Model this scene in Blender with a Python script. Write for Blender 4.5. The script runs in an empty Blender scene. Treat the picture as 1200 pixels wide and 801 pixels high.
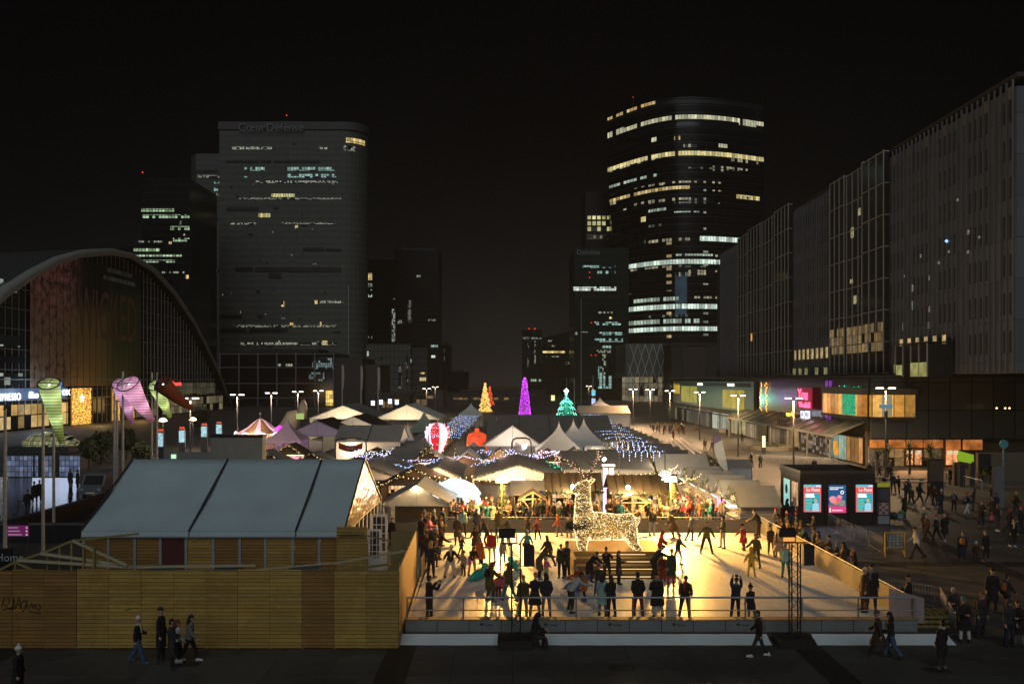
import bpy, bmesh, math, random
from mathutils import Vector, Matrix, noise as mnoise
random.seed(7)
R = math.radians
S = bpy.context.scene
C = S.collection
CH = 10.5      # eye height of the photographer on the steps
def gp(px, py, z=0.0):                     # a spot on a level surface
    D = 1000.0*(CH-z)/(py-445.0); return Vector(((px-600)/1000.0*D, D, z))
def at(px, py, Y):                         # a spot at a known distance
    return Vector(((px-600)/1000.0*Y, Y, CH+(445.0-py)/1000.0*Y))
# ------------------------------------------------------------------ materials
MATS = {}
def _new(name):
    m = bpy.data.materials.new(name); m.use_nodes = True
    MATS[name] = m
    return m, m.node_tree, m.node_tree.nodes['Principled BSDF']
def N(nt, kind, **kw):
    n = nt.nodes.new(kind)
    for k, v in kw.items():
        if k in n.inputs: n.inputs[k].default_value = v
        else: setattr(n, k, v)
    return n
def coords(nt, kind='Object'):
    return nt.nodes.new('ShaderNodeTexCoord').outputs[kind]
def math_(nt, op, a, b=None):
    n = nt.nodes.new('ShaderNodeMath'); n.operation = op
    for i, v in enumerate((a, b)):
        if v is None: continue
        if isinstance(v, (int, float)): n.inputs[i].default_value = v
        else: nt.links.new(v, n.inputs[i])
    return n.outputs[0]
def mixc(nt, fac, a, b, mode='MIX'):
    n = nt.nodes.new('ShaderNodeMix'); n.data_type = 'RGBA'; n.blend_type = mode
    for i, v in ((0, fac), (6, a), (7, b)):
        if isinstance(v, (int, float)): n.inputs[i].default_value = v
        elif isinstance(v, tuple): n.inputs[i].default_value = (*v[:3], 1)
        else: nt.links.new(v, n.inputs[i])
    return n.outputs[2]
def M(name, col, rough=.6, metal=0., var=.25, scale=3., bump=0., bscale=30., trans=0., alpha=1.):
    if name in MATS: return MATS[name]
    m, nt, b = _new(name)
    co = coords(nt)
    n1 = N(nt, 'ShaderNodeTexNoise', Scale=scale, Detail=5.); nt.links.new(co, n1.inputs['Vector'])
    dark = tuple(c*(1-var) for c in col); lite = tuple(min(1, c*(1+var)) for c in col)
    nt.links.new(mixc(nt, n1.outputs['Fac'], dark, lite), b.inputs['Base Color'])
    b.inputs['Roughness'].default_value = rough; b.inputs['Metallic'].default_value = metal
    if trans: b.inputs['Transmission Weight'].default_value = trans
    if alpha < 1: b.inputs['Alpha'].default_value = alpha
    if bump:
        n2 = N(nt, 'ShaderNodeTexNoise', Scale=bscale, Detail=4.); nt.links.new(co, n2.inputs['Vector'])
        bp = N(nt, 'ShaderNodeBump', Strength=bump, Distance=.05); nt.links.new(n2.outputs['Fac'], bp.inputs['Height'])
        nt.links.new(bp.outputs['Normal'], b.inputs['Normal'])
    return m
def E(name, col, strength=1., var=.0, scale=2., sample=False, base=None):
    if name in MATS: return MATS[name]
    m, nt, b = _new(name)
    b.inputs['Base Color'].default_value = (*(base or tuple(c*.3 for c in col)), 1)
    b.inputs['Emission Color'].default_value = (*col, 1)
    b.inputs['Emission Strength'].default_value = strength
    if var:
        n1 = N(nt, 'ShaderNodeTexNoise', Scale=scale, Detail=3.); nt.links.new(coords(nt), n1.inputs['Vector'])
        mr = N(nt, 'ShaderNodeMapRange'); nt.links.new(n1.outputs['Fac'], mr.inputs[0])
        mr.inputs[1].default_value = .3; mr.inputs[2].default_value = .7
        mr.inputs[3].default_value = strength*(1-var); mr.inputs[4].default_value = strength*(1+var)
        nt.links.new(mr.outputs[0], b.inputs['Emission Strength'])
    m.cycles.emission_sampling = 'AUTO' if sample else 'NONE'
    return m
def frac_line(nt, v, period, width):       # 1 on a thin line every period
    f = math_(nt, 'FRACT', math_(nt, 'DIVIDE', v, period))
    return math_(nt, 'LESS_THAN', f, width/period)
def panes(name, cols, strength, pw, ph, lit=.8, line=.12, base=(.02,.022,.025), rough=.15, axis='X'):
    """lit glass split in panes, each with its own brightness"""
    if name in MATS: return MATS[name]
    m, nt, b = _new(name)
    sep = nt.nodes.new('ShaderNodeSeparateXYZ'); nt.links.new(coords(nt), sep.inputs[0])
    u, z = sep.outputs[axis], sep.outputs['Z']
    fu = math_(nt, 'FLOOR', math_(nt, 'DIVIDE', u, pw)); fz = math_(nt, 'FLOOR', math_(nt, 'DIVIDE', z, ph))
    cb = nt.nodes.new('ShaderNodeCombineXYZ'); nt.links.new(fu, cb.inputs[0]); nt.links.new(fz, cb.inputs[1])
    wn = N(nt, 'ShaderNodeTexWhiteNoise', noise_dimensions='3D'); nt.links.new(cb.outputs[0], wn.inputs['Vector'])
    rp = nt.nodes.new('ShaderNodeValToRGB'); nt.links.new(wn.outputs['Value'], rp.inputs[0])
    rp.color_ramp.elements[0].color = (*cols[0], 1); rp.color_ramp.elements[1].color = (*cols[1], 1)
    on = math_(nt, 'LESS_THAN', wn.outputs['Value'], lit)
    sepc = nt.nodes.new('ShaderNodeSeparateColor'); nt.links.new(wn.outputs['Color'], sepc.inputs[0])
    br = math_(nt, 'ADD', math_(nt, 'MULTIPLY', sepc.outputs[2], .8), .4)
    n1 = N(nt, 'ShaderNodeTexNoise', Scale=1.6/max(.3, min(pw, ph)), Detail=2.); nt.links.new(coords(nt), n1.inputs['Vector'])
    br = math_(nt, 'MULTIPLY', br, math_(nt, 'ADD', math_(nt, 'MULTIPLY', n1.outputs['Fac'], 1.4), .3))
    ln = math_(nt, 'MAXIMUM', frac_line(nt, u, pw, pw*line), frac_line(nt, z, ph, ph*line*.8))
    k = math_(nt, 'MULTIPLY', math_(nt, 'MULTIPLY', on, br), math_(nt, 'SUBTRACT', 1., ln))
    nt.links.new(rp.outputs[0], b.inputs['Emission Color'])
    nt.links.new(math_(nt, 'MULTIPLY', k, strength), b.inputs['Emission Strength'])
    b.inputs['Base Color'].default_value = (*base, 1); b.inputs['Roughness'].default_value = rough
    m.cycles.emission_sampling = 'NONE'
    return m
def gridmat(name, col, linecol, pw, ph, lw, lh, rough=.4, metal=0., axis='X', var=.3, lineoff=0.):
    """cladding: panels with joints; each panel a little different"""
    if name in MATS: return MATS[name]
    m, nt, b = _new(name)
    sep = nt.nodes.new('ShaderNodeSeparateXYZ'); nt.links.new(coords(nt), sep.inputs[0])
    u, z = sep.outputs[axis], sep.outputs['Z']
    cb = nt.nodes.new('ShaderNodeCombineXYZ')
    nt.links.new(math_(nt, 'FLOOR', math_(nt, 'DIVIDE', u, pw)), cb.inputs[0]); nt.links.new(math_(nt, 'FLOOR', math_(nt, 'DIVIDE', z, ph)), cb.inputs[1])
    wn = N(nt, 'ShaderNodeTexWhiteNoise', noise_dimensions='3D'); nt.links.new(cb.outputs[0], wn.inputs['Vector'])
    n1 = N(nt, 'ShaderNodeTexNoise', Scale=.15, Detail=5.); nt.links.new(coords(nt), n1.inputs['Vector'])
    c = mixc(nt, wn.outputs['Value'], tuple(x*(1-var) for x in col), tuple(min(1, x*(1+var)) for x in col))
    c = mixc(nt, math_(nt, 'MULTIPLY', n1.outputs['Fac'], .5), c, tuple(x*.5 for x in col))
    ln = math_(nt, 'MAXIMUM', frac_line(nt, u, pw, lw), frac_line(nt, z, ph, lh))
    nt.links.new(mixc(nt, ln, c, linecol), b.inputs['Base Color'])
    b.inputs['Roughness'].default_value = rough; b.inputs['Metallic'].default_value = metal
    if 'glass' in name: b.inputs['Specular IOR Level'].default_value = .12; b.inputs['Roughness'].default_value = max(rough, .2)
    return m
def wood(name, c1, c2, ph=.145, axis='Z', rough=.65, along='X'):
    """boards with their own tones, grain, knots and a dark joint"""
    if name in MATS: return MATS[name]
    m, nt, b = _new(name)
    co = coords(nt)
    sep = nt.nodes.new('ShaderNodeSeparateXYZ'); nt.links.new(co, sep.inputs[0])
    z = sep.outputs[axis]
    row = math_(nt, 'FLOOR', math_(nt, 'DIVIDE', z, ph))
    row = math_(nt, 'ADD', row, math_(nt, 'MULTIPLY', math_(nt, 'FLOOR', math_(nt, 'DIVIDE', math_(nt, 'ADD', sep.outputs['X'], 14.02), 1.255)), 17.31))
    wn = N(nt, 'ShaderNodeTexWhiteNoise', noise_dimensions='1D'); nt.links.new(row, wn.inputs['W'])
    mp = N(nt, 'ShaderNodeMapping')
    mp.inputs['Scale'].default_value = (1.2, 1.2, 14) if axis == 'Z' else (14, 14, 1.2)
    nt.links.new(co, mp.inputs['Vector'])
    g = N(nt, 'ShaderNodeTexNoise', Scale=2.2, Detail=6., Roughness=.7); nt.links.new(mp.outputs[0], g.inputs['Vector'])
    vo = N(nt, 'ShaderNodeTexVoronoi', Scale=3.3); nt.links.new(co, vo.inputs['Vector'])
    knot = math_(nt, 'LESS_THAN', vo.outputs['Distance'], .085)
    c = mixc(nt, wn.outputs['Value'], c1, c2)
    c = mixc(nt, g.outputs['Fac'], c, tuple(x*.55 for x in c1), 'MIX')
    c = mixc(nt, math_(nt, 'MULTIPLY', knot, .65), c, tuple(x*.25 for x in c1))
    ws_ = N(nt, 'ShaderNodeTexNoise', Scale=.55, Detail=6., Roughness=.7); nt.links.new(co, ws_.inputs['Vector'])
    c = mixc(nt, math_(nt, 'MULTIPLY', math_(nt, 'GREATER_THAN', ws_.outputs['Fac'], .5), math_(nt, 'MULTIPLY', ws_.outputs['Fac'], .55)), c, tuple(x*.55 for x in c1))
    ln = frac_line(nt, z, ph, .016)
    nt.links.new(mixc(nt, ln, c, tuple(x*.12 for x in c1)), b.inputs['Base Color'])
    b.inputs['Roughness'].default_value = rough
    bp = N(nt, 'ShaderNodeBump', Strength=.6, Distance=.02); nt.links.new(math_(nt, 'SUBTRACT', g.outputs['Fac'], ln), bp.inputs['Height'])
    nt.links.new(bp.outputs['Normal'], b.inputs['Normal'])
    return m
# ------------------------------------------------------------------ mesh builder
class MB:
    def __init__(s): s.v = []; s.f = []; s.m = []
    def poly(s, pts, mi=0):
        i = len(s.v); s.v += [tuple(p) for p in pts]; s.f.append(tuple(range(i, i+len(pts)))); s.m.append(mi); return s
    def box(s, x0, x1, y0, y1, z0, z1, mi=0, mat=None):
        i = len(s.v)
        pts = [Vector(p) for p in ((x0,y0,z0),(x1,y0,z0),(x1,y1,z0),(x0,y1,z0),(x0,y0,z1),(x1,y0,z1),(x1,y1,z1),(x0,y1,z1))]
        if mat is not None: pts = [mat @ p for p in pts]
        s.v += [tuple(p) for p in pts]
        for q in ((3,2,1,0),(4,5,6,7),(0,1,5,4),(1,2,6,5),(2,3,7,6),(3,0,4,7)):
            s.f.append(tuple(i+k for k in q)); s.m.append(mi)
        return s
    def bar(s, a, b, w, h, mi=0, up=(0,0,1)):
        a, b = Vector(a), Vector(b); d = (b-a); L = d.length; d.normalize()
        u = Vector(up)
        if abs(d.dot(u)) > .98: u = Vector((0,1,0))
        r = d.cross(u).normalized(); u = r.cross(d)
        mt = Matrix((( d.x, r.x, u.x, a.x),(d.y, r.y, u.y, a.y),(d.z, r.z, u.z, a.z),(0,0,0,1)))
        return s.box(0, L, -w/2, w/2, -h/2, h/2, mi, mt)
    def loft(s, rings, mi=0, cap=True, close=True):
        i0 = len(s.v); n = len(rings[0])
        for r in rings: s.v += [tuple(p) for p in r]
        for k in range(len(rings)-1):
            a, b = i0+k*n, i0+(k+1)*n
            for j in range(n if close else n-1):
                j2 = (j+1) % n
                s.f.append((a+j, a+j2, b+j2, b+j)); s.m.append(mi)
        if cap:
            s.f.append(tuple(i0+j for j in reversed(range(n)))); s.m.append(mi)
            e = i0+(len(rings)-1)*n
            s.f.append(tuple(e+j for j in range(n))); s.m.append(mi)
        return s
    def tube(s, pts, r, n=8, mi=0, cap=True, sx=1.0):
        pts = [Vector(p) for p in pts]; rings = []
        rr = r if isinstance(r, (list, tuple)) else [r]*len(pts)
        ref = None
        for k, p in enumerate(pts):
            d = (pts[min(k+1, len(pts)-1)]-pts[max(k-1, 0)])
            if d.length < 1e-9: d = Vector((0,0,1))
            d.normalize()
            if ref is None:
                ref = Vector((1,0,0)) if abs(d.x) < .9 else Vector((0,1,0))
            u = (ref - d*ref.dot(d)).normalized(); w = d.cross(u); ref = u
            rings.append([p+u*(math.cos(2*math.pi*j/n)*rr[k]*sx)+w*(math.sin(2*math.pi*j/n)*rr[k]) for j in range(n)])
        return s.loft(rings, mi, cap)
    def ell(s, c, rx, ry, rz, mat=None, nu=10, nv=7, mi=0):
        c = Vector(c); rings = []
        for k in range(1, nv):
            t = math.pi*k/nv; ring = []
            for j in range(nu):
                p = Vector((rx*math.sin(t)*math.cos(2*math.pi*j/nu), ry*math.sin(t)*math.sin(2*math.pi*j/nu), -rz*math.cos(t)))
                ring.append(c+(mat @ p if mat is not None else p))
            rings.append(ring)
        return s.loft(rings, mi)
    def octa(s, c, r, mi=0):
        i = len(s.v); x, y, z = c
        s.v += [(x+r,y,z),(x-r,y,z),(x,y+r,z),(x,y-r,z),(x,y,z+r),(x,y,z-r)]
        for q in ((0,2,4),(2,1,4),(1,3,4),(3,0,4),(2,0,5),(1,2,5),(3,1,5),(0,3,5)):
            s.f.append(tuple(i+k for k in q)); s.m.append(mi)
        return s
    def lathe(s, c, prof, n=24, mi=0, cap=True):
        return s.loft([[(c[0]+r*math.cos(2*math.pi*j/n), c[1]+r*math.sin(2*math.pi*j/n), c[2]+z) for j in range(n)] for r, z in prof], mi, cap)
    def prism(s, pts, d, mi=0):            # a flat outline pushed along d
        d = Vector(d); a = [Vector(p) for p in pts]
        return s.loft([a, [p+d for p in a]], mi)
    def mesh(s, name, mats, smooth=False, origin=(0,0,0), fix=True):
        me = bpy.data.meshes.new(name); ox, oy, oz = origin
        me.from_pydata([(x-ox, y-oy, z-oz) for x, y, z in s.v], [], s.f)
        for m in mats: me.materials.append(m)
        if any(s.m): me.polygons.foreach_set('material_index', s.m)
        if fix:
            bm = bmesh.new(); bm.from_mesh(me); bmesh.ops.recalc_face_normals(bm, faces=bm.faces); bm.to_mesh(me); bm.free()
        if smooth: me.polygons.foreach_set('use_smooth', [True]*len(me.polygons))
        me.update(); return me
    def build(s, name, mats, parent=None, smooth=False, origin=None, fix=True):
        if not isinstance(mats, (list, tuple)): mats = [mats]
        if origin is None:
            p, o = parent, Vector((0,0,0))
            while p is not None: o += p.location; p = p.parent
            if parent is None:
                xs = [v[0] for v in s.v]; ys = [v[1] for v in s.v]; zs = [v[2] for v in s.v]
                o = Vector(((min(xs)+max(xs))/2, (min(ys)+max(ys))/2, min(zs)))
        else: o = Vector(origin)
        ob = bpy.data.objects.new(name, s.mesh(name, mats, smooth, o, fix)); C.objects.link(ob)
        if parent is not None: ob.parent = parent
        else: ob.location = o
        return ob
def tag(o, label, cat, group=None):
    o['label'] = label; o['category'] = cat
    if group: o['group'] = group
    return o
def T(name, label, cat, loc=(0,0,0), group=None, rz=0.):
    o = bpy.data.objects.new(name, None); C.objects.link(o)
    o.location = loc; o.rotation_euler = (0,0,rz); o.empty_display_size = .2
    return tag(o, label, cat, group)
def struct(o, kind='structure'): o['kind'] = kind; return o
def copy_tree(o, parent=None):
    c = o.copy(); C.objects.link(c)
    if parent is not None: c.parent = parent
    for ch in list(o.children): copy_tree(ch, c)
    return c
def dup(o, loc, rz=None, label=None, scale=None):
    c = copy_tree(o); c.location = loc
    if rz is not None: c.rotation_euler = (0,0,rz)
    if label: c['label'] = label
    if scale: c.scale = (scale,)*3
    return c
def many(root, name, mbs, mats, cap=98):   # repeated parts: one mesh each, past the cap one mesh
    for mb in mbs[:cap]: mb.build(name, mats, root)
    if len(mbs) > cap:
        r = MB()
        for mb in mbs[cap:]:
            i = len(r.v); r.v += mb.v; r.f += [tuple(k+i for k in f) for f in mb.f]; r.m += mb.m
        struct(r.build(name, mats, root), 'stuff')
def box(*a): return MB().box(*a)
def text(name, body, size, loc, m, parent=None, rot=(R(90),0,0), ext=.01, align='CENTER', sx=1.0):
    cu = bpy.data.curves.new(name, 'FONT'); cu.body = body; cu.size = size; cu.extrude = ext
    cu.align_x = align; cu.align_y = 'CENTER'; cu.resolution_u = 3
    t = bpy.data.objects.new('tmp', cu)
    me = bpy.data.meshes.new_from_object(t); bpy.data.objects.remove(t); bpy.data.curves.remove(cu)
    me.materials.clear(); me.materials.append(m); me.name = name
    o = bpy.data.objects.new(name, me); C.objects.link(o)
    off = Vector((0,0,0)); p = parent
    while p is not None: off += p.location; p = p.parent
    o.parent = parent; o.location = Vector(loc)-off; o.rotation_euler = rot; o.scale = (sx,1,1)
    return o
def light(name, kind, loc, power, col, size=.3, rot=None, cone=None, parent=None, blend=.5):
    l = bpy.data.lights.new(name, kind); l.energy = power; l.color = col
    if kind == 'AREA': l.size = size
    else: l.shadow_soft_size = size
    if cone: l.spot_size = cone; l.spot_blend = blend
    o = bpy.data.objects.new(name, l); C.objects.link(o)
    off = Vector((0,0,0)); p = parent
    while p is not None: off += p.location; p = p.parent
    o.parent = parent; o.location = Vector(loc)-off
    if rot is not None: o.rotation_euler = rot
    return o
def aim(o, tgt):
    w = o.location + (o.parent.location if o.parent else Vector((0,0,0)))
    o.rotation_euler = (Vector(tgt)-w).to_track_quat('-Z', 'Y').to_euler()
# ------------------------------------------------------------------ camera, sky, moonless ambient
cam = bpy.data.cameras.new('camera'); co = bpy.data.objects.new('camera', cam); C.objects.link(co)
co.location = (0,0,CH); co.rotation_euler = (R(90),0,0)
cam.sensor_width = 36; cam.lens = 30; cam.shift_y = 44.5/1200; cam.clip_end = 6000; cam.clip_start = .5
S.camera = co
W = bpy.data.worlds.new('World'); S.world = W; W.use_nodes = True
nt = W.node_tree; bg = nt.nodes['Background']
sky = nt.nodes.new('ShaderNodeTexSky'); sky.sky_type = 'NISHITA'; sky.sun_disc = False
sky.sun_elevation = R(36); sky.sun_rotation = R(190); sky.sun_intensity = .2
tc = nt.nodes.new('ShaderNodeTexCoord')
sp = nt.nodes.new('ShaderNodeSeparateXYZ'); nt.links.new(tc.outputs['Generated'], sp.inputs[0])
up = math_(nt, 'MAXIMUM', sp.outputs['Z'], 0.0)
glow = math_(nt, 'POWER', math_(nt, 'SUBTRACT', 1.0, up), 7.0)             # city glow near the horizon
glow2 = math_(nt, 'POWER', math_(nt, 'SUBTRACT', 1.0, up), 60.0)
axis = math_(nt, 'POWER', math_(nt, 'MAXIMUM', math_(nt, 'SUBTRACT', sp.outputs['Y'], math_(nt, 'ABSOLUTE', sp.outputs['X'])), 0.0), 2.0)
back = math_(nt, 'MAXIMUM', math_(nt, 'MULTIPLY', sp.outputs['Y'], -1.0), 0.0)
g = math_(nt, 'ADD', math_(nt, 'MULTIPLY', math_(nt, 'MULTIPLY', glow, math_(nt, 'ADD', axis, .35)), .009), math_(nt, 'MULTIPLY', glow2, .006))
g = math_(nt, 'ADD', g, math_(nt, 'MULTIPLY', back, .02))                  # the lit city behind the photographer
base = mixc(nt, 1.0, (0.0003,.0003,.0004), (0,0,0), 'ADD')
cl = N(nt, 'ShaderNodeTexNoise', Scale=2.5, Detail=5.); nt.links.new(tc.outputs['Generated'], cl.inputs['Vector'])
mulv = nt.nodes.new('ShaderNodeVectorMath'); mulv.operation = 'SCALE'; mulv.inputs[0].default_value = (1.0,.92,.84)
nt.links.new(math_(nt, 'MULTIPLY', g, math_(nt, 'MAXIMUM', math_(nt, 'SUBTRACT', math_(nt, 'MULTIPLY', cl.outputs['Fac'], 3.4), .7), .15)), mulv.inputs['Scale'])
skym = nt.nodes.new('ShaderNodeVectorMath'); skym.operation = 'SCALE'; skym.inputs['Scale'].default_value = .00003
nt.links.new(sky.outputs[0], skym.inputs[0])
ad = nt.nodes.new('ShaderNodeVectorMath'); ad.operation = 'ADD'; nt.links.new(mulv.outputs[0], ad.inputs[0]); nt.links.new(base, ad.inputs[1])
ad2 = nt.nodes.new('ShaderNodeVectorMath'); ad2.operation = 'ADD'; nt.links.new(ad.outputs[0], ad2.inputs[0]); nt.links.new(skym.outputs[0], ad2.inputs[1])
nt.links.new(ad2.outputs[0], bg.inputs['Color']); bg.inputs['Strength'].default_value = 1.0
sun = light('night_ambient_sun', 'SUN', (0,-40,60), .56, (.86,.95,1.0))
sun.data.angle = R(55); sun.rotation_euler = Vector((.0,.82,-.6)).to_track_quat('-Z','Y').to_euler()
S.view_settings.view_transform = 'Standard'; S.view_settings.look = 'None'; S.view_settings.exposure = 0; S.view_settings.gamma = 1
S.view_settings.use_curve_mapping = False
S.render.engine = 'CYCLES'
cy = S.cycles; cy.use_denoising = True; cy.denoiser = 'OPENIMAGEDENOISE'; cy.use_light_tree = True
cy.max_bounces = 5; cy.diffuse_bounces = 2; cy.glossy_bounces = 3; cy.transmission_bounces = 4; cy.transparent_max_bounces = 8
cy.sample_clamp_indirect = 1.5; cy.sample_clamp_direct = 0; cy.caustics_reflective = False; cy.caustics_refractive = False
cy.use_adaptive_sampling = True; cy.adaptive_threshold = .015
# shared materials
steel = M('galvanised_steel', (.30,.31,.32), .5, .6); blackm = M('black_paint', (.012,.012,.013), .5); darkm = M('dark_metal', (.05,.052,.055), .45, .3)
white = M('white_paint', (.7,.7,.68), .5, 0, .1); greyw = M('grey_paint', (.3,.31,.31), .5)
pvc = M('white_tent_fabric', (.62,.61,.58), .55, 0, .12, 1.5, .15, 3.); gpvc = M('grey_tent_fabric', (.26,.265,.265), .6, 0, .2, 1., .15, 3.)
dpvc = M('dark_tent_fabric', (.18,.185,.185), .6, 0, .25, 1.)
timber = M('pale_timber', (.36,.27,.12), .7, 0, .25, 6.)
green = M('fir_garland', (.03,.045,.02), .8, 0, .5, 9., .8, 25.)
bulb_w = E('warm_bulb', (1,.68,.3), 5); bulb_c = E('cool_bulb', (.72,.76,1), 5); bulb_v = E('violet_bulb', (.60,.55,1), 4)
head_m = E('lamp_head_glow', (1,.76,.66), 9); flood_m = E('flood_glow', (1,.66,.22), 60)
# ================================================================== the setting
gm, nt, b = _new('plaza_paving')
cob = coords(nt); sep = nt.nodes.new('ShaderNodeSeparateXYZ'); nt.links.new(cob, sep.inputs[0])
ln = math_(nt, 'MAXIMUM', frac_line(nt, sep.outputs['X'], 2.2, .03), frac_line(nt, sep.outputs['Y'], 1.1, .03))
n1 = N(nt, 'ShaderNodeTexNoise', Scale=.25, Detail=7., Roughness=.65); nt.links.new(cob, n1.inputs['Vector'])
n2 = N(nt, 'ShaderNodeTexNoise', Scale=6., Detail=4.); nt.links.new(cob, n2.inputs['Vector'])
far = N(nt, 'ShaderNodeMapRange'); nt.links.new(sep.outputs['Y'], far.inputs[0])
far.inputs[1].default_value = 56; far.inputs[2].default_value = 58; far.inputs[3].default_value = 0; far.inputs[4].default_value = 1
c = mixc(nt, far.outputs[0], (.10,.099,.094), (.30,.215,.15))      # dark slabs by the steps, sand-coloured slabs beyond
cbx = nt.nodes.new('ShaderNodeCombineXYZ'); nt.links.new(math_(nt, 'FLOOR', math_(nt, 'DIVIDE', sep.outputs['X'], 2.2)), cbx.inputs[0]); nt.links.new(math_(nt, 'FLOOR', math_(nt, 'DIVIDE', sep.outputs['Y'], 1.1)), cbx.inputs[1])
wns = N(nt, 'ShaderNodeTexWhiteNoise', noise_dimensions='3D'); nt.links.new(cbx.outputs[0], wns.inputs['Vector'])
c = mixc(nt, math_(nt, 'MULTIPLY', wns.outputs['Value'], .45), c, (.03,.03,.029))
c = mixc(nt, math_(nt, 'MULTIPLY', math_(nt, 'GREATER_THAN', n1.outputs['Fac'], .54), .5), c, (.03,.029,.028))
c = mixc(nt, math_(nt, 'MULTIPLY', n1.outputs['Fac'], .4), c, (.04,.039,.038))
c = mixc(nt, math_(nt, 'MULTIPLY', n2.outputs['Fac'], .3), c, (.02,.02,.02))
nt.links.new(mixc(nt, math_(nt, 'MULTIPLY', ln, .8), c, (.012,.012,.012)), b.inputs['Base Color'])
b.inputs['Roughness'].default_value = .6
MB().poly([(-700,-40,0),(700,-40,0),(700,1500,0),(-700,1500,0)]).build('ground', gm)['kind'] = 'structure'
bandm = M('dark_paving', (.016,.016,.016), .6, 0, .3, 2.)
for x in (-19.6, -4.3, 11.6, 27.2):
    struct(box(x-.55, x+.55, 5, 34 if x == -4.3 else 57, .001, .004).build('paving_band', bandm))
for x0, x1 in ((17.5, 26.5), (28, 60)):
    struct(box(x0, x1, 48.2, 49.3, .001, .0045).build('paving_band', bandm))
# ================================================================== wooden hoarding
tones = [wood('larch_boards', (.54,.325,.07), (.78,.50,.13)), wood('brown_boards', (.33,.165,.035), (.5,.27,.065)),
         wood('ochre_boards', (.47,.28,.06), (.68,.43,.11)), wood('olive_boards', (.48,.30,.07), (.60,.39,.10))]
hd = T('wooden_hoarding', 'long hoarding of horizontal pine boards with graffiti at its left end', 'hoarding', (-13,33.3,0))
seq = [0,2,0,0,1,1,1,1,2,0,0,0,2,0,0,1,0,3]
x = -4.43-len(seq)*1.255; panels = []
for k, t in enumerate(seq):
    dy = random.uniform(-.02, .02)
    p = box(x+.006, x+1.249, 33.28+dy, 33.33+dy, .06, 3.10+random.uniform(-.03,.03)).build('board_panel', tones[t], hd)
    panels.append((x, p)); x += 1.255
for x, p in panels: box(x-.05, x+.05, 33.36, 33.46, 0, 3.0).build('post', timber, hd)
gra = M('black_spray', (.006,.006,.006), .5)
def tagline(pts, parent, r=.018, m_=None):
    m = MB(); pts = [Vector((at(px, py, 33.26).x, 33.262, at(px, py, 33.26).z)) for px, py in pts]
    m.tube(pts, r, 5); m.build('graffiti', m_ or gra, parent)
p0 = panels[3][1]; p1 = panels[4][1]
for seg in ([(1,711),(4,701),(9,699),(10,706),(4,709),(12,714)], [(14,714),(15,700),(17,713),(21,699),(24,712)], [(23,706),(29,703),(31,709),(26,712),(33,713)], [(2,714),(13,711)]):
    tagline([(a+1, b) for a, b in seg], p0, .02)
for seg in ([(21,706),(27,716),(32,704)], [(34,711),(37,706),(39,713),(41,707),(43,714)], [(36,710),(42,709)], [(44,707),(48,711),(44,714),(48,717)], [(34,715),(47,719)]):
    tagline(seg, p1, .014)
tagline([(146,715),(151,713),(157,712),(163,712)], panels[7][1], .014, M('green_spray', (.03,.16,.02), .6))
pw = T('plywood_fence', 'tall plywood side fence glowing orange along the left edge of the ice rink', 'fence', (-4.5,37.5,0))
osb = M('chipboard', (.50,.31,.10), .6, 0, .35, 14., .4, 40.)
for k in range(7):
    y0 = 33.4+k*1.22; xx = -4.44-(y0-33.4)*.034
    MB().loft([[(xx,y0,.05),(xx+.03,y0,.05),(xx+.03,y0,3.1),(xx,y0,3.1)], [(xx-.041,y0+1.21,.05),(xx-.011,y0+1.21,.05),(xx-.011,y0+1.21,3.1),(xx-.041,y0+1.21,3.1)]]).build('board_panel', osb, pw)
    box(xx-.12, xx-.03, y0, y0+.09, 0, 3.05).build('post', timber, pw)
bk = T('plywood_screen', 'dark plywood screen closing the gap behind the orange fence', 'fence', (-5.3,42.0,0))
box(-5.95, -4.78, 42.0, 42.03, .05, 3.05).build('board_panel', M('dark_plywood', (.17,.15,.06), .7, 0, .3, 5.), bk)
box(-5.95, -5.86, 42.04, 42.13, 0, 3.0).build('post', timber, bk); box(-4.9, -4.8, 42.04, 42.13, 0, 3.0).build('post', timber, bk)
wp = T('wooden_screen', 'brown board screen standing at the right corner of the big marquee', 'fence', (-7.3,39.4,0))
box(-8.1, -6.68, 39.4, 39.44, .05, 3.72).build('board_panel', tones[3], wp); box(-8.0, -7.9, 39.45, 39.54, 0, 3.6).build('post', timber, wp); box(-6.85, -6.75, 39.45, 39.54, 0, 3.6).build('post', timber, wp)
# ================================================================== lumber in front of the marquee
lf = T('lumber_frame', 'skeleton of pale lumber beams leaning above the wooden hoarding', 'timber frame', (-17,36,0))
lum = M('raw_lumber', (.46,.40,.24), .7, 0, .2, 5.); lumd = M('old_lumber', (.27,.21,.07), .7, 0, .3, 5.)
for (a, b2, y0, y1, w, m) in (((21,656),(154,664),35.4,36.5,.11,lum), ((47,648),(149,662),35.6,36.6,.11,lum), ((85,633),(149,662),36,36.3,.1,lum),
        ((85,633),(163,625),36,36.8,.08,lumd), ((54,646),(85,633),36,36,.09,lumd), ((0,667),(18,658),35.5,35.5,.09,lumd), ((18,658),(42,669),35.5,35.5,.09,lumd), ((18,658),(54,646),35.5,36,.09,lumd),
        ((149,664),(300,662),36.9,37.2,.1,lum), ((390,660),(474,645),35,36.5,.09,lum), ((396,668),(455,661),34.8,36,.09,lumd), ((420,625),(478,638),38.8,37.5,.06,lumd), ((300,667),(392,659),34.9,35.1,.06,lum), ((395,625),(428,624),39.2,39.2,.1,lumd)):
    MB().bar(at(*a, y0), at(*b2, y1), w, w).build('beam', m, lf)
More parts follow.
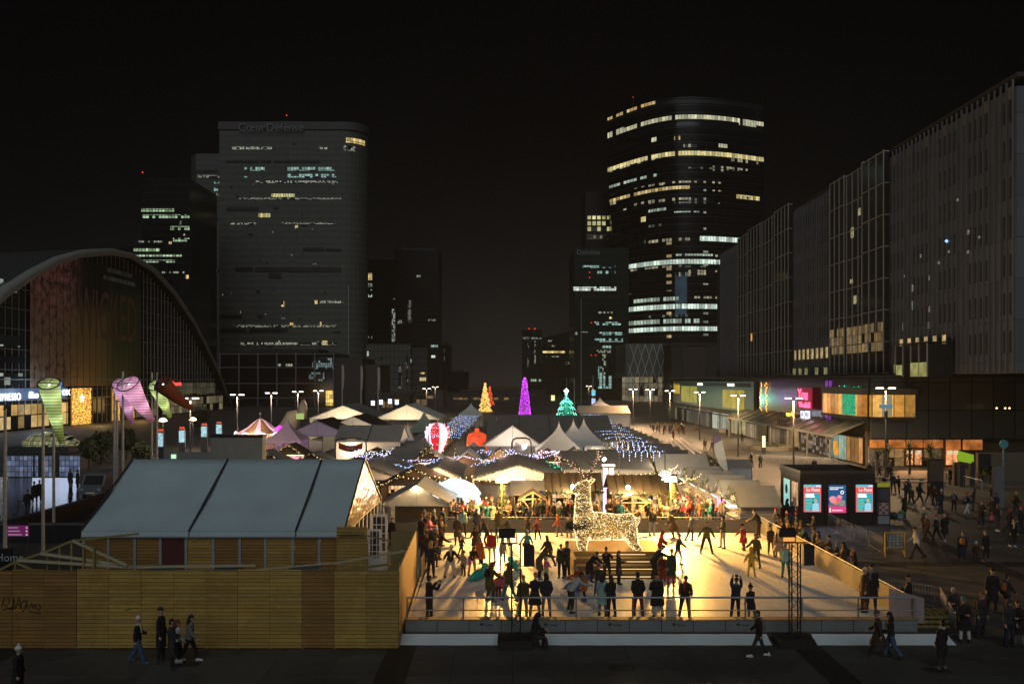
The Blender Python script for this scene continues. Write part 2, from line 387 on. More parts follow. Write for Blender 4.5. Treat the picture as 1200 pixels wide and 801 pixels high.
for px, yt in ((18,658),(56,645),(70,640),(84,634),(98,640),(110,640)):
    t = at(px, yt, 36); box(t.x-.04, t.x+.04, 35.97, 36.05, 0, t.z).build('post', lumd, lf)
for px, yt in ((430,655),(474,645)):
    t = at(px, yt, 36.4); box(t.x-.04, t.x+.04, 36.4, 36.48, 0, t.z).build('post', lumd, lf)
sh = T('roof_sheets', 'dark low lean-to roof sheets between hoarding and marquee', 'lean-to', (-14,37.6,0))
for a, b2 in ((176,206),(252,283),(340,372)):
    MB().prism([at(a-3,667,36.9), at(b2,667,36.9), at(b2+6,661,38.1), at(a+5,661,38.1)], (0,0,-.04)).build('roof_sheet', M('bitumen_sheet', (.10,.11,.12), .5), sh)
for a in (175,206,252,283,340,372):
    t = at(a, 667, 37); box(t.x-.04, t.x+.04, 37, 37.08, 0, t.z-.02).build('post', blackm, sh)
# ================================================================== the big marquee
mq = T('marquee', 'large frame marquee with pale blue grey roof in three bays and wooden walls', 'marquee', (-14,45.5,0))
x0, x1, ye, yr, yb, ze, zr = -20.2, -7.85, 40.0, 45.5, 51.0, 3.42, 6.28
roofm = M('marquee_roof', (.50,.61,.64), .5, 0, .22, .45, .35, 1.3)  # tone noise holds stains and uneven light coming through the fabric
seams = [-20.2, -15.13, -10.13, -7.85]
for k in range(3):
    a, b2 = seams[k]+.03, seams[k+1]-.03
    rows_ = []
    for j in range(25):
        u = j/24; yy_, zz_ = (ye+(yr-ye)*u*2, ze+(zr-ze)*u*2) if u <= .5 else (yr+(yb-yr)*(u-.5)*2, zr+(ze-zr)*(u-.5)*2)
        q = (u*2)%1 if u != .5 else 0; zz_ -= .16*(1-abs(2*q-1)) if 0 < q < 1 else 0
        rows_.append([(a+(b2-a)*i/14, yy_, zz_-(.07*math.sin(math.pi*i/14)+.018*mnoise.noise(Vector((i*.9+k*9,j*.5,0))))*(1 if 0 < q < 1 else 0)) for i in range(15)])
    MB().loft(rows_, close=False, cap=False).build('roof_panel', roofm, mq, True)
    box(a, b2, ye-.03, ye+.01, ze-.26, ze-.01).build('valance', roofm, mq)
for x in seams[:3]+[x1]:
    m = MB(); m.bar((x,ye-.02,ze+.02),(x,yr,zr+.03),.09,.06); m.bar((x,yr,zr+.03),(x,yb,ze+.02),.09,.06); m.build('roof_seam', darkm, mq)
box(x0, x1, ye-.06, ye-.035, ze-.31, ze-.24).build('eave_rail', steel, mq)
gmat, nt, b = _new('clear_gable_film')
b.inputs['Base Color'].default_value = (.42,.36,.30,1); b.inputs['Roughness'].default_value = .22; b.inputs['Transmission Weight'].default_value = .25
n1 = N(nt, 'ShaderNodeTexNoise', Scale=1.6, Detail=3.); mp = N(nt, 'ShaderNodeMapping'); mp.inputs['Scale'].default_value = (1,.6,1.4); nt.links.new(coords(nt), mp.inputs[0]); nt.links.new(mp.outputs[0], n1.inputs['Vector'])
bp = N(nt, 'ShaderNodeBump', Strength=.9, Distance=.12); nt.links.new(n1.outputs['Fac'], bp.inputs['Height']); nt.links.new(bp.outputs['Normal'], b.inputs['Normal'])
MB().prism([(x1-.03,ye+.05,ze-.1),(x1-.03,yb-.05,ze-.1),(x1-.03,yr,zr-.12)], (.03,0,0)).build('gable_film', gmat, mq)
for y in [40.2+1.2*i for i in range(10)]: box(x1-.06, x1+.02, y-.05, y+.05, 0, ze-.12).build('post', white, mq)
box(x1-.05, x1+.0, ye+.1, yb-.1, ze-.14, ze-.05).build('gable_rail', white, mq)
wl = [tones[1], tones[1], M('dark_red_panel', (.09,.02,.015), .6), tones[2], tones[1], tones[1]]
px = [127,158,188,218,250,281,311,343,374,404]
xs = [x0+.1]+[at(p,640,40.05).x for p in px]
pat = [1,1,1,4,2,1,1,2,1,1]
for k in range(len(xs)-1):
    m = wl[2] if pat[k] == 4 else tones[pat[k]]
    box(xs[k]+.07, xs[k+1]-.07, 40.08, 40.12, .02, ze-.27).build('wall_panel', m, mq)
for xx in xs: box(xx-.06, xx+.06, 40.03, 40.13, 0, ze-.27).build('post', greyw, mq)
box(x0+.05, x0+.09, 40.2, 50.9, 0, ze-.1).build('wall_panel', tones[1], mq); box(x0+.1, x1-.1, 50.9, 50.94, 0, ze-.1).build('wall_panel', gpvc, mq)
dr = T('glazed_door', 'white glazed door leaf standing open beside the marquee gable', 'door', (-6.5,41.2,0))
m = MB()
def leaf(x, w, y, z0, z1):
    m = MB(); m.box(x,x+.09,y,y+.05,z0,z1); m.box(x+w-.09,x+w,y,y+.05,z0,z1); m.box(x+.09,x+w-.09,y,y+.05,z0,z0+1.0); m.box(x+.09,x+w-.09,y,y+.05,z1-.1,z1)
    for k in range(1,4): m.box(x+.09,x+w-.09,y+.01,y+.04,z0+1+(z1-z0-1.1)*k/4-.02,z0+1+(z1-z0-1.1)*k/4+.02)
    for k in range(1,3): m.box(x+w*k/3-.02,x+w*k/3+.02,y+.012,y+.038,z0+1.,z1-.1)
    return m
leaf(-6.95, .62, 41.2, .9, 3.3).build('frame', white, dr); box(-6.85,-6.45,41.22,41.23,1.9,3.2).build('pane', M('dark_glass', (.03,.032,.034), .1), dr); box(-6.95,-6.33,41.2,41.25,0,.9).build('threshold', white, dr)
dr2 = T('glazed_door', 'second white glazed door leaf set back behind the open one', 'door', (-6.6,43,0))
leaf(-7.1, .8, 43, .9, 3.75).build('frame', white, dr2); box(-7.0,-6.4,43.02,43.03,1.9,3.6).build('pane', MATS['dark_glass'], dr2); box(-7.1,-6.3,43,43.05,0,.9).build('threshold', white, dr2)
# ventilation block behind
vb = T('ventilation_block', 'grey concrete ventilation block rising behind the marquee ridge', 'block', (-19.3,61,0))
conc = M('grey_concrete', (.19,.205,.205), .8, 0, .3, 1.2, .3, 12.)
box(-21.2,-17.55,60,60.9,0,6.45).build('wall', conc, vb); box(-21.25,-17.5,59.95,60.95,6.46,6.62).build('coping', blackm, vb)
lw = T('low_wall', 'long low concrete wall with a small lit panel behind the marquee', 'wall', (-23,62,0))
box(-25.3,-21.25,62,62.4,0,5.25).build('wall', conc, lw); box(-24.75,-24.4,61.95,61.99,4.8,5.1).build('lit_panel', E('pale_green_glow', (.5,.8,.5), 1.2), lw)
# ================================================================== ice rink
IZ = .45
im, nt, b = _new('ice')
co_ = coords(nt)
mp = N(nt, 'ShaderNodeMapping'); mp.inputs['Scale'].default_value = (1,.5,1); nt.links.new(co_, mp.inputs[0])
n1 = N(nt, 'ShaderNodeTexNoise', Scale=.35, Detail=7., Roughness=.65); nt.links.new(mp.outputs[0], n1.inputs['Vector'])
n2 = N(nt, 'ShaderNodeTexNoise', Scale=9., Detail=5.); nt.links.new(co_, n2.inputs['Vector'])
c = mixc(nt, n1.outputs['Fac'], (.40,.42,.43), (.82,.83,.82)); c = mixc(nt, math_(nt, 'MULTIPLY', n2.outputs['Fac'], .25), c, (.45,.46,.46))
vw = N(nt, 'ShaderNodeTexWave', Scale=.5, Distortion=14., Detail=2.); nt.links.new(co_, vw.inputs[0])
c = mixc(nt, math_(nt, 'MULTIPLY', math_(nt, 'GREATER_THAN', vw.outputs['Fac'], .985), .35), c, (.9,.9,.9))
for scl, dst, th, amt in ((1.3,22.,.975,.4),(2.6,9.,.98,.35),(.23,30.,.97,.3)):
    vw = N(nt, 'ShaderNodeTexWave', Scale=scl, Distortion=dst, Detail=3.); vw.inputs['Detail Scale'].default_value = .7; nt.links.new(co_, vw.inputs[0])
    c = mixc(nt, math_(nt, 'MULTIPLY', math_(nt, 'GREATER_THAN', vw.outputs['Fac'], th), amt), c, (.95,.95,.95))
n4 = N(nt, 'ShaderNodeTexNoise', Scale=1.1, Detail=6., Roughness=.7); nt.links.new(co_, n4.inputs['Vector'])
c = mixc(nt, math_(nt, 'MULTIPLY', math_(nt, 'GREATER_THAN', n4.outputs['Fac'], .58), .3), c, (.30,.32,.34))
nt.links.new(c, b.inputs['Base Color'])
mr = N(nt, 'ShaderNodeMapRange'); nt.links.new(n1.outputs['Fac'], mr.inputs[0]); mr.inputs[3].default_value = .30; mr.inputs[4].default_value = .60
nt.links.new(mr.outputs[0], b.inputs['Roughness'])
bp = N(nt, 'ShaderNodeBump', Strength=.25, Distance=.02); nt.links.new(n2.outputs['Fac'], bp.inputs['Height']); nt.links.new(bp.outputs['Normal'], b.inputs['Normal'])
struct(MB().loft([[(-4.35,35.1,z),(16.62,35.1,z),(16.35,56.2,z),(-4.7,56.2,z)] for z in (.02,IZ)]).build('ice_sheet', im))
# front boards and railing
fb = T('front_boards', 'low grey rink boards with steel handrail along the front of the ice', 'rink barrier', (6,34.8,0))
bpan = M('grey_board', (.18,.19,.185), .6, 0, .25, 2.); logo = M('dark_logo', (.03,.03,.03), .6)
n = 16; dx = (16.5+4.35)/n
for k in range(n):
    xa = -4.35+k*dx
    pa = box(xa+.015, xa+dx-.015, 34.70, 34.74, .26, .74).build('board_panel', bpan, fb)
    if k % 2 == 0 and k < 12 and k > 0:
        m = MB(); cx = xa+dx*.42; m.prism([(cx-.14,34.695,.56),(cx-.05,34.695,.64),(cx+.06,34.695,.60),(cx+.0,34.695,.5)], (0,-.004,0)); m.build('logo', logo, pa)
        m = MB()
        for j in range(5): m.box(cx+.1+j*.07, cx+.15+j*.07, 34.69, 34.696, .52, .57)
        m.build('lettering', logo, pa)
    box(xa-.02, xa+.02, 34.745, 34.78, .05, .76).build('stud', darkm, fb)
box(-4.4,16.6,34.66,35.1,.765,.78).build('ledge', M('scuffed_board', (.26,.2,.12), .6), fb)
box(-4.4,16.6,34.76,34.80,.05,.25).build('kick_board', M('brown_board', (.09,.06,.04), .7), fb)
for k in range(10):
    xx = -4.3+k*2.31; MB().tube([(xx,34.95,.78),(xx,34.95,1.6)], .035, 8).build('rail_post', steel, fb)
for z in (1.6, 1.08): MB().tube([(-4.33,34.95,z),(16.5,34.95,z)], .04 if z > 1.3 else .026, 8).build('handrail', steel, fb)
tarpm = M('pale_tarpaulin', (.74,.82,.84), .45, 0, .15, 1., .3, 4.)
def tarp(xa, xb):
    t = T('tarpaulin', 'pale tarpaulin strip lying at the foot of the rink boards, %s' % ('left of the lighting mast' if xb < 2 else 'centre stretch between the masts' if xb < 11 else 'right of the second mast'), 'tarpaulin', ((xa+xb)/2,34.2,0))
    m = MB(); k = int((xb-xa)/.4); r = []
    for j in range(5):
        r.append([(xa+(xb-xa)*i/k, 33.78+j*.19+.012*math.sin(i*1.7)+.02*mnoise.noise(Vector((i*.6,xa,0))), .012+.21*(j/4)**1.2+(.03*mnoise.noise(Vector((i*1.1,j*.8,xa))) if 0 < j < 4 else 0)+(.012 if j else 0)) for i in range(k+1)])
    m.loft(r, close=False, cap=False); m.build('sheet', tarpm, t, True)
tarp(-4.55,-.55); tarp(1.1,10.3); tarp(12.1,17.6)
# far boards
rb = T('rear_boards', 'pale rink boards with top rail at the far end of the ice', 'rink barrier', (6,56.4,0))
pale_b = M('clear_rink_board', (.17,.15,.115), .45, 0, .3, 2.)
for k in range(14):
    xa = -4.6+k*1.5; box(xa+.02, xa+1.48, 56.3, 56.34, .3, 1.3).build('board_panel', pale_b, rb); box(xa-.03, xa+.03, 56.36, 56.42, 0, 1.40).build('post', steel, rb)
MB().tube([(-4.7,56.36,1.43),(16.4,56.36,1.43)], .035, 8).build('handrail', steel, rb)
rs = T('side_boards', 'pale rink boards along the right side where onlookers lean', 'rink barrier', (16.5,45,0))
for k in range(14):
    ya = 35.4+k*1.48; xx = 16.62-(ya-35)*.0128
    MB().loft([[(xx,ya,.3),(xx+.04,ya,.3),(xx+.04,ya,1.42),(xx,ya,1.42)],[(xx-.019,ya+1.46,.3),(xx+.021,ya+1.46,.3),(xx+.021,ya+1.46,1.42),(xx-.019,ya+1.46,1.42)]]).build('board_panel', M('side_rink_board', (.19,.165,.12), .5, 0, .2, 2.), rs)
    box(xx+.05, xx+.11, ya-.03, ya+.03, 0, 1.46).build('post', steel, rs)
MB().tube([(16.66,35.2,1.48),(16.39,56.2,1.48)], .03, 8).build('handrail', greyw, rs)
ls = T('side_boards', 'low rink edge rail along the orange fence on the left of the ice', 'rink barrier', (-4.4,45,0))
for k in range(8):
    ya = 43.2+k*1.6; box(-4.62,-4.58,ya,ya+1.57,.3,1.45).build('board_panel', pale_b, ls); box(-4.7,-4.63,ya-.03,ya+.03,0,1.5).build('post', steel, ls)
MB().bar((-4.33,35.1,.5),(-4.62,43.2,.5),.06,.12).build('kerb', white, ls)
ep = T('end_panel', 'pink white end panel at the right front corner of the rink', 'rink barrier', (16.8,35.6,0))
MB().prism([(15.9,36.0,.45),(17.0,35.2,.45),(17.0,35.2,1.5),(15.9,36.0,1.72)], (.02,.03,0)).build('board_panel', M('pinkish_board', (.42,.34,.33), .5), ep)
pl = T('pallet_stack', 'low stack of wooden pallets beside the right front rink corner', 'pallets', (18,36.6,0))
for k in range(3):
    for j in range(7): box(17.1+j*.3, 17.1+j*.3+.2, 36.1, 37.3, .12+k*.2, .145+k*.2).build('slat', lumd, pl)
    for y in (36.1,36.65,37.2): box(17.1,19.1,y,y+.1,.02+k*.2,.115+k*.2).build('bearer', lumd, pl)
sn = struct(MB().loft([[(17.2+.25*i, 36.9+.9*j/4+.1*math.sin(i*1.3), .05+max(0,.62*math.sin(math.pi*j/4)*(1-i/9))*(.8+.2*math.sin(i*2.7))) for i in range(10)] for j in range(5)], close=False, cap=False).build('snow_heap', M('dirty_snow', (.6,.64,.65), .7, 0, .15, 3., .6, 20.), None, True), 'stuff')
# ================================================================== truss masts with flood and speaker
def mast(bx, by, label, g):
    t = T('lighting_mast', label, 'lighting mast', (bx,by,0), g)
    box(bx-.72,bx+.62,by-.5,by+.5,0,.38).build('ballast_base', blackm, t)
    h = 4.05; w = .17
    for i, (sx, sy) in enumerate(((-1,-1),(1,-1),(1,1),(-1,1))):
        MB().tube([(bx+sx*w,by+sy*w,.38),(bx+sx*w,by+sy*w,h)], .028, 6).build('chord', blackm, t)
    for face in range(4):
        m = MB(); cs = [(-1,-1),(1,-1),(1,1),(-1,1)]; a, b2 = cs[face], cs[(face+1)%4]
        z, k = .42, 0; path = []
        while z < h: path.append((bx+(a if k % 2 == 0 else b2)[0]*w, by+(a if k % 2 == 0 else b2)[1]*w, z)); z += .3; k += 1
        m.tube(path, .014, 5); m.build('lacing', blackm, t)
    m = MB(); m.tube([(bx-.55,by-.02,h+.02),(bx+.5,by-.02,h+.02)], .03, 6); m.build('cross_arm', blackm, t)
    return t, h
for bx, by, lab in ((.16,33.6,'left truss mast at the rink front with someone seated on its base'), (11.2,33.8,'right truss mast at the rink front casting a clear plaza base')):
    t, h = mast(bx, by, lab.replace(' casting a clear plaza base', ' standing alone on its black base'), 'truss masts at the rink front')
    f = T('floodlight', 'black floodlight head on top of the %s truss mast' % ('left' if bx < 5 else 'right'), 'floodlight', (bx-.35,by,h+.05))
    box(bx-.68,bx-.02,by-.2,by+.14,h+.26,h+.58).build('housing', blackm, f)
    for s in range(4): box(bx-.66,bx-.04,by-.23,by-.205,h+.3+s*.07,h+.335+s*.07).build('fin', darkm, f)
    m = MB(); m.bar((bx-.72,by,h+.02),(bx-.72,by,h+.42),.04,.03); m.bar((bx+.02,by,h+.02),(bx+.02,by,h+.42),.04,.03); m.bar((bx-.72,by,h+.04),(bx+.02,by,h+.04),.04,.03); m.build('bracket', blackm, f)
    box(bx-.64,bx-.06,by+.142,by+.15,h+.3,h+.54).build('lens', M('flood_lens', (.2,.2,.2), .1), f)
    k = T('loudspeaker', 'black loudspeaker hung below the arm of the %s truss mast' % ('left' if bx < 5 else 'right'), 'loudspeaker', (bx+.5,by,h-.9))
    MB().loft([[(bx+.3,by-.18,h-.85),(bx+.72,by-.18,h-.85),(bx+.66,by+.22,h-.85),(bx+.36,by+.22,h-.85)],[(bx+.3,by-.18,h-.06),(bx+.72,by-.18,h-.06),(bx+.66,by+.22,h-.06),(bx+.36,by+.22,h-.06)]]).build('cabinet', blackm, k)
    box(bx+.33,bx+.69,by-.195,by-.182,h-.82,h-.1).build('grille', M('speaker_grille', (.03,.03,.032), .6), k)
    box(bx+.49,bx+.53,by-.02,by+.02,h-.058,h+.02).build('hook', darkm, k)
# ================================================================== floods at the far side
def lamp_post(px, py, Y, lab, strength, tgt, power, col=(1,.62,.2)):
    p = at(px, py, Y)
    t = T('flood_post', lab, 'lamp post', (p.x,Y,0), 'flood posts behind the rink')
    MB().tube([(p.x,Y,0),(p.x,Y,p.z-.1)], .07, 8).build('pole', M('green_post', (.06,.09,.04), .6), t)
    m = MB(); m.loft([[(p.x-.42,Y-.12,p.z-.17),(p.x+.42,Y-.12,p.z-.17),(p.x+.42,Y+.16,p.z-.17),(p.x-.42,Y+.16,p.z-.17)],[(p.x-.34,Y-.06,p.z+.2),(p.x+.34,Y-.06,p.z+.2),(p.x+.34,Y+.16,p.z+.2),(p.x-.34,Y+.16,p.z+.2)]]); m.build('housing', darkm, t)
    MB().prism([(p.x-.30,Y-.13,p.z-.12),(p.x+.30,Y-.13,p.z-.12),(p.x+.25,Y-.09,p.z+.13),(p.x-.25,Y-.09,p.z+.13)], (0,-.03,0)).build('lens', flood_m, t)
    l = light('flood_light', 'SPOT', (p.x,Y-.35,p.z), power, col, .42, None, R(140), t, 1.); aim(l, tgt); light('flood_spill', 'POINT', (p.x,Y-.75,p.z+.05), power*.26, (1,.56,.18), .3, parent=t)
lamp_post(588, 562, 57.2, 'bright orange flood post behind the left half of the rink', 60, (-.3,45,0), 11000, (1,.46,.075))
lamp_post(786, 561, 57.2, 'bright orange flood post behind the right half of the rink', 60, (12.3,45.2,0), 14000, (1,.45,.06))
def tree_crown(m, c, r, n, leaf=.16, squash=1.2):
    for _ in range(n):
        v = Vector((random.gauss(0,1), random.gauss(0,1), random.gauss(0,1))).normalized()*r*random.uniform(.45,1.0)
        v.z *= squash; v *= .75+.5*mnoise.noise(v*1.1/r+Vector(c))
        p = Vector(c)+v; a = Vector((random.uniform(-1,1), random.uniform(-1,1), random.uniform(-1,1))).normalized(); b2 = a.orthogonal().normalized()
        s = leaf*random.uniform(.6,1.4); m.poly([p-a*s, p+b2*s*.5, p+a*s, p-b2*s*.5])
def tree(name, label, x, y, h, r, n, leaf, mat, trunk=.12, group=None, squash=1.1, base=0):
    t = T(name, label, 'tree', (x,y,base), group)
    hh = h-r*squash; m = MB(); m.tube([(x,y,base),(x+.05,y,base+hh*.5),(x,y+.04,base+h*.8)], [trunk,trunk*.75,trunk*.2], 8)
    m.build('trunk', M('bark', (.05,.04,.03), .9, 0, .3, 8.), t)
    for k in range(5):
        a = k*1.26+x; MB().tube([(x,y,base+hh*(.55+.08*k)),(x+math.cos(a)*r*.6,y+math.sin(a)*r*.6,base+hh*(.55+.08*k)+r*.7)], [trunk*.45,trunk*.12], 6).build('limb', MATS['bark'], t)
    m = MB(); tree_crown(m, (x,y,base+hh), r, n, leaf, squash); m.build('crown', mat, t, fix=False)
leafm = M('dark_leaves', (.045,.06,.02), .7, 0, .5, .8); leafo = M('bronze_leaves', (.10,.075,.025), .7, 0, .5, .8)
# fir columns that carry the two flood posts
for px, lab in ((589,'slim fir wrapped round the left orange flood post'), (788,'slim fir wrapped round the right orange flood post')):
    p = at(px, 590, 57.5); t = T('fir_tree', lab, 'tree', (p.x,57.55,0))
    MB().tube([(p.x,57.55,0),(p.x,57.55,3.6)], .05, 6).build('trunk', M('bark', (.05,.04,.03), .9, 0, .3, 8.), t)
    m = MB()
    for k in range(900):
        z = random.uniform(.5,3.5); r = .75*(1-z/4.6)*random.uniform(.3,1); a = random.uniform(0,6.28)
        q = Vector((p.x+r*math.cos(a), 57.6+r*math.sin(a), z)); d = Vector((math.cos(a),math.sin(a),-.5))*.16; s = Vector((-math.sin(a),math.cos(a),0))*.035
        m.poly([q-s,q+d,q+s])
    m.build('crown', M('fir_needles', (.06,.075,.025), .8, 0, .4, 3.), t, fix=False)

dk_ = struct(box(-4.5,15.2,56.75,59.3,.0,.6).build('deck', wood('deck_boards', (.12,.08,.045), (.16,.11,.06), .14, 'Y')))

for k, (x, y) in enumerate(((-12.,31.6),(4.,31.2),(15.4,30.9))):
    t = T('drain_cover', 'dark slotted drain cover in the front paving, %s' % ('below the hoarding','between the two masts','right of the second mast')[k], 'drain cover', (x,y,.004)); m = MB()
    box(x-.45,x+.45,y-.3,y+.3,.004,.012).build('frame', M('drain_iron', (.03,.028,.026), .6), t)
    for j in range(6): m.box(x-.38+j*.14,x-.31+j*.14,y-.22,y+.22,.0125,.018)
    m.build('slots', blackm, t)
# ================================================================== light deer on its stage
st = T('stage', 'stepped wooden stage under the glowing deer on the ice', 'stage', (5.4,45,IZ))
stm = wood('stage_boards', (.34,.20,.07), (.42,.26,.09), .14, 'Z'); led = E('step_light', (1,.7,.3), 1.6)
for k in range(4):
    box(3.25,8.3-.12*k,43.2+k*.62,48.2,IZ+k*.25+.002,IZ+(k+1)*.25).build('step', stm, st)
    MB().bar((4.5,43.19+k*.62,IZ+k*.25+.1),(7.4-.12*k,43.19+k*.62,IZ+k*.25+.1),.014,.025).build('light_strip', led, st)
box(3.12,3.24,43.1,48.2,IZ,IZ+1.0).build('side_board', stm, st)
DY = 45.9; SZ = IZ+1.0
dz = T('light_deer', 'tall deer sculpture covered in gold fairy lights standing on a stage', 'light sculpture', (5.1,DY,SZ))
def vox(mb, size, name='x', smooth=6):
    me = mb.mesh('tmp', [], fix=False); o = bpy.data.objects.new('tmp', me); C.objects.link(o)
    r = o.modifiers.new('r', 'REMESH'); r.mode = 'VOXEL'; r.voxel_size = size; r.use_smooth_shade = True
    if smooth: sm = o.modifiers.new('s', 'SMOOTH'); sm.iterations = smooth; sm.factor = .5
    dg = bpy.context.evaluated_depsgraph_get(); out = bpy.data.meshes.new_from_object(o.evaluated_get(dg))
    bpy.data.objects.remove(o); bpy.data.meshes.remove(me); out.name = name; return out
def d(px, py, y=0): return at(px, py, DY+y)
m = MB()
m.tube([d(684,618),d(700,616),d(722,617),d(740,616),d(744,618)], [.62,.74,.66,.66,.35], 14)          # trunk
m.tube([d(686,622),d(684,602),d(683,585),d(685,572)], [.62,.5,.40,.30], 12)                          # neck
m.tube([d(690,566),d(682,570),d(674,574),d(671,576)], [.22,.30,.20,.12], 10)                          # head
for s in (-1,1):
    m.tube([d(683,625,s*.35),d(682,640,s*.38),d(684,648,s*.38),Vector((d(686,655).x,DY+s*.38,SZ+.03))], [.40,.24,.17,.14], 8)
    m.tube([d(737,622,s*.32),d(742,634,s*.38),d(747,644,s*.38),Vector((d(751,655).x,DY+s*.38,SZ+.03))], [.46,.28,.17,.14], 8)
    m.tube([d(690,566,s*.2),d(695,562,s*.42),d(697,561,s*.5)], [.09,.1,.02], 6)                          # ears
m.tube([d(744,612),d(748,608),d(749,606)], [.14,.14,.04], 6)                                           # tail
deer = bpy.data.objects.new('body', vox(m, .07, 'deer_body', 8)); C.objects.link(deer); deer.parent = dz; deer.location = -dz.location
deer.data.materials.append(M('gold_mesh', (.19,.14,.06), .7, 0))
pts = [(p.center.copy(), p.normal.copy(), p.area) for p in deer.data.polygons]
random.shuffle(pts)
m1, m2 = MB(), MB()
for k, (c0, n0, a0) in enumerate(pts[:4600]):
    (m1 if random.random() < .72 else m2).octa(c0+n0*.04, random.uniform(.013,.027))
gold = E('gold_bulb', (1,.64,.22), 1.9); goldw = E('pale_gold_bulb', (1,.86,.56), 3)
for mm, mt in ((m1, gold), (m2, goldw)):
    o = mm.build('fairy_lights', mt, dz, fix=False); o['kind'] = 'stuff'
for path in ([(683,562),(681,553),(677,547),(669,543),(661,540),(653,537),(651,533)], [(689,562),(692,553),(697,545),(700,537),(703,528)]):
    P_ = [d(*q) for q in path]; mm = MB(); m = MB(); m.tube(P_, [.07]*(len(P_)-1)+[.02], 6)
    for (qx, qy, ex, ey) in ([(671,544,663,547),(677,548,672,536)] if path[0][0] < 685 else [(696,547,688,541),(700,538,708,533)]):
        m.tube([d(qx,qy),d(ex,ey,.15)], [.05,.015], 6)
    ant = m.build('antler', MATS['gold_mesh'], dz)
    for i in range(len(P_)-1):
        for k in range(16):
            q = P_[i].lerp(P_[i+1], random.random()); mm.octa(q+Vector((random.gauss(0,.07),random.gauss(0,.07),random.gauss(0,.07))), random.uniform(.014,.03))
    o = mm.build('fairy_lights', E('rose_bulb', (1,.66,.42), 2.6), ant, fix=False); o['kind'] = 'stuff'
m = MB(); c0 = d(681,614)
for k in range(1500):
    a = random.uniform(0,6.28); q = c0+Vector((math.cos(a)*.70, math.sin(a)*.66, .10*math.cos(a)+.0))+Vector((random.gauss(0,.07),random.gauss(0,.07),random.gauss(0,.09)))
    dd = Vector((random.gauss(0,1),random.gauss(0,1),random.gauss(0,1))).normalized()*.12; s = dd.orthogonal().normalized()*.03
    m.poly([q-s,q+dd,q+s])
m.build('wreath', green, dz, fix=False)
light('deer_light', 'POINT', (5.2,DY-1.6,2.6), 95, (1,.72,.32), .6, parent=dz)
# skating aids
def seal(px, py, rz, m, lab):
    p = gp(px, py, IZ); t = T('skating_aid', lab, 'skating aid', p, 'skating aids on the ice', rz)
    mb = MB(); mb.tube([(-.0,-.45,.22),(0,-.2,.30),(0,.1,.27),(0,.45,.18),(0,.62,.10)], [.16,.27,.27,.16,.05], 10); mb.tube([(0,-.34,.3),(0,-.40,.52),(0,-.42,.62)], [.16,.15,.13], 10)
    mb.ell((0,-.46,.66), .17,.2,.16); mb.ell((0,-.62,.62), .09,.09,.07); mb.tube([(-.15,-.15,.1),(-.42,-.2,.05)], [.09,.04], 6); mb.tube([(.15,-.15,.1),(.42,-.2,.05)], [.09,.04], 6); mb.tube([(-.2,.7,.08),(0,.55,.1),(.2,.7,.08)], [.03,.08,.03], 6)
    o = bpy.data.objects.new('body', vox(mb, .035, 'seal_body', 3)); C.objects.link(o); o.parent = t; o.data.materials.append(m)
    MB().tube([(-.26,-.05,.3),(-.26,-.02,.78),(.26,-.02,.78),(.26,-.05,.3)], .02, 6).build('handle', steel, None, True, (0,0,0)).parent = t
teal_p = M('teal_plastic', (.0,.32,.28), .3, 0, .1); pink_p = M('pink_plastic', (.7,.12,.2), .3, 0, .1); blue_p = M('blue_plastic', (.03,.12,.4), .3, 0, .1)
seal(561, 679, 2.4, teal_p, 'large teal seal shaped skating aid pushed by a family'); seal(585, 690, .8, pink_p, 'pink seal shaped skating aid beside a skater in the left bright patch')
seal(603, 667, -.5, teal_p, 'small teal seal shaped skating aid in the middle of the ice'); seal(676, 692, 1.2, blue_p, 'blue seal shaped skating aid left of the stage front')
# ================================================================== poster kiosk
kx0, kx1, ky0, ky1, kz = 20.9, 26.2, 61.8, 66.4, 3.85
ki = T('poster_kiosk', 'black plaza kiosk with five backlit posters on its walls', 'kiosk', ((kx0+kx1)/2,64,0))
kb = M('kiosk_black', (.02,.02,.022), .35, 0, .2, 1.)
box(kx0,kx1,ky0,ky1,0,kz-.35).build('wall', kb, ki)
m = MB(); m.box(kx0-.06,kx1+.06,ky0-.09,ky1+.06,kz-.345,kz-.1); m.build('roof', blackm, ki)
for x in (kx0-.02,kx1+.02): MB().bar((x,ky0-.05,kz),(x,ky1+.02,kz),.06,.2).build('parapet', darkm, ki)
for y in (ky0-.05,ky1+.02): MB().bar((kx0+.02,y,kz),(kx1-.02,y,kz),.06,.2).build('parapet', darkm, ki)
for k in range(3): MB().bar((kx0,ky0+.8+k*1.5,kz-.06),(kx1,ky0+1.6+k*1.5,kz-.06),.06,.06).build('roof_bar', darkm, ki)
MB().box(kx0+.7,kx0+1.3,ky0+.5,ky0+.9,kz-.1,kz-.02).build('roof_lamp', E('soft_roof_glow', (.8,.5,.25), .8), ki)
for x in (kx0,kx0+1.78,kx0+3.52,kx1): box(x-.08,x+.08,ky0-.08,ky0-.001,0,kz-.35).build('mullion', blackm, ki)
cream = E('poster_cream', (.8,.86,.78), 1.0); red_e = E('poster_red', (.85,.06,.05), 1.25); teal_e = E('poster_teal', (.02,.42,.50), .95); wht_e = E('poster_white', (1,1,1), 1.3); blue_e = E('poster_blue', (.02,.10,.26), .9); sky_e = E('poster_sky', (.1,.55,.75), .9)
skin_e = E('poster_skin', (.8,.5,.3), .8); mag_e = E('poster_magenta', (.85,.04,.22), 1.0); pinky = E('poster_pink', (.8,.3,.36), .9, .4, 3.); orange_e = E('poster_orange', (.85,.25,.14), .8); grn_e = E('poster_green', (.28,.7,.3), .7); glass_t = E('poster_mint', (.42,.8,.72), .75, .15, 2.)
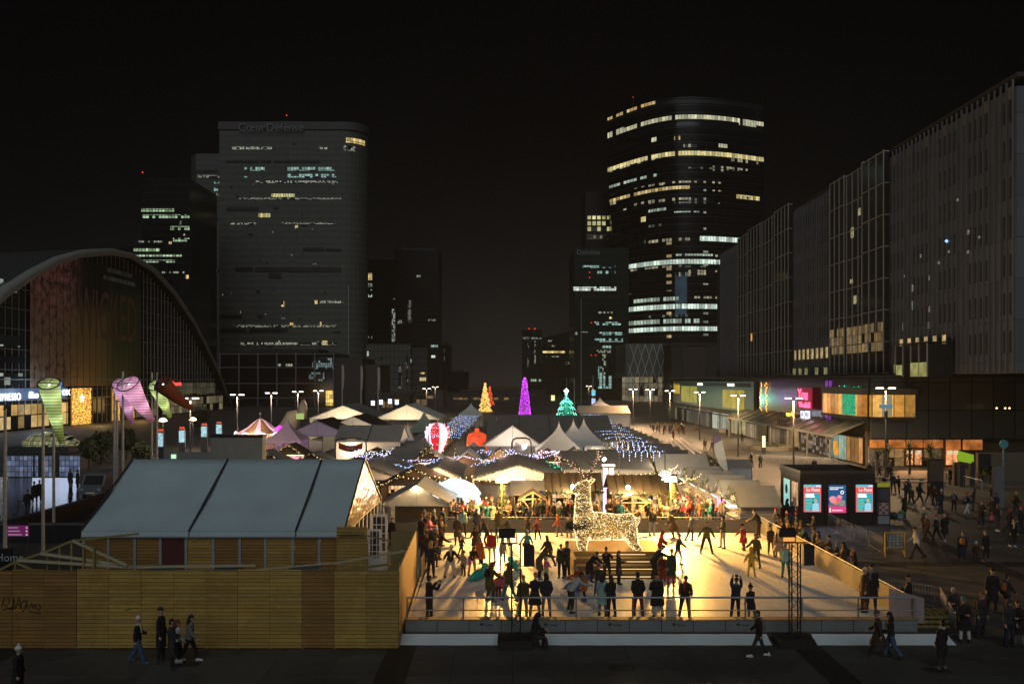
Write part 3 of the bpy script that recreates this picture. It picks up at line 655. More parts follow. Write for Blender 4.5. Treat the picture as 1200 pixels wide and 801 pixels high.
def figure(x, y, z, s, m1, m2, par):
    MB().loft([[(x+dx*s,y,z+dz*s) for dx,dz in ((-.26,0),(.26,0),(.24,.55),(.1,.64),(-.1,.64),(-.24,.55))],[(x+dx*s,y-.004,z+dz*s) for dx,dz in ((-.26,0),(.26,0),(.24,.55),(.1,.64),(-.1,.64),(-.24,.55))]]).build('figure_body', m1, par)
    a = [(x+.12*s*math.cos(t/8*math.tau),y,z+.8*s+.15*s*math.sin(t/8*math.tau)) for t in range(8)]
    MB().prism(a, (0,-.004,0)).build('figure_head', m2, par)
def poster_a(xa, lab):
    w, h, z0 = 1.26, 1.98, .95; y = ky0-.03
    p = box(xa,xa+w,y,ky0-.002,z0,z0+h).build('lit_poster', red_e, ki)
    L = lambda a,b2,c1,d1,m,k: box(xa+a,xa+b2,y-.004*k,y-.004*(k-1)-.001,z0+c1,z0+d1).build('poster_print', m, p)
    L(.06,1.2,.06,1.38,teal_e,1); L(.0,1.26,1.8,1.98,sky_e,1); L(.05,.4,1.84,1.93,grn_e,2); L(.9,1.2,1.84,1.93,cream,2)
    text('masthead','Le Point',.34,(xa+.68,y-.012,z0+1.60),wht_e,p,ext=.004,sx=.86)
    for k,(zz,ln) in enumerate(((1.27,.62),(1.12,.66))): L(.12,.12+ln,zz-.055,zz+.055,wht_e,2)
    for k in range(4): L(.14,.14+(.46,.5,.44,.34)[k],.84-.22*k,.93-.22*k,grn_e,2); L(.14,.14+(.4,.44,.36,.3)[k],.77-.22*k,.815-.22*k,sky_e,2)
    figure(xa+.86,y-.009,z0+.07,.95,E('poster_paleblue', (.4,.72,.85), .9),skin_e,p); L(.62,.76,.07,.75,E('poster_navy', (.02,.08,.3), .8),3)
poster_a(kx0+.22,''); poster_a(kx0+3.62+.38,'')
xa = kx0+2.02; w, h, z0 = 1.26, 2.0, .9; y = ky0-.03
p = box(xa,xa+w,y,ky0-.002,z0,z0+h).build('lit_poster', blue_e, ki)
L = lambda a,b2,c1,d1,m,k: box(xa+a,xa+b2,y-.004*k,y-.004*(k-1)-.001,z0+c1,z0+d1).build('poster_print', m, p)
L(.0,1.26,0,.42,mag_e,1); L(.0,1.26,.42,.62,E('poster_mauve', (.3,.2,.3), .7),1); L(.06,.16,.05,.35,cream,2)
for a,b2,zz in ((.08,1.1,1.82),(.08,.72,1.70)):
    for k in range(int((b2-a)/.09)): L(a+k*.09,a+k*.09+.06,zz-.03,zz+.03,wht_e,2)
for k in range(9): L(.26+k*.085,.32+k*.085,.13,.23,cream,2)
for c0,r0,mt in (((.32,.95),.30,pinky),((.55,.78),.24,orange_e),((.8,1.12),.2,pinky),((.68,.95),.17,mag_e),((.95,.72),.26,E('poster_grey', (.4,.45,.42), .6))):
    MB().prism([(xa+c0[0]+r0*(1+.2*math.sin(t*2.3))*math.cos(t/9*math.tau),y-.005,z0+c0[1]+r0*.9*math.sin(t/9*math.tau)) for t in range(9)], (0,-.004,0)).build('poster_print', mt, p)
MB().loft([[(xa+.98+r0*math.cos(t/14*math.tau),y-.006,z0+1.48+r0*math.sin(t/14*math.tau)) for t in range(14)] for r0 in (.13,.08)], cap=False).build('ring_logo', wht_e, p)
for ya, mt, nm in ((62.35,E('poster_photo', (.5,.32,.18), .8, .6, 3.),'a'),(64.2,glass_t,'b')):
    p = box(kx0-.03,kx0-.002,ya,ya+1.35,.95,3.0).build('lit_poster', mt, ki)
    if nm == 'b':
        MB().prism([(kx0-.035,ya+.68+.3*math.cos(t/10*math.tau),2.25+.38*math.sin(t/10*math.tau)) for t in range(10)], (-.004,0,0)).build('poster_print', E('poster_dark', (.03,.08,.08), .2), p)
        box(kx0-.037,kx0-.031,ya+.3,ya+.95,1.2,1.3).build('poster_print', wht_e, p)
    else:
        MB().prism([(kx0-.035,ya+.68+.22*math.cos(t/10*math.tau),2.4+.32*math.sin(t/10*math.tau)) for t in range(10)], (-.004,0,0)).build('poster_print', skin_e, p)
        box(kx0-.037,kx0-.031,ya+.25,ya+1.1,1.05,1.85).build('poster_print', E('poster_brown', (.2,.11,.06), .6), p)
light('kiosk_light', 'AREA', (23.5,ky0-.3,2.0), 16, (.7,.8,1), 3., (R(90),0,R(180)), None, ki)
ic = T('information_column', 'slim dark information column with leaflets right of the poster kiosk', 'information column', (26.9,62.2,0))
box(26.45,27.45,61.9,62.3,0,3.1).build('column', M('column_dark', (.04,.045,.05), .4), ic); box(26.5,27.4,61.87,61.895,2.75,3.05).build('header', E('olive_header', (.32,.32,.02), .5), ic)
box(26.55,27.35,61.87,61.895,1.8,2.6).build('notice', M('dark_notice', (.05,.06,.1), .5), ic); nb = box(26.6,27.3,61.87,61.895,.75,1.6).build('notice', M('pale_notice', (.35,.3,.3), .5), ic)
for k in range(4):
    for j in range(3): box(26.63+j*.22,26.82+j*.22,61.86,61.868,.8+k*.2,.95+k*.2).build('leaflet', M('leaflet_red', (.25,.05,.05), .5) if (k+j) % 2 else M('leaflet_white', (.4,.4,.4), .5), nb)
box(26.55,27.35,61.87,61.895,.08,.65).build('notice', M('grey_notice', (.3,.32,.33), .5), ic)
bi = T('litter_heap', 'heap of bags and boxes left beside the information column', 'bags', (28.2,62.6,0))
for k in range(7): MB().ell((27.8+random.random()*.9,62.3+random.random()*.5,.25+random.random()*.45), .26,.22,.27).build('bag', [M('green_bag',(.05,.2,.08),.5),M('grey_bag',(.2,.22,.24),.5),M('dark_bag',(.03,.03,.035),.4)][k%3], bi)
# ================================================================== crowd barriers
def barrier_proto():
    t = T('crowd_barrier', 'x', 'crowd barrier', (0,0,0), 'steel crowd barriers')
    m = MB(); m.tube([(-1.1,0,.2),(-1.1,0,1.0),(-1.02,0,1.1),(1.02,0,1.1),(1.1,0,1.0),(1.1,0,.2),(-1.1,0,.2)], .02, 6); m.build('frame', steel, t, True, (0,0,0))
    m = MB()
    for k in range(16): m.tube([(-.98+k*.131,0,.2),(-.98+k*.131,0,1.1)], .009, 5)
    m.build('bars', steel, t, True, (0,0,0))
    for x in (-.8,.8): MB().tube([(x,-.3,.02),(x,0,.2),(x,.3,.02)], .018, 6).build('foot', steel, t, True, (0,0,0))
    return t
bpr = barrier_proto(); used = False
def barrier(a, b2, lab):
    global used
    a, b2 = Vector(a), Vector(b2); c0 = (a+b2)/2; o = bpr
    if used: o = copy_tree(bpr)
    used = True; o.location = (c0.x,c0.y,0); o.rotation_euler.z = math.atan2(b2.y-a.y, b2.x-a.x); o['label'] = lab
barrier((17.3,40.2),(19.4,38.9),'steel crowd barrier behind the snow heap at the right rink corner'); barrier((19.45,38.8),(18.7,36.7),'steel crowd barrier turning the corner beside the snow heap'); barrier((18.65,36.6),(17.9,34.4),'steel crowd barrier nearest the dark plaza edge by the tarpaulin end')
for k in range(4): barrier((22.2+k*.0,51.2+k*2.25),(22.3,53.3+k*2.25),'steel crowd barrier in the line before the kiosk, %s' % ('nearest the yellow sign','second of the line','third of the line','farthest of the line')[k])
for k in range(9):
    p = gp(884+k*9.5, 543+k*.5); barrier((p.x,p.y),(p.x+2.1,p.y-.1),'steel crowd barrier along the sandy paving behind the kiosk, %s from the left' % ('first','second','third','fourth','fifth','sixth','seventh','eighth','ninth')[k])
ys = T('folding_sign', 'yellow trestle frame carrying a pale gridded notice on the dark plaza', 'sign', (22.9,51,0))
yel = M('yellow_paint', (.55,.36,.03), .5)
p = gp(1036,650); q = gp(1059,650)
for xx in (p.x,q.x):
    MB().tube([(xx-.12,50.8,0),(xx,51.1,1.35),(xx+.1,51.5,0)], .035, 6).build('leg', yel, ys)
MB().tube([(p.x,51.1,1.36),(q.x,51.1,1.36)], .035, 6).build('rail', yel, ys); MB().tube([(p.x-.06,50.92,.5),(q.x-.06,50.92,.5)], .03, 6).build('rail', yel, ys)
pn = box(p.x+.12,q.x-.12,50.96,50.99,.42,1.30).build('notice', gridmat('gridded_notice', (.42,.43,.4), (.1,.1,.1), .22, .16, .05, .04), ys)
# street furniture of the right plaza
def totem(px, py, h, w, Y, lab, mat, screen=None, scr=None):
    p = at(px, py, Y); t = T('totem', lab, 'sign totem', (p.x,Y,0))
    box(p.x-w/2,p.x+w/2,Y,Y+.3,0,h).build('case', mat, t)
    if screen: box(p.x-w/2+.06,p.x+w/2-.06,Y-.02,Y-.002,scr[0],scr[1]).build('panel', screen, t)
totem(1097,575,3.3,1.35,78.0,'dark advertising panel with a dim portrait poster at the plaza edge',blackm,M('dim_poster',(.10,.07,.05),.4,0,.6,1.6),(1.25,3.15))
totem(1171,560,3.4,.85,70,'grey blank back of a totem at the right plaza edge',M('totem_grey',(.16,.16,.165),.5))
totem(895,505,2.6,.55,122,'slim totem with a glowing strip beside the round planter',darkm,E('totem_glow',(1,.72,.35),2.2),(.9,2.5))
totem(1128,568,2.2,.5,84,'dark ticket machine beside the metro entrance',darkm); totem(1121,566,2.3,.5,85,'brown post box unit beside the metro entrance',M('brown_case',(.1,.07,.05),.5))
totem(1140,566,2.4,.45,84.5,'second dark machine near the metro railing',darkm)
ml = T('metro_sign', 'tall teal metro mast by the dark passage', 'sign', (46,80,0)); p = at(1176,545,80)
MB().tube([(p.x,80,0),(p.x,80,4.2)], .07, 8).build('mast', M('teal_mast', (.1,.3,.32), .4), ml); MB().tube([(p.x,79.9,4.5),(p.x,80.02,4.5)], .4, 16).build('disc', M('teal_disc', (.08,.3,.34), .4), ml)
rl = T('railing', 'pale steel railing of the metro stair', 'railing', (42,83,0)); a, b2 = gp(1109,565), gp(1131,571)
MB().tube([(a.x,a.y,0),(a.x,a.y,1.05),(b2.x,b2.y-3,1.05),(b2.x,b2.y-3,0)], .05, 6).build('rail', steel, rl)
for k in range(5): MB().tube([(a.x+(b2.x-a.x)*(k+1)/6,a.y+(b2.y-3-a.y)*(k+1)/6,0),(a.x+(b2.x-a.x)*(k+1)/6,a.y+(b2.y-3-a.y)*(k+1)/6,1.05)], .025, 6).build('baluster', steel, rl)
for px, py, r, lab in ((830,497,0,''),(905,520,3.6,'round stone planter bench with low shrubs, nearest the mall'),(858,500,2.6,'round stone planter bench farther along the mall')):
    if not r: continue
    p = gp(px, py+6); t = T('planter', lab, 'planter', p); MB().lathe(p, [(r,0),(r,.55),(r-.35,.55),(r-.35,.35)], 28).build('rim', M('planter_stone', (.30,.27,.2), .8), t)
    m = MB()
    for k in range(900):
        a = random.uniform(0,6.28); q = p+Vector((math.cos(a)*random.uniform(0,r-.4), math.sin(a)*random.uniform(0,r-.4), random.uniform(.35,.8))); dd = Vector((random.gauss(0,1),random.gauss(0,1),random.gauss(0,1))).normalized()*.14; s = dd.orthogonal().normalized()*.05
        m.poly([q-s,q+dd,q+s])
    m.build('shrub', leafm, t, fix=False)
for k, (px, py) in enumerate(((1012,561),(1060,563),(1085,567))):
    p = gp(px, py+3); t = T('bench', 'long low stone bench by the palms, %s' % ('left','middle','right')[k]+' one', 'bench', p); box(p.x-2.2,p.x+2.2,p.y,p.y+.5,.38,.5).build('seat', M('bench_stone', (.2,.17,.13), .7), t); box(p.x-2.,p.x-1.7,p.y+.05,p.y+.45,0,.38).build('leg', conc, t); box(p.x+1.7,p.x+2.,p.y+.05,p.y+.45,0,.38).build('leg', conc, t)
for k, (px, Y, h, r) in enumerate(((1040,97,4.2,1.5),(1066,96,4.6,1.7),(1090,97,4.4,1.7),(1028,99,3.4,1.2),(1160,86,2.6,1.1),(1150,88,2.2,.9))):
    p = at(px, 545, Y); t = T('palm', ('leafy palm shrub in front of the orange shopfront, %s' % ('beside the camera mast','second from the left','right of the lit window pair','smallest at the left')[k]) if k < 4 else 'sparse shrub by the dark passage, %s' % ('taller','shorter')[k-4], 'palm', (p.x,Y,0))
    m = MB(); m.tube([(p.x,Y,0),(p.x+.05,Y,h*.5)], [.16,.1], 7); m.build('trunk', MATS['bark'], t); m = MB()
    for j in range(60):
        a = random.uniform(0,6.28); e = random.uniform(-.2,1.3); L2 = r*random.uniform(.7,1.2); b0 = Vector((p.x,Y,h*random.uniform(.35,.62))); prev = b0; dirv = Vector((math.cos(a)*math.cos(e),math.sin(a)*math.cos(e),math.sin(e)))
        sd = Vector((-math.sin(a),math.cos(a),0))
        for q in range(4):
            nx = prev+dirv*L2/4; wv = .10*(1-q/4.5); m.poly([prev-sd*wv,prev+sd*wv,nx+sd*wv*.75,nx-sd*wv*.75]); prev = nx; dirv = (dirv+Vector((0,0,-.28))).normalized()
    m.build('crown', leafm, t, fix=False)
# ================================================================== street lamps
def lamp_proto():
    t = T('street_lamp', 'x', 'street lamp', (0,0,0), 'twin headed street lamps'); o0 = (0,0,0)
    MB().tube([(0,0,0),(0,0,4),(0,0,8.3)], [.11,.09,.06], 8).build('pole', M('lamp_pole', (.13,.125,.12), .5, .1), t, True, o0)
    MB().tube([(-.95,0,8.36),(.95,0,8.36)], .05, 6).build('arm', darkm, t, True, o0)
    for x in (-.62,.62):
        h = MB().loft([[(x-.34,-.16,8.42),(x+.34,-.16,8.42),(x+.34,.16,8.42),(x-.34,.16,8.42)],[(x-.3,-.12,8.52),(x+.3,-.12,8.52),(x+.3,.12,8.52),(x-.3,.12,8.52)]]).build('head', darkm, t, False, o0)
        MB().box(x-.33,x+.33,-.17,.17,8.30,8.41).build('lens', head_m, h, False, o0)
    return t
lp = lamp_proto(); first = True
def lamp(px, ytop, lab, power=1500, col=(1,.68,.38), h=8.4, strength=None):
    global first
    Y = (CH-h)/(ytop-445.0)*1000 if ytop > 445 else 300; p = at(px, ytop, Y); o = lp if first else copy_tree(lp); first = False
    o.location = (p.x,Y,0); o['label'] = lab; o.scale = (1,1,h/8.4)
    if power: light('lamp_light', 'SPOT', (p.x,Y,h-.35), power, col, .5, (0,0,0), R(165), None, .4)
    return p.x, Y
ords = ['nearest','second','third','fourth','fifth','sixth','seventh','eighth']
for k, (px, y) in enumerate(((930,466),(865,463),(820,459),(785,457.5),(762,456.2),(742,455.6))): lamp(px, y, 'twin headed street lamp in the row along the mall, %s' % (ords[k] if k else 'nearest to the pink neon sign'), 8200, (1,.62,.31))
for k, (px, y) in enumerate(((945,459),(896,458.2),(1012,462))): lamp(px, y, 'twin headed street lamp close under the mall wall, %s' % ('behind the pink neon','above the canopy of planters','in front of the dark mall front')[k], 1800 if k < 2 else 0) if k < 2 else None
for k, (px, y) in enumerate(((223,466),(278,462),(318,460),(349,458.5),(373,457.5))): lamp(px, y, 'twin headed street lamp on the left side by the carousel, %s' % ('nearest','second','third','fourth','farthest')[k], 2000, (1,.74,.55))
for k, (px, y) in enumerate(((500,455),(690,452),(510,453))): lamp(px, y, 'small distant street lamp far up the esplanade, %s' % ('left','right, beside the teal tree','left and farther away')[k], 900)
lx, ly = lamp(1038, 454, 'tall street lamp with a blue plate and cameras in front of the orange shopfront', 3200, (1,.66,.36), 9.7)
sg = T('street_sign', 'small blue plate and camera box hung on the tall street lamp', 'street sign', (lx,ly-.1,7.6))
box(lx-.75,lx+.65,ly-.16,ly-.13,7.55,7.95).build('plate', E('blue_plate', (.1,.25,.35), .6), sg); box(lx-.13,lx+.13,ly-.18,ly+.1,6.4,7.3).build('camera_box', darkm, sg); MB().bar((lx,ly-.1,3.9),(lx+.8,ly-.1,3.4),.08,.08).build('bracket', greyw, sg)
for k, (px, py, Y) in enumerate(((191,492,118),(226,491,130),(225,505,95),(222,488,150))):
    if k > 1: continue
    p = at(px, py, Y); t = T('globe_lamp', 'mushroom shaped globe lamp by the glass hall, %s' % ('left','right')[k], 'lamp', (p.x,Y,0), 'mushroom lamps by the glass hall')
    MB().tube([(p.x,Y,0),(p.x,Y,p.z)], .06, 8).build('pole', darkm, t); MB().lathe((p.x,Y,p.z), [(.1,-.2),(.55,-.15),(.42,.15),(.1,.3)], 16).build('shade', E('globe_glow', (1,.86,.55), 6), t)
    light('globe_light', 'POINT', (p.x,Y,p.z-.5), 260, (1,.8,.45), .4, parent=t)
# ================================================================== glass vaulted hall (left)
HX = -101.0
arc = [(-118,10),(-140,4),(140,1),(146,10.5),(152,18),(160,23.3),(168,28.5),(177,33),(187,37.2),(198,40.4),(212.6,43.0),(224,43.6),(238,41.6),(252.5,36.8),(269,28.6),(288.6,15.4),(306,.6)][2:]
hall = T('glass_hall', 'huge vaulted exhibition hall with a white arched rim and a glass front', 'hall', (HX-20,224,0))
rimm = M('rim_white', (.29,.29,.285), .5, 0, .15, .2)
MB().tube([(HX+1.2,y,z-.6) for y, z in arc], [max(.35,min(1.15,1.15-(y-165)*.006)) for y, z in arc], 12).build('arch_rim', rimm, hall, True)
MB().loft([[(HX+.6,y,z+.2) for y, z in arc], [(HX-60,224+(y-224)*.9,z*.97-.5) for y, z in arc], [(HX-110,224+(y-224)*.8,z*.8) for y, z in arc]], close=False, cap=False).build('roof', M('hall_roof', (.05,.05,.052), .6), hall, True)
gl = gridmat('hall_glass', (.018,.02,.022), (.06,.062,.06), 2.4, 4.2, .22, .18, .12, 0, 'Y', .4)
MB().prism([(HX-1.4,y,z-.6) for y, z in arc]+[(HX-1.4,306,0),(HX-1.4,140,0)], (-.3,0,0)).build('glass_front', gl, hall)
def arcz(y):
    for (a, za), (b2, zb) in zip(arc, arc[1:]):
        if a <= y <= b2: return za+(zb-za)*(y-a)/(b2-a)
    return 0
mul = []
y = 141.0
while y < 305:
    z = arcz(y)-1.0
    if z > .8: mul.append(box(HX-1.42,HX-1.22,y-.055,y+.055,0,z))
    y += 2.4
many(hall, 'mullion', mul, M('mullion_grey', (.34,.34,.31), .5))
for z in [4.2*i for i in range(1,10)]:
    ys3 = [y for y in [141+.5*i for i in range(330)] if arcz(y)-1.2 > z+.4]
    if ys3: box(HX-1.40,HX-1.26,ys3[0],ys3[-1],z-.05,z+.05).build('transom', M('mullion_grey', (.1,.1,.1)), hall)
for z in (6.2, 10.5): box(HX-1.05,HX-.9,141.5,303,z,z+.22).build('transom', M('mullion_grey', (.1,.1,.1)), hall)
# printed banner behind the glass lines: abstract colour fields, title lettering
bm_, nt, b = _new('printed_banner')
co_ = coords(nt); sep = nt.nodes.new('ShaderNodeSeparateXYZ'); nt.links.new(co_, sep.inputs[0])
n1 = N(nt, 'ShaderNodeTexNoise', Scale=.16, Detail=6., Roughness=.7); nt.links.new(co_, n1.inputs['Vector'])
n2 = N(nt, 'ShaderNodeTexVoronoi', Scale=.9); nt.links.new(co_, n2.inputs['Vector'])
yy = math_(nt, 'ADD', sep.outputs['Y'], math_(nt, 'MULTIPLY', math_(nt, 'SUBTRACT', n1.outputs['Fac'], .5), 9.))
zz = math_(nt, 'ADD', sep.outputs['Z'], math_(nt, 'MULTIPLY', math_(nt, 'SUBTRACT', n1.outputs['Fac'], .5), 14.))
def ramp(v, a, b2):
    mr = N(nt, 'ShaderNodeMapRange'); nt.links.new(v, mr.inputs[0]); mr.inputs[1].default_value = a; mr.inputs[2].default_value = b2; return mr.outputs[0]
c = mixc(nt, ramp(zz, 12, 26), (.46,.29,.17), (.46,.18,.19))
n3 = N(nt, 'ShaderNodeTexNoise', Scale=.55, Detail=8., Roughness=.75); nt.links.new(co_, n3.inputs['Vector'])
c = mixc(nt, math_(nt, 'MULTIPLY', ramp(n3.outputs['Fac'], .45, .6), ramp(zz, 14, 24)), c, (.95,.45,.48))
c = mixc(nt, ramp(n3.outputs['Fac'], .52, .36), c, (.10,.05,.045))
c = mixc(nt, ramp(yy, -16, -6), c, mixc(nt, ramp(zz, 16, 22), (.40,.28,.12), (.05,.035,.03)))
c = mixc(nt, ramp(yy, 2, 9), c, mixc(nt, ramp(zz, 20, 27), (.13,.15,.06), (.03,.036,.033)))
nt.links.new(c, b.inputs['Base Color']); b.inputs['Roughness'].default_value = .6
bn = T('advertising_banner', 'giant dim printed banner with reddish and ochre colour fields on the glass hall', 'banner', (HX-.8,210,9))
ys_ = [180.5+i*3 for i in range(19)]
m = MB()
for a, b2 in zip(ys_, ys_[1:]):
    m.poly([(HX-.95,a,9),(HX-.95,b2,9),(HX-.95,b2,min(39,arcz(b2)-2)),(HX-.95,a,min(39,arcz(a)-2))])
m.build('print', bm_, bn)
let = M('banner_letters', (.27,.15,.09), .6); lets = M('banner_small_letters', (.6,.64,.6), .6)
text('title', 'WICKED', 17.5, (HX-.75,215.5,25.8), let, bn, (R(90),0,R(90)), .02, 'CENTER', .46)
for k, ln_ in enumerate(('DÉCOUVREZ LE FILM','AU CINÉMA EN DÉCEMBRE')): text('tagline', ln_, 1.5, (HX-.75,221.5,38.2-k*2.1), lets, bn, (R(90),0,R(90)), .02)
m = MB()
for y in [a-.75 for a in ys_[1:]]: m.box(HX-.80,HX-.77,y-.07,y+.07,9,min(39,arcz(y)-2))
for k in range(1,19): box(HX-.90,HX-.87,ys_[k]-1.58,ys_[k]-1.50,9,min(39,arcz(ys_[k])-2)).build('mullion', M('banner_mullion', (.025,.025,.025), .4), bn)
# lit floors seen through the glass left of the banner
lf_ = panes('hall_lit_panes', ((.5,.6,.55),(.8,.85,.7)), .5, 2.4, 2.2, .5, .14, axis='Y')
for z, a, b2, hgt in ((31,161,176,2.2),(25,160,170,1.5),(19.8,156,177,2.2),(16.6,156,178,1.2),(12,157,178,2.4),(9.0,158,178,1.4)):
    box(HX-1.36,HX-1.05,a,b2,z-2.5,z-2.5+hgt).build('lit_floor', lf_, hall)
# shop level
shop = panes('hall_shop_panes', ((1,.58,.16),(1,.75,.35)), .55, 2.4, 3., .75, .1, axis='Y')
box(HX-1.36,HX-1.0,150,196,.5,5.4).build('shop_front', shop, hall)
box(HX-1.0,HX-.7,156,194.5,6.3,8.8).build('sign_band', E('sign_band_blue', (.10,.16,.28), .55, .4, .3), hall)
signw = E('white_neon', (.72,.82,1), 4.0)
def hsign(body, y, z, s, lab, nm='shop_sign'):
    t = T(nm, lab, 'sign', (HX-.5,y,z)); text('lettering', body, s, (HX-.6,y,z), signw, t, (R(90),0,R(90)), .04); return t
hsign('NESPRESSO', 171.5, 7.0, 2.0, 'white glowing sign with nine capital letters at the far left of the hall'); hsign('illico', 181.3, 7.3, 2.0, 'white glowing lowercase sign in the middle of the hall sign band')
t = hsign('MJPOIX', 193.0, 7.6, 1.9, 'white glowing capitals sign just left of the golden light wall')
t = T('ring_sign', 'round white neon ring sign on the hall beside the green windsock', 'sign', (HX-.5,186.3,7.2))
MB().loft([[(HX-.6,186.3+r*math.cos(q/20*math.tau),7.3+r*math.sin(q/20*math.tau)) for q in range(20)] for r in (1.35,1.1)], cap=False).build('ring', signw, t); box(HX-.65,HX-.6,185.7,186.9,6.6,8.0).build('core', signw, t)
light('sign_glow', 'POINT', (HX+3,178,7.3), 900, (.6,.75,1), 1.)
for ya, yb, zt, lab in ((196.5,205.5,8.6,'tall wall of golden fairy lights with a star on the hall front'),(216.5,229,9.2,'golden fairy light portal farther right on the hall front')):
    t = T('light_wall', lab, 'light display', (HX,(ya+yb)/2,0)); w_ = MB(); w_.box(HX-.6,HX-.4,ya,yb,.1,zt) if ya < 200 else (w_.box(HX-.6,HX-.4,ya,ya+4,.1,zt), w_.box(HX-.6,HX-.4,yb-3.6,yb,.1,zt), w_.box(HX-.6,HX-.4,ya+4.02,yb-3.62,zt-2.6,zt))
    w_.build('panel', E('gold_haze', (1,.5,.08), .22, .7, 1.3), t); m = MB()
    for k in range(1500):
        y, z = random.uniform(ya,yb), random.uniform(.1,zt)
        if ya > 200 and ya+4 < y < yb-3.6 and z < zt-2.6: continue
        m.octa((HX-.3,y,z), random.uniform(.03,.085))
    o = m.build('fairy_lights', E('amber_bulb', (1,.55,.12), 2.4), t, fix=False); o['kind'] = 'stuff'
    if ya < 200:
        sm = MB()
        for q in range(5):
            a = q*math.tau/5+math.pi/2; sm.poly([(HX-.1,200.8+1.1*math.cos(a),6.2+1.1*math.sin(a)),(HX-.1,200.8+.3*math.cos(a+.6),6.2+.3*math.sin(a+.6)),(HX-.1,200.8,6.2),(HX-.1,200.8+.3*math.cos(a-.6),6.2+.3*math.sin(a-.6))])
        sm.build('star', E('star_glow', (1,.95,.85), 10), t)
    light('gold_light', 'POINT', (HX+4,(ya+yb)/2,4.), 700, (1,.6,.2), 2.)
box(HX-.9,HX-.7,231,300,.4,5.2).build('shop_front', panes('hall_shop_dim', ((.55,.42,.2),(.8,.7,.45)), .22, 3., 2.5, .7, .1, axis='Y'), hall)
box(HX-.9,HX-.7,243,292,5.8,9.6).build('lit_floor', panes('hall_dim_upper', ((.5,.45,.25),(.6,.55,.35)), .12, 3., 2., .8, .1, axis='Y'), hall)
rn = T('red_sign', 'small red neon script on the far right of the glass hall', 'sign', (HX,254,9)); text('lettering', 'Brasserie', 1.8, (HX-.3,258,9.4), E('red_neon', (1,.05,.05), 3), rn, (R(90),0,R(90)), .04)
# ================================================================== windsock lanterns
def sock(px, pytop, Y, tip, r0, col, lab, pole_px, poletop, name):
    ptop = at(pole_px, poletop, Y); t = T('flagpole', 'tall grey pole carrying the %s' % name, 'pole', (ptop.x,Y,0), 'poles of the lantern windsocks')
    MB().tube([(ptop.x,Y,0),(ptop.x,Y,ptop.z)], [.11,.07], 8).build('pole', greyw, t)
    a = at(px, pytop, Y-.5); tp = at(*tip, Y+1.9); w = T('windsock', lab, 'windsock', a, 'glowing windsock lanterns')
    ax = (tp-a); n = 16; rings = []; u = Vector((1,0,0)); ax_n = ax.normalized(); v = ax_n.cross(u).normalized(); u = v.cross(ax_n)
    for k in range(n+1):
        s = k/n; c0 = a+ax*s+Vector((0,0,-.35*math.sin(math.pi*s)*.3)); r = r0*(1-.72*s)
        rings.append([c0+u*r*math.cos(q/16*math.tau)+v*r*math.sin(q/16*math.tau) for q in range(16)])
    mm, nt, b = _new('sock_'+name.replace(' ','_')); sp2 = nt.nodes.new('ShaderNodeTexCoord')
    sepz = nt.nodes.new('ShaderNodeSeparateXYZ'); nt.links.new(sp2.outputs['Object'], sepz.inputs[0])
    st_ = math_(nt, 'GREATER_THAN', math_(nt, 'FRACT', math_(nt, 'DIVIDE', sepz.outputs['Z'], .19)), .2)
    b.inputs['Base Color'].default_value = (*[q*.5 for q in col], 1); b.inputs['Emission Color'].default_value = (*col, 1)
    tr = nt.nodes.new('ShaderNodeBsdfTranslucent'); df = nt.nodes.new('ShaderNodeBsdfDiffuse'); mx = nt.nodes.new('ShaderNodeMixShader'); mx.inputs[0].default_value = .55
    cc_ = mixc(nt, st_, tuple(q*.35 for q in col), tuple(min(1,q*1.15) for q in col)); nt.links.new(cc_, tr.inputs[0]); nt.links.new(cc_, df.inputs[0]); nt.links.new(df.outputs[0], mx.inputs[1]); nt.links.new(tr.outputs[0], mx.inputs[2]); nt.links.new(mx.outputs[0], nt.nodes['Material Output'].inputs['Surface'])
    MB().loft(rings, cap=False).build('sleeve', mm, w, True)
    MB().tube(rings[0]+[rings[0][0]], .04, 5).build('hoop', darkm, w); mc_ = MB()
    for q in (0,4,8,12): mc_.tube([a, rings[0][q]], .02, 4)
    mc_.build('spokes', darkm, w); MB().ell(a+ax_n*.1, .09,.09,.09).build('bulb', E('sock_bulb', (1,.95,.85), 1.5), w)
    if col[0] > .3 or col[2] > .5: light('sock_light', 'POINT', a+ax*.16, 26*r0/.6, (1,.96,.9), .2, parent=w); light('sock_light', 'POINT', a+ax*.55, 13*r0/.6, (1,.96,.9), .12, parent=w)
    MB().bar(a, (ptop.x,Y,a.z+.1), .04, .04).build('arm', darkm, w)
sock(57,449,52,(72,518),.62,(.52,.68,.30),'green striped windsock lantern, largest of them',50.5,436,'green windsock')
sock(66,450,60,(67,478),.42,(.12,.28,.8),'small blue windsock lantern half hidden behind the green one',63,452,'blue windsock')
sock(150,449,60,(178,492),.78,(.74,.40,.64),'pink striped windsock lantern in front, leaning right',144,435,'front pink windsock')
sock(141,449,63,(155,496),.62,(.62,.34,.60),'darker pink windsock lantern just left of the other pink one',134,452,'darker pink windsock')
sock(183,451,68,(199,488),.62,(.55,.72,.30),'pale green yellow windsock lantern in the right pair',178,436,'pale green windsock')
sock(190,449,66,(224,478),.72,(.22,.085,.06),'unlit brownish red windsock stretched to the right',184,436,'brown windsock')
for px, yt, Y, lab in ((6,480,50,'bare grey pole at the left picture edge'),(137,470,62,'thin bare pole between the pink windsocks')):
    p = at(px, yt, Y); t = T('flagpole', lab, 'pole', (p.x,Y,0)); MB().tube([(p.x,Y,0),(p.x,Y,p.z)], [.12,.08], 8).build('pole', greyw, t); MB().tube([(p.x,Y,p.z),(p.x,Y,p.z+.1)], .1, 8).build('finial', darkm, t)
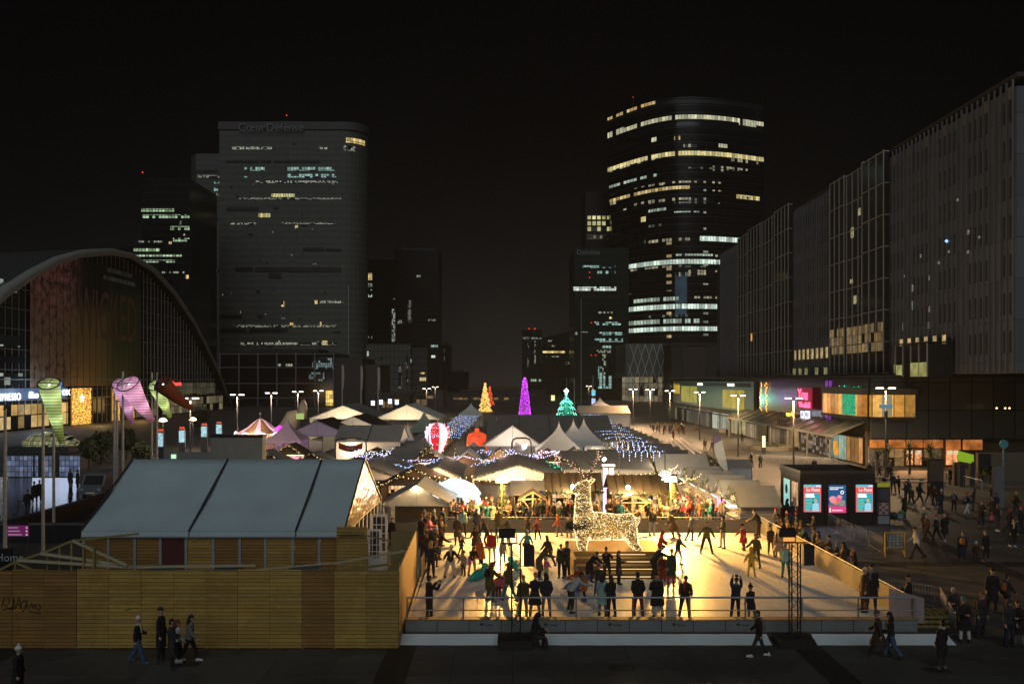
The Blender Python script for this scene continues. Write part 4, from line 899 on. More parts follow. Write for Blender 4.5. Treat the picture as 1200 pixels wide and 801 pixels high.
# trees by the hall
for k, (px, Y, h, r, lab) in enumerate(((118,105,5.2,2.2,'dark leafy tree before the golden light wall'),(148,112,4.6,1.9,'rounder dark tree just right of the golden light wall'),(104,98,3.8,1.3,'small thin tree beside the shop windows'),(165,100,3.6,1.5,'low bushy tree near the mushroom lamp'),(236,190,6,3.2,'far dark tree under the red neon script'))):
    p = at(px, 545, Y); tree('leafy_tree', lab, p.x, Y, h, r, 1500, .2, leafm, .12)
for k, (px, py) in enumerate(((188,515),(213,511),(239,505.5),(256.5,502.5))):
    Y = (95,108,125,140)[k]; p = at(px, py, Y); t = T('lit_totem', 'blue lit advertising totem with red cap, %s from the left' % ('first','second','third','last')[k], 'sign totem', (p.x,Y,0), 'blue lit totems by the hall')
    wd = .36*Y/95; hh = p.z; box(p.x-wd,p.x+wd,Y,Y+.25,0,hh+.9).build('case', darkm, t); box(p.x-wd*.85,p.x+wd*.85,Y-.03,Y-.002,hh-.75,hh+.75).build('screen', E('totem_blue', (.45,.75,.85), .75, .5, 3.), t); box(p.x-wd*.7,p.x+wd*.7,Y,Y+.2,hh+.905,hh+1.2).build('cap', E('totem_red', (.9,.12,.05), .6), t)
# ================================================================== sunken access at the far left
for xa, xb, ya, yb, nm in ((-60,-20.4,56.5,57.0,''),):
    pass
pit = T('parapet_wall', 'black parapet wall around the sunken access left of the marquee', 'wall', (-27,56,0)); box(-34,-20.6,55,55.4,0,1.15).build('wall', M('black_stone', (.014,.014,.015), .4), pit); box(-34.05,-20.5,54.95,55.45,1.152,1.24).build('coping', M('dim_coping', (.09,.09,.09), .5), pit)
box(-34.0,-33.6,55.5,75,0,1.1).build('wall', MATS['black_stone'], pit)
struct(MB().poly([(-60,57,.006),(-33.7,57,.006),(-33.7,92,.006),(-60,92,.006)]).build('wet_paving', M('wet_stone', (.03,.032,.035), .12, 0, .4, .8, .25, 6.)))
struct(MB().poly([(-33.5,57,.007),(-21,57,.007),(-21,92,.007),(-33.5,92,.007)]).build('roadway', M('asphalt_black', (.014,.014,.015), .5, 0, .4, .8)))
gs = T('glass_screen', 'bluish white backlit glass wall reflected in wet paving at far left', 'glass wall', (-50,92,0))
bw = panes('bluewhite_panes', ((.40,.52,.95),(.6,.72,1)), .26, .45, .6, .97, .12)
for a, b2, k in ((6,38,0),(41,44,1),(52,60,2),(70,93,3)):
    q0, q1 = at(a,500,92), at(b2,500,92); box(q0.x,q1.x,92,92.1,.1,2.3).build('lit_panel', bw, gs); box(q0.x-.2,q0.x-.02,91.95,92.2,0,2.5).build('post', darkm, gs)
box(at(4,500,92).x,at(95,500,92).x,91.9,92.3,2.52,2.75).build('lintel', darkm, gs)
light('screen_light', 'AREA', (-49,91.6,1.4), 90, (.62,.74,1), 5., (R(90),0,R(180)))
dm = T('glass_dome', 'low glazed dome glowing yellow green behind the dark access', 'skylight', (-52,100,0)); rings = []
q0, q1 = at(28,557,100), at(92,557,100); cx, rx = (q0.x+q1.x)/2, (q1.x-q0.x)/2
for k in range(7):
    a = math.pi/2*k/6; rings.append([(cx+rx*math.cos(a)*math.cos(j/20*math.tau), 100+2.6*math.cos(a)*math.sin(j/20*math.tau), 2.9+1.5*math.sin(a)) for j in range(20)])
MB().loft(rings[:-1]).build('glazing', panes('dome_panes', ((.5,.5,.2),(.7,.7,.4)), .45, .35, .5, .9, .15), dm, True); box(cx-rx-.2,cx+rx+.2,97.2,102.8,0,2.88).build('base', M('dark_base', (.04,.04,.04), .6), dm)
ds = T('direction_sign', 'purple and black direction sign standing in the dark at far left', 'sign', (-28.5,49,0)); q0, q1 = at(8,628,49), at(33,609,49)
box(q0.x,q1.x,49,49.06,q0.z,q0.z+.62).build('panel', E('sign_purple', (.22,.02,.14), .45), ds); box(q0.x,q1.x,49,49.06,q0.z+.63,q1.z).build('panel', blackm, ds)
for x in (q0.x+.1,q1.x-.1): MB().tube([(x,49.1,0),(x,49.1,q1.z)], .03, 6).build('post', darkm, ds)
for k in range(3):
    MB().tube([(q1.x-.08,48.995,q0.z+.1+k*.2),(q1.x-.08,48.985,q0.z+.1+k*.2)], .06, 10).build('arrow_disc', E('disc_white', (.7,.65,.75), .5), ds); box(q0.x+.08,q0.x+.85-.1*k,48.985,48.995,q0.z+.07+k*.2,q0.z+.13+k*.2).build('lettering', E('letter_pink', (.7,.5,.65), .35), ds)
hs = T('wall_lettering', 'pale lettering on the dark wall just above the hoarding at far left', 'sign', (-23,38.5,0)); q = at(12,653,38.5); text('lettering', 'Home', .5, (q.x,38.45,q.z), M('pale_letters', (.4,.42,.42), .6), hs)
box(-26,-22.6,38.5,38.6,0,2.9).build('board', M('black_stone', (.014,.014,.015)), hs)
van = T('white_van', 'white delivery van parked in the dark beside the marquee roof edge', 'van', gp(112,583)); vp = gp(112,583)
prof = [(-.95,.4),(-.95,1.0),(-.55,1.2),(-.05,2.05),(.2,2.2),(4.,2.2),(4.1,2.0),(4.1,.4)]
MB().prism([(vp.x-1.0,vp.y+a,z) for a,z in prof], (2.0,0,0)).build('body', M('van_white', (.13,.145,.15), .3, 0, .1), van)
MB().prism([(vp.x-.85,vp.y-.56,1.24),(vp.x+.85,vp.y-.56,1.24),(vp.x+.78,vp.y-.09,2.0),(vp.x-.78,vp.y-.09,2.0)], (0,-.02,.01)).build('windscreen', M('dark_glass', (.03,.03,.03)), van)
for s in (-1,1):
    for a in (.1,3.2): MB().tube([(vp.x+s*.82,vp.y+a,.36),(vp.x+s*1.03,vp.y+a,.36)], .36, 14).build('wheel', blackm, van)
    box(vp.x+s*.75-.14,vp.x+s*.75+.14,vp.y-.98,vp.y-.951,.78,.95).build('headlight', M('lens_clear', (.4,.4,.4), .1), van)
box(vp.x-.4,vp.x+.4,vp.y-.97,vp.y-.951,.5,.62).build('plate', white, van)
# ================================================================== towers
def plan_tower(root, plan, z0, z1, mat, name='wall', smooth=False):
    return MB().loft([[(x,y,z) for x,y in plan] for z in (z0,z1)]).build(name, mat, root, smooth)
def patch(root, px0, px1, y0, y1, Y, mat, name='lit_window'):
    a, b2 = at(px0, y1, Y), at(px1, y0, Y); return box(a.x,b2.x,Y-.25,Y,a.z,b2.z).build(name, mat, root)
w_teal = panes('office_teal', ((.45,.8,.72),(.6,.9,.8)), .55, 1.6, 1.8, .75, .15); w_yel = panes('office_yellow', ((.9,.75,.25),(.85,.85,.45)), .75, 1.5, 3., .9, .18)
w_dim = panes('office_dim', ((.5,.5,.42),(.7,.7,.6)), .22, 1.5, 1.8, .55, .2); w_grn = panes('office_green', ((.6,.85,.5),(.7,.9,.65)), .7, 1.6, 3., .9, .18)
w_wht = panes('office_white', ((.75,.85,.72),(.8,.95,.85)), .95, 1.5, 3.2, .97, .10); w_drk = M('dark_slot', (.006,.006,.006), .5)
w_spk = panes('office_spark', ((.8,.85,.6),(.7,.8,.75)), .42, .9, 1.2, .6, .2); w_amb = panes('office_amber', ((1,.7,.22),(1,.82,.4)), .9, 1.5, 3.2, .95, .12)
# pale tower with rounded ends
cd = T('office_tower', 'pale office tower with a rounded right edge and rooftop letters', 'tower', (-128,520,0))
cdm = gridmat('pale_facade', (.105,.109,.093), (.068,.07,.06), 1.45, 3.72, .22, 1.5, .6, 0, 'X', .14)
X = lambda px, Y: (px-600)/1000*Y
plan = [(X(257,500),500),(X(400,500),500)]+[(X(400,500)+13.5*math.sin(a),513.5-13.5*math.cos(a)) for a in [math.pi/2*i/8 for i in range(1,9)]]+[(X(428,560),560),(X(257,500),560)]
plan_tower(cd, plan, 20, 157, cdm)
plan_tower(cd, [(x+(.8 if x > -100 else -.5),y-.8) for x,y in plan[:-2]]+plan[-2:], 157, 161.5, M('parapet_grey', (.06,.06,.055), .6), 'parapet'); box(-141,-128,520,540,161.5,168).build('plant_room', M('dark_plant', (.02,.02,.02)), cd)
text('lettering', 'Cœur', 6.6, (X(295,498),498.0,157.6), M('roof_letters', (.18,.18,.17), .6), cd, ext=.2); text('lettering', 'Défense', 6.6, (X(334,498),498.0,157.6), MATS['roof_letters'], cd, ext=.2)
for r in ((286,310,196,200),(337,392,196,200),(286,290,205,208),(337,394,204,208)): patch(cd,*r,499.7,w_teal)
for r in ((318,345,227,231.5),(303,317,250,254.5)): patch(cd,*r,499.7,w_yel)
for r in ((272,320,172,175.5),(372,384,172,175),(300,396,212,214.5),(270,300,261,263),(330,395,261,262.5),(280,400,232,233.5),(368,402,352,355),(275,395,381,383),(282,395,401,404)): patch(cd,*r,499.7,w_spk)
for r in ((265,303,187.5,190.5),(306,318,187.5,190.5),(321,375,187.5,190.5),(265,303,243,246.5),(320,326,242,245),(355,380,290,294),(382,400,291,294),(276,296,313,318),(299,400,313,318.5),(257,284,369,373),(302,308,369,373),(257,288,385,389),(292,337,385,389),(390,399,388,390),(300,305,340,343),(315,330,320,326),(352,360,262,265)): patch(cd,*r,499.75,w_drk,'open_slot')
for r in ((330,333,353,359),(369,372,352,356),(340,344,378,381),(375,377,377,382),(346,349,264,268),(378,384,399,404),(408,409,335,415)): patch(cd,*r,499.7,w_amb if r[0] != 408 else M('pale_edge', (.3,.3,.28)))  # last patch is a plain pale strip along the edge, no window
random.seed(32)
for k in range(46):
    px_, py_ = random.uniform(259,396), random.uniform(165,410); patch(cd,px_,px_+random.choice([1.2,1.2,2.4,5]),py_,py_+2.2,499.72,random.choice([w_drk,w_drk,w_dim,w_dim,w_spk]),'window')
c0 = (X(400,500),513.5)
for z, a0, a1, m in ((149.5,.2,1.15,w_amb),(144.8,.1,.6,w_spk)):
    rr = 13.75; MB().loft([[(c0[0]+rr*math.sin(a0+(a1-a0)*i/8),c0[1]-rr*math.cos(a0+(a1-a0)*i/8),zz) for i in range(9)] for zz in (z,z+3)], close=False, cap=False).build('lit_window', m, cd)
for px, py in ((285,147),(341,139),(378,148)): p = at(px,py+2,525); MB().octa((p.x,515,p.z),.5).build('beacon', E('red_beacon', (1,.04,.02), 1.5), cd)
c2 = T('office_tower', 'narrower pale tower slab standing left behind the lettered tower', 'tower', (-197,545,0)); plan_tower(c2, [(X(224,540)+3,540),(X(262,540),540),(X(262,540),580),(X(222,540)-1,580),(X(222,540)-1,546)], 10, 10.5+(445-180)*.54, cdm)
for r in ((225,257,315,319.5),): patch(c2,*r,539.7,w_yel)
for r in ((232,257,205.5,208.5),(228,257,226,229),(234,246,235,236.5)): patch(c2,*r,539.7,w_spk)
for r in ((251,257,213,215),(251,257,220,224)): patch(c2,*r,539.7,w_teal)
for r in ((228,255,199,202),(228,255,256,259),(224,255,400,404),(230,250,368,371)): patch(c2,*r,539.75,w_drk,'open_slot')
dk = gridmat('dark_glass_facade', (.008,.0085,.009), (.016,.016,.016), 1.5, 3.6, .15, .9, .25, 0, 'X', .4)
lt = T('office_tower', 'black office tower at left with greenish lit rows behind the hall arch', 'tower', (-170,440,0)); plan_tower(lt, [(X(166,430),430),(X(222,430),430),(X(222,430),470),(X(166,430),470)], 0, 112, dk)
for r in ((166,204,244.5,248),(167,222,251.5,255.5),(200,222,265,269.5),(203,222,279,283)): patch(lt,*r,429.7,w_grn)
for r in ((210,213,259,263),(214,217,274,276),(217,219,286,288)): patch(lt,*r,429.7,w_spk)
p = at(172,208,440); MB().octa((p.x,435,p.z+1.5),.5).build('beacon', E('red_beacon', (1,.04,.02), 1.5), lt)
l2 = T('office_block', 'lower black block with scattered lit rows just above the hall arch', 'block', (-175,400,0)); plan_tower(l2, [(X(138,400),400),(X(224,400),400),(X(224,400),425),(X(138,400),425)], 0, 73, dk)
for r in ((157,187,291,294.5),(156,213,297.5,300.5),(160,205,304.5,307.5)): patch(l2,*r,399.7,w_grn)
for r in ((171,178,311,314.5),(218,221,322,327),(198,201,283,286)): patch(l2,*r,399.7,w_amb)
for r in ((155,190,282,284),(190,220,318,320)): patch(l2,*r,399.7,w_spk)
# low glazed building under the lettered tower
lb = T('glazed_block', 'low black glazed block with a pale frame grid below the lettered tower', 'block', (-84,335,0)); Yb = 330
plan_tower(lb, [(X(258,Yb),Yb),(X(392,Yb),Yb),(X(392,Yb),Yb+30),(X(258,Yb),Yb+30)], 0, 21, M('block_glass', (.008,.008,.009), .12)); box(X(292,Yb),X(372,Yb),Yb+2,Yb+20,21,22.5).build('roof_plant', blackm, lb)
fr = M('pale_frame', (.13,.13,.125), .5)
for k in range(7): x = X(258+k*22.2,Yb); box(x-.22,x+.22,Yb-.3,Yb-.01,0,21).build('column', fr, lb)
for z in (20.4,15.2,9.0,3.4): box(X(258,Yb)+.3,X(392,Yb)-.3,Yb-.22,Yb-.01,z,z+.35).build('beam', fr, lb)
for r in ((366,392,419,432),(362,380,436,446)): patch(lb,*r,Yb-.02,panes('block_teal', ((.35,.55,.55),(.5,.7,.7)), .35, .9, .9, .5, .2))
patch(lb,382,392,457,475,Yb-.02,panes('block_amber', ((1,.6,.1),(1,.75,.25)), 1.1, .9, 1.6, .9, .1)); patch(lb,326,354,426,429,Yb-.02,w_spk)
box(X(392,Yb)+.2,X(425,Yb),Yb,Yb+30,0,19).build('side_wing', M('wing_dark', (.022,.018,.016), .5), lb); box(X(425,Yb)+.1,X(444,Yb),Yb+4,Yb+30,0,16.5).build('side_wing', M('wing_brown', (.035,.026,.022), .5), lb)
for k, px in enumerate((401,423,443,1)):
    if px == 1: continue
    p = at(px, 427+k*1.5, 215); t = T('banner_pole', 'tall pole with a furled banner left of the market, %s' % ('nearest the glazed block','middle','right')[k], 'pole', (p.x,215,0)); MB().tube([(p.x,215,0),(p.x,215,p.z)], .16, 8).build('pole', greyw, t); MB().tube([(p.x+.25,215,p.z-6),(p.x+.28,215,p.z-3),(p.x+.25,215,p.z-.2)], [.1,.28,.2], 8).build('banner', M('banner_pale', (.45,.35,.34), .6), t)
for lab, a, b2, yt, Y, z0, wins in (('very dark tower with a column of amber windows, left of the pair','430','463',304,640,0,((430,436,320,328,w_amb),(431,436,332,336,w_spk),(430,436,339,343,w_teal),(430,436,345,348,w_wht),(458,464,350,352,w_spk),(459,464,362,400,w_spk),(431,436,394,397,w_spk))),
        ('blackest and widest dark tower of the left centre group','463','514',293,620,0,((488,493,322,325,w_spk),(505,513,404,407,w_teal),(502,511,374,376,w_spk),(478,482,352,378,w_dim),(466,474,375,379,w_spk),(504,510,416,419,w_wht))),
        ('low dark block stepping down towards the sky gap','513','527',404,700,0,((520,521,408,432,w_dim),)),('lowest dark block at the edge of the sky gap','522','548',436,760,0,((526,528,440,455,w_dim),))):
    a, b2 = int(a), int(b2); t = T('office_tower' if yt < 320 else 'office_block', lab, 'tower' if yt < 320 else 'block', (X((a+b2)/2,Y),Y+15,0)); z1 = CH+(445-yt)/1000*Y
    plan_tower(t, [(X(a,Y),Y),(X(b2,Y),Y),(X(b2,Y),Y+30),(X(a,Y),Y+30)], z0, z1, dk); box(X(a,Y)+4,X(b2,Y)-3,Y+4,Y+20,z1+.01,z1+2).build('roof_plant', blackm, t)
    for w in wins: patch(t,*w[:4],Y-.3,w[4])
pb = T('office_block', 'pale low office block with fluted walls left of the sky gap', 'block', (-60,460,0)); Y = 450
pbm = gridmat('fluted_wall', (.085,.09,.07), (.035,.037,.03), 2.2, 3.6, .5, .9, .6, 0, 'X', .15)
plan_tower(pb, [(X(429,Y),Y),(X(481,Y),Y),(X(481,Y),Y+25),(X(429,Y),Y+25)], 0, 29.5, pbm); plan_tower(pb, [(X(481,Y)+.1,Y+4),(X(500,Y),Y+4),(X(500,Y),Y+25),(X(481,Y)+.1,Y+25)], 0, 27.5, gridmat('fluted_dim', (.04,.042,.034), (.015,.015,.014), 2.2, 3.6, .5, 1.4, .6), 'wing')
for r in ((430,432,411,417,w_wht),(480,482,418,425,w_teal),(493,498,436,438,w_amb),(492,499,442,446,w_amb),(467,471,430,455,w_dim),(476,478,416,450,w_dim),(445,449,418,422,w_drk),(450,454,440,444,w_drk),(449,452,449,452,w_drk)): patch(pb,*r[:4],449.7 if r[0] < 481 else 453.7,r[4])
for k, (a, b2, yt, Y) in enumerate(((480,520,459,330),(520,612,462,420),(540,640,458,520),(440,480,462,300))):
    t = T('low_building', ('long low dark building on the esplanade left of the golden tree','long low building behind the golden and purple trees','low building closing the esplanade in the distance','dark low pavilion below the fluted block')[k], 'building', (X((a+b2)/2,Y),Y+5,0)); z1 = CH+(445-yt)/1000*Y
    box(X(a,Y),X(b2,Y),Y,Y+12,0,z1).build('wall', M('low_wall_dark', (.035,.033,.03), .7), t); box(X(a,Y)-.5,X(b2,Y)+.5,Y-.6,Y+12,z1+.01,z1+.5).build('roof', M('low_roof', (.05,.05,.05), .7), t)
    box(X(a+8,Y),X(b2-6,Y),Y-.1,Y-.01,.8,z1-1.5).build('window', panes('low_lit_%d' % k, ((1,.6,.2),(1,.7,.35)), .22, 2.5, 3., .4, .15), t)
# curved glass tower with lit floor bands
et = T('curved_tower', 'tall curved black glass tower with long lit floor bands, right of the sky gap', 'tower', (95,500,0))
K = [(712,508),(735,493),(760,480),(788,471.5),(815,470),(850,473.5),(895,484)]
def eY(px):
    for (a, ya), (b2, yb_) in zip(K, K[1:]):
        if a <= px <= b2:
            i = [k_[0] for k_ in K].index(a); u = (px-a)/(b2-a)
            sl_ = lambda j: (K[min(j+1,len(K)-1)][1]-K[max(j-1,0)][1])/(K[min(j+1,len(K)-1)][0]-K[max(j-1,0)][0])
            m0, m1, h_ = sl_(i)*(b2-a), sl_(i+1)*(b2-a), u; return (2*h_**3-3*h_**2+1)*ya+(h_**3-2*h_**2+h_)*m0+(-2*h_**3+3*h_**2)*yb_+(h_**3-h_**2)*m1
    return K[0][1] if px < 712 else K[-1][1]
def eleft(z): return 712+max(0,min(1,(125-z)/95))*20
def ering(z, off=0.):
    l = eleft(z); pxs = [l+(895-l)*i/56 for i in range(57)]; return [(X(p,eY(p)),eY(p)-off,z) for p in pxs]
etm = gridmat('curved_glass', (.007,.0075,.009), (.018,.018,.019), 1.6, 4.1, .1, .7, .12, 0, 'X', .4)
rings = [ering(z)+[(X(895,484)+4,545,z),(X(712,508)+6,545,z)] for z in (0,30,60,90,125,140,163)]
MB().loft(rings).build('wall', etm, et); MB().loft([[(p[0],p[1]+.3,163.02) for p in ering(163)],[(p[0],p[1]+.5,166) for p in ering(163)],[(p[0],p[1]+8,166) for p in ering(163)]], close=False, cap=False).build('parapet', blackm, et)
sl = []
for k in range(38):
    z = 14+k*4.1; r = ering(z,.12); r2 = ering(z+.55,.12); sl.append(MB().loft([r,r2], close=False, cap=False))
many(et, 'floor_line', sl, M('floor_edge', (.02,.02,.022), .35, .2))
def eband(p0, p1, pr, yr, h, mat):
    Yr = eY(pr); z = CH+(445-yr)/1000*Yr; zh = h/1000*Yr/2; p0 = max(p0, eleft(z)); n_ = max(2, int((p1-p0)/5)); pxs = [p0+(p1-p0)*i/n_ for i in range(n_+1)]
    MB().loft([[(X(p,eY(p)),eY(p)-.3,zz) for p in pxs] for zz in (z-zh,z+zh)], close=False, cap=False).build('lit_floor', mat, et)
e_y = panes('band_yellow', ((1,.80,.30),(.9,.82,.42)), .85, 1.7, 30, .97, .1); e_p = panes('band_pale', ((.85,.80,.50),(.8,.80,.55)), .75, 1.7, 30, .93, .12); e_d = panes('band_dim', ((.7,.62,.38),(.8,.8,.6)), .5, 1.7, 30, .55, .2)
e_a = panes('band_amber', ((1,.66,.22),(.9,.75,.4)), .7, 1.7, 30, .85, .15); e_c = panes('band_cool', ((.72,.9,.74),(.8,.95,.85)), .95, 1.6, 30, .98, .1); e_cd = panes('band_cool_dim', ((.6,.75,.6),(.7,.85,.7)), .6, 1.6, 30, .8, .15)
for bnd in ((712,768,745,127,3.5,e_a),(712,895,805,137,5,e_p),(716,895,805,145.3,4.6,e_d),(795,862,815,145.2,4.7,e_p),(866,886,876,147.5,4.8,e_p),(712,731,722,154.5,4.5,e_p),(762,769,765,164,5,e_p),(790,797,793,162,4.5,e_a),(801,817,809,170.8,3.6,e_d),(842,852,847,171,4.4,e_p),(712,895,805,179.5,5.2,e_y),(857,890,872,189,3.6,e_d),(755,845,800,213,2.4,e_d),(773,777,775,214.5,5.5,e_p),
        (714,808,770,222.5,3.8,e_a),(863,890,876,231.5,4.6,e_y),(865,895,876,232,3,e_d),(715,722,718,238,4,e_d),(725,736,730,246,2,e_d),(751,756.5,754,257,6,e_y),(820,880,840,280,5.6,e_c),(722,895,785,307,5.4,e_c),(742,795,775,350.5,4.4,e_cd),(727,895,790,359,5.6,e_c),(731,820,775,376.5,5,e_cd),(729,895,790,385,5.2,e_c),(732,895,790,402,5,e_c),(728,740,733,343,5,panes('band_orange', ((.8,.4,.15),(.9,.5,.2)), .5, 3, 30, 1.)),(720,742,730,278,3,e_d),(748,756,752,284,4,e_d)): eband(*bnd)
for yy_ in (285,300,315,323,331,339,367,394,412): eband(781,787,784,yy_,3.4,panes('core_amber', ((.9,.65,.3),(.9,.75,.4)), .6, 1.2, 30, .9))
eband(791,805,798,345,52,E('core_blue', (.10,.20,.30), .10, .6, .2))
for yy_ in (223,233,249,268,295,310,333,367,377,392): eband(824,830,827,yy_,2.4,panes('core_pale', ((.7,.7,.5),(.7,.8,.6)), .35, 1.2, 30, .8))
random.seed(31)
for k in range(34):
    yy_ = random.uniform(190,418); p0_ = random.choice([714,735,760,790,806,835]); wdt = random.uniform(8,70); eband(p0_, min(893,p0_+wdt), min(880,p0_+wdt/2), yy_, random.uniform(1.5,3.4), random.choice([e_d,e_cd,panes('band_faint', ((.5,.55,.45),(.55,.6,.5)), .22, 1.7, 30, .5, .2)]))
p = at(742,114,500); MB().octa(p, .35).build('beacon', E('red_beacon', (1,.04,.02), 1.5), et); MB().tube([(p.x,p.y,160),(p.x,p.y,p.z-.6)], .12, 6).build('antenna', darkm, et)
# lattice podium
lp_ = T('lattice_building', 'pale podium building wrapped in a diamond lattice below the curved tower', 'building', (62,440,0)); Y = 400
plan_tower(lp_, [(X(733,Y),Y),(X(786,Y),Y),(X(786,Y),Y+40),(X(733,Y),Y+40)], 12, 27.5, M('podium_grey', (.11,.115,.10), .6, 0, .2, .3)); plan_tower(lp_, [(X(742,Y),Y+2),(X(784,Y),Y+2),(X(784,Y),Y+40),(X(742,Y),Y+40)], 0, 11.9, panes('podium_glass', ((.8,.62,.3),(.75,.7,.5)), .28, 2.2, 3., .75, .12), 'glass_wall')
lat = M('lattice_white', (.5,.5,.44), .5)
for k in range(-2,8):
    for s in (1,-1):
        xa, xb, za, zb = X(738,Y)+k*3.6, X(738,Y)+k*3.6+s*8.2, 27.3, .3
        lo, hi = X(736,Y), X(785,Y); t0, t1 = 0., 1.
        if xb != xa:
            ta, tb = sorted(((lo-xa)/(xb-xa), (hi-xa)/(xb-xa))); t0, t1 = max(t0,ta), min(t1,tb)
        if t1-t0 > .1: MB().bar((xa+(xb-xa)*t0,Y-.4-.1*s,za+(zb-za)*t0),(xa+(xb-xa)*t1,Y-.4-.1*s,za+(zb-za)*t1),.7,.3).build('lattice_bar', lat, lp_)
fin = [box(X(733,Y)+i*.62,X(733,Y)+i*.62+.2,Y-.5,Y-.05,0,22) for i in range(6)]
many(lp_, 'fin', fin, M('podium_fin', (.15,.15,.13), .6))
db = T('dark_building', 'windowless dark low building between lattice podium and mall', 'building', (85,380,0)); box(X(787,380),X(852,380),380,410,0,26).build('wall', M('db_wall', (.028,.026,.024), .7, 0, .3, .1), db); box(X(800,380),X(826,380),379.7,379.95,10,25).build('panel', M('db_panel', (.045,.035,.03), .7), db); box(X(786,380),X(853,380),379.5,410,26.02,26.8).build('roof', blackm, db)
# green tinted towers
d1 = T('office_tower', 'green tinted office tower with a small grey sign at its roof edge', 'tower', (48,450,0)); Y = 440
dgm = gridmat('greenish_glass', (.010,.022,.018), (.02,.03,.026), 1.5, 3.8, .12, .6, .2, 0, 'X', .35)
plan_tower(d1, [(X(673,Y),Y),(X(737,Y),Y),(X(737,Y),Y+40),(X(673,Y),Y+40)], 0, 78.5, dgm); text('lettering', 'Deloitte', 3.6, (X(689.5,Y),Y-.5,76.2), M('grey_letters', (.22,.22,.21), .6), d1, ext=.1)
for r in ((683,721,311,313.8,w_teal),(700,721,317,320.5,w_teal),(671.5,722,336,340.5,w_wht),(697,728,377,380.8,w_teal),(674,690,388.5,392,w_spk),(699,729,389,392.5,w_teal),(697,730,396.5,400.5,w_teal),(705,716,405,408,w_teal),(698,716,410,413,w_spk),(701,718,365,367,w_spk),(714,717,371,374,w_amb),(706,710,415,440,w_spk),(701,706,429,455,w_teal),(707,717,440,455,w_teal),(716,730,412,424,w_dim)): patch(d1,*r[:4],Y-.3,r[4])
for px, py in ((691,319),(691,325),(693,378),(697,377),(693,416),(698,416)): p = at(px,py,Y-.4); MB().octa(p,.35).build('beacon', E('red_beacon', (1,.04,.02), 1.5), d1)
d2 = T('office_tower', 'slim dark tower with a block of yellow windows behind the green tinted tower', 'tower', (52,540,0)); Y = 530
plan_tower(d2, [(X(686,Y),Y),(X(718,Y),Y),(X(718,Y),Y+30),(X(686,Y),Y+30)], 0, 127, dk); m = panes('yellow_cells', ((.9,.8,.3),(.85,.85,.4)), .8, 3.0, 3.4, .85, .3)
for y in (252,259,266): patch(d2,688,714,y,y+5,Y-.3,m)
patch(d2,688,714,275,280,Y-.3,panes('yellow_cells_dim', ((.7,.6,.3),(.6,.6,.3)), .35, 2.0, 2., .6, .3))
d3 = T('office_tower', 'distant dark tower with two red beacons and a row of small lights', 'tower', (15,640,0)); Y = 640
plan_tower(d3, [(X(612,Y),Y),(X(635,Y),Y),(X(635,Y),Y+25),(X(612,Y),Y+25)], 0, 48, dgm)
for r in ((613,634,395,397,w_spk),(626,628,399,428,w_spk),(618,620,398,430,w_dim),(622,643,444,447,w_grn)): patch(d3,*r[:4],Y-.3,r[4])
for px in (620,627): MB().octa(at(px,385,Y),.6).build('beacon', E('red_beacon', (1,.04,.02), 1.5), d3)
d4 = T('office_tower', 'distant dark tower with a slanted roof between two taller ones', 'tower', (35,600,0)); Y = 600
MB().prism([at(635,396,Y),at(668,388,Y),Vector((X(668,Y),Y,0)),Vector((X(635,Y),Y,0))], (0,25,0)).build('wall', dgm, d4)
for r in ((636,662,411,413.5,w_amb),(642,648,398,400,w_spk),(640,655,417,418.5,w_spk),(642,650,404,406,w_spk),(662,668,424,427,w_spk)): patch(d4,*r[:4],Y-.3,r[4])
patch(d3,620,644,443.5,447.5,Y-45,w_grn) if False else None
for px, yt, Y, lab in ((681,350,330,'very tall thin mast catching light before the green tinted tower'),(695,440,300,'tall pale pole right of the mast'),(664,443,310,'tall banner pole behind the teal tree'),(673,443,305,'second banner pole just right of the teal tree')):
    p = at(px, yt, Y); t = T('mast', lab, 'mast', (p.x,Y,0)); MB().tube([(p.x,Y,0),(p.x,Y,p.z)], [.2,.14], 8).build('pole', M('mast_grey', (.22,.24,.24), .5), t); MB().lathe((p.x,Y,p.z), [(.2,0),(.1,.3)], 8).build('finial', darkm, t)
# ================================================================== long slab building (right)
SX = 50.0
sb = T('slab_building', 'long grey metallic slab building with vertical fins rising on the right', 'office building', (SX+10,140,0))
slm = gridmat('slab_cladding', (.105,.124,.155), (.055,.063,.076), 1.075, 4.1, .1, .12, .5, .0, 'Y', .2)
MB().prism([(SX,84.5,11.2),(SX,84.5,39.6),(SX,205,40.6),(SX,205,11.2)], (24,0,0)).build('wall', slm, sb)
box(SX+.05,SX+24.2,84.6,205.3,40.62,41.0).build('roof', M('slab_roof', (.04,.04,.042)), sb)
finm = M('slab_fin', (.125,.145,.18), .5, .0)
fins = []; y = 85.0
while y < 205:
    if not (112.5 < y < 133 or 151.5 < y < 187.5): fins.append(box(SX-.20,SX-.02,y-.06,y+.06,11.3,40.4))
    y += 1.075
many(sb, 'fin', fins, finm)
wn, wl_ = [], []; y = 85.0; wmat = M('slab_window', (.05,.052,.056), .12); sill = M('slab_blind', (.16,.16,.155), .6)
k = 0
while y < 204:
    for f in range(7):
        if 112 < y < 133 or 151 < y < 188: continue
        z = 13.2+f*3.85
        if (k+f*3) % 3 != 1: wn.append(box(SX-.10,SX-.01,y+.30,y+.62,z,z+2.2)); wn.append(box(SX-.10,SX-.01,y+1.38,y+1.70,z,z+2.2))
        if f == 6 and k % 2 == 0: wl_.append(box(SX-.12,SX-.01,y+.22,y+.9,z+2.3,z+3.5))
    y += 2.15; k += 1
many(sb, 'window', wn, wmat); many(sb, 'blind', wl_, sill)
ylw = E('lit_blind', (1,.72,.32), .42, .5, 1.2)
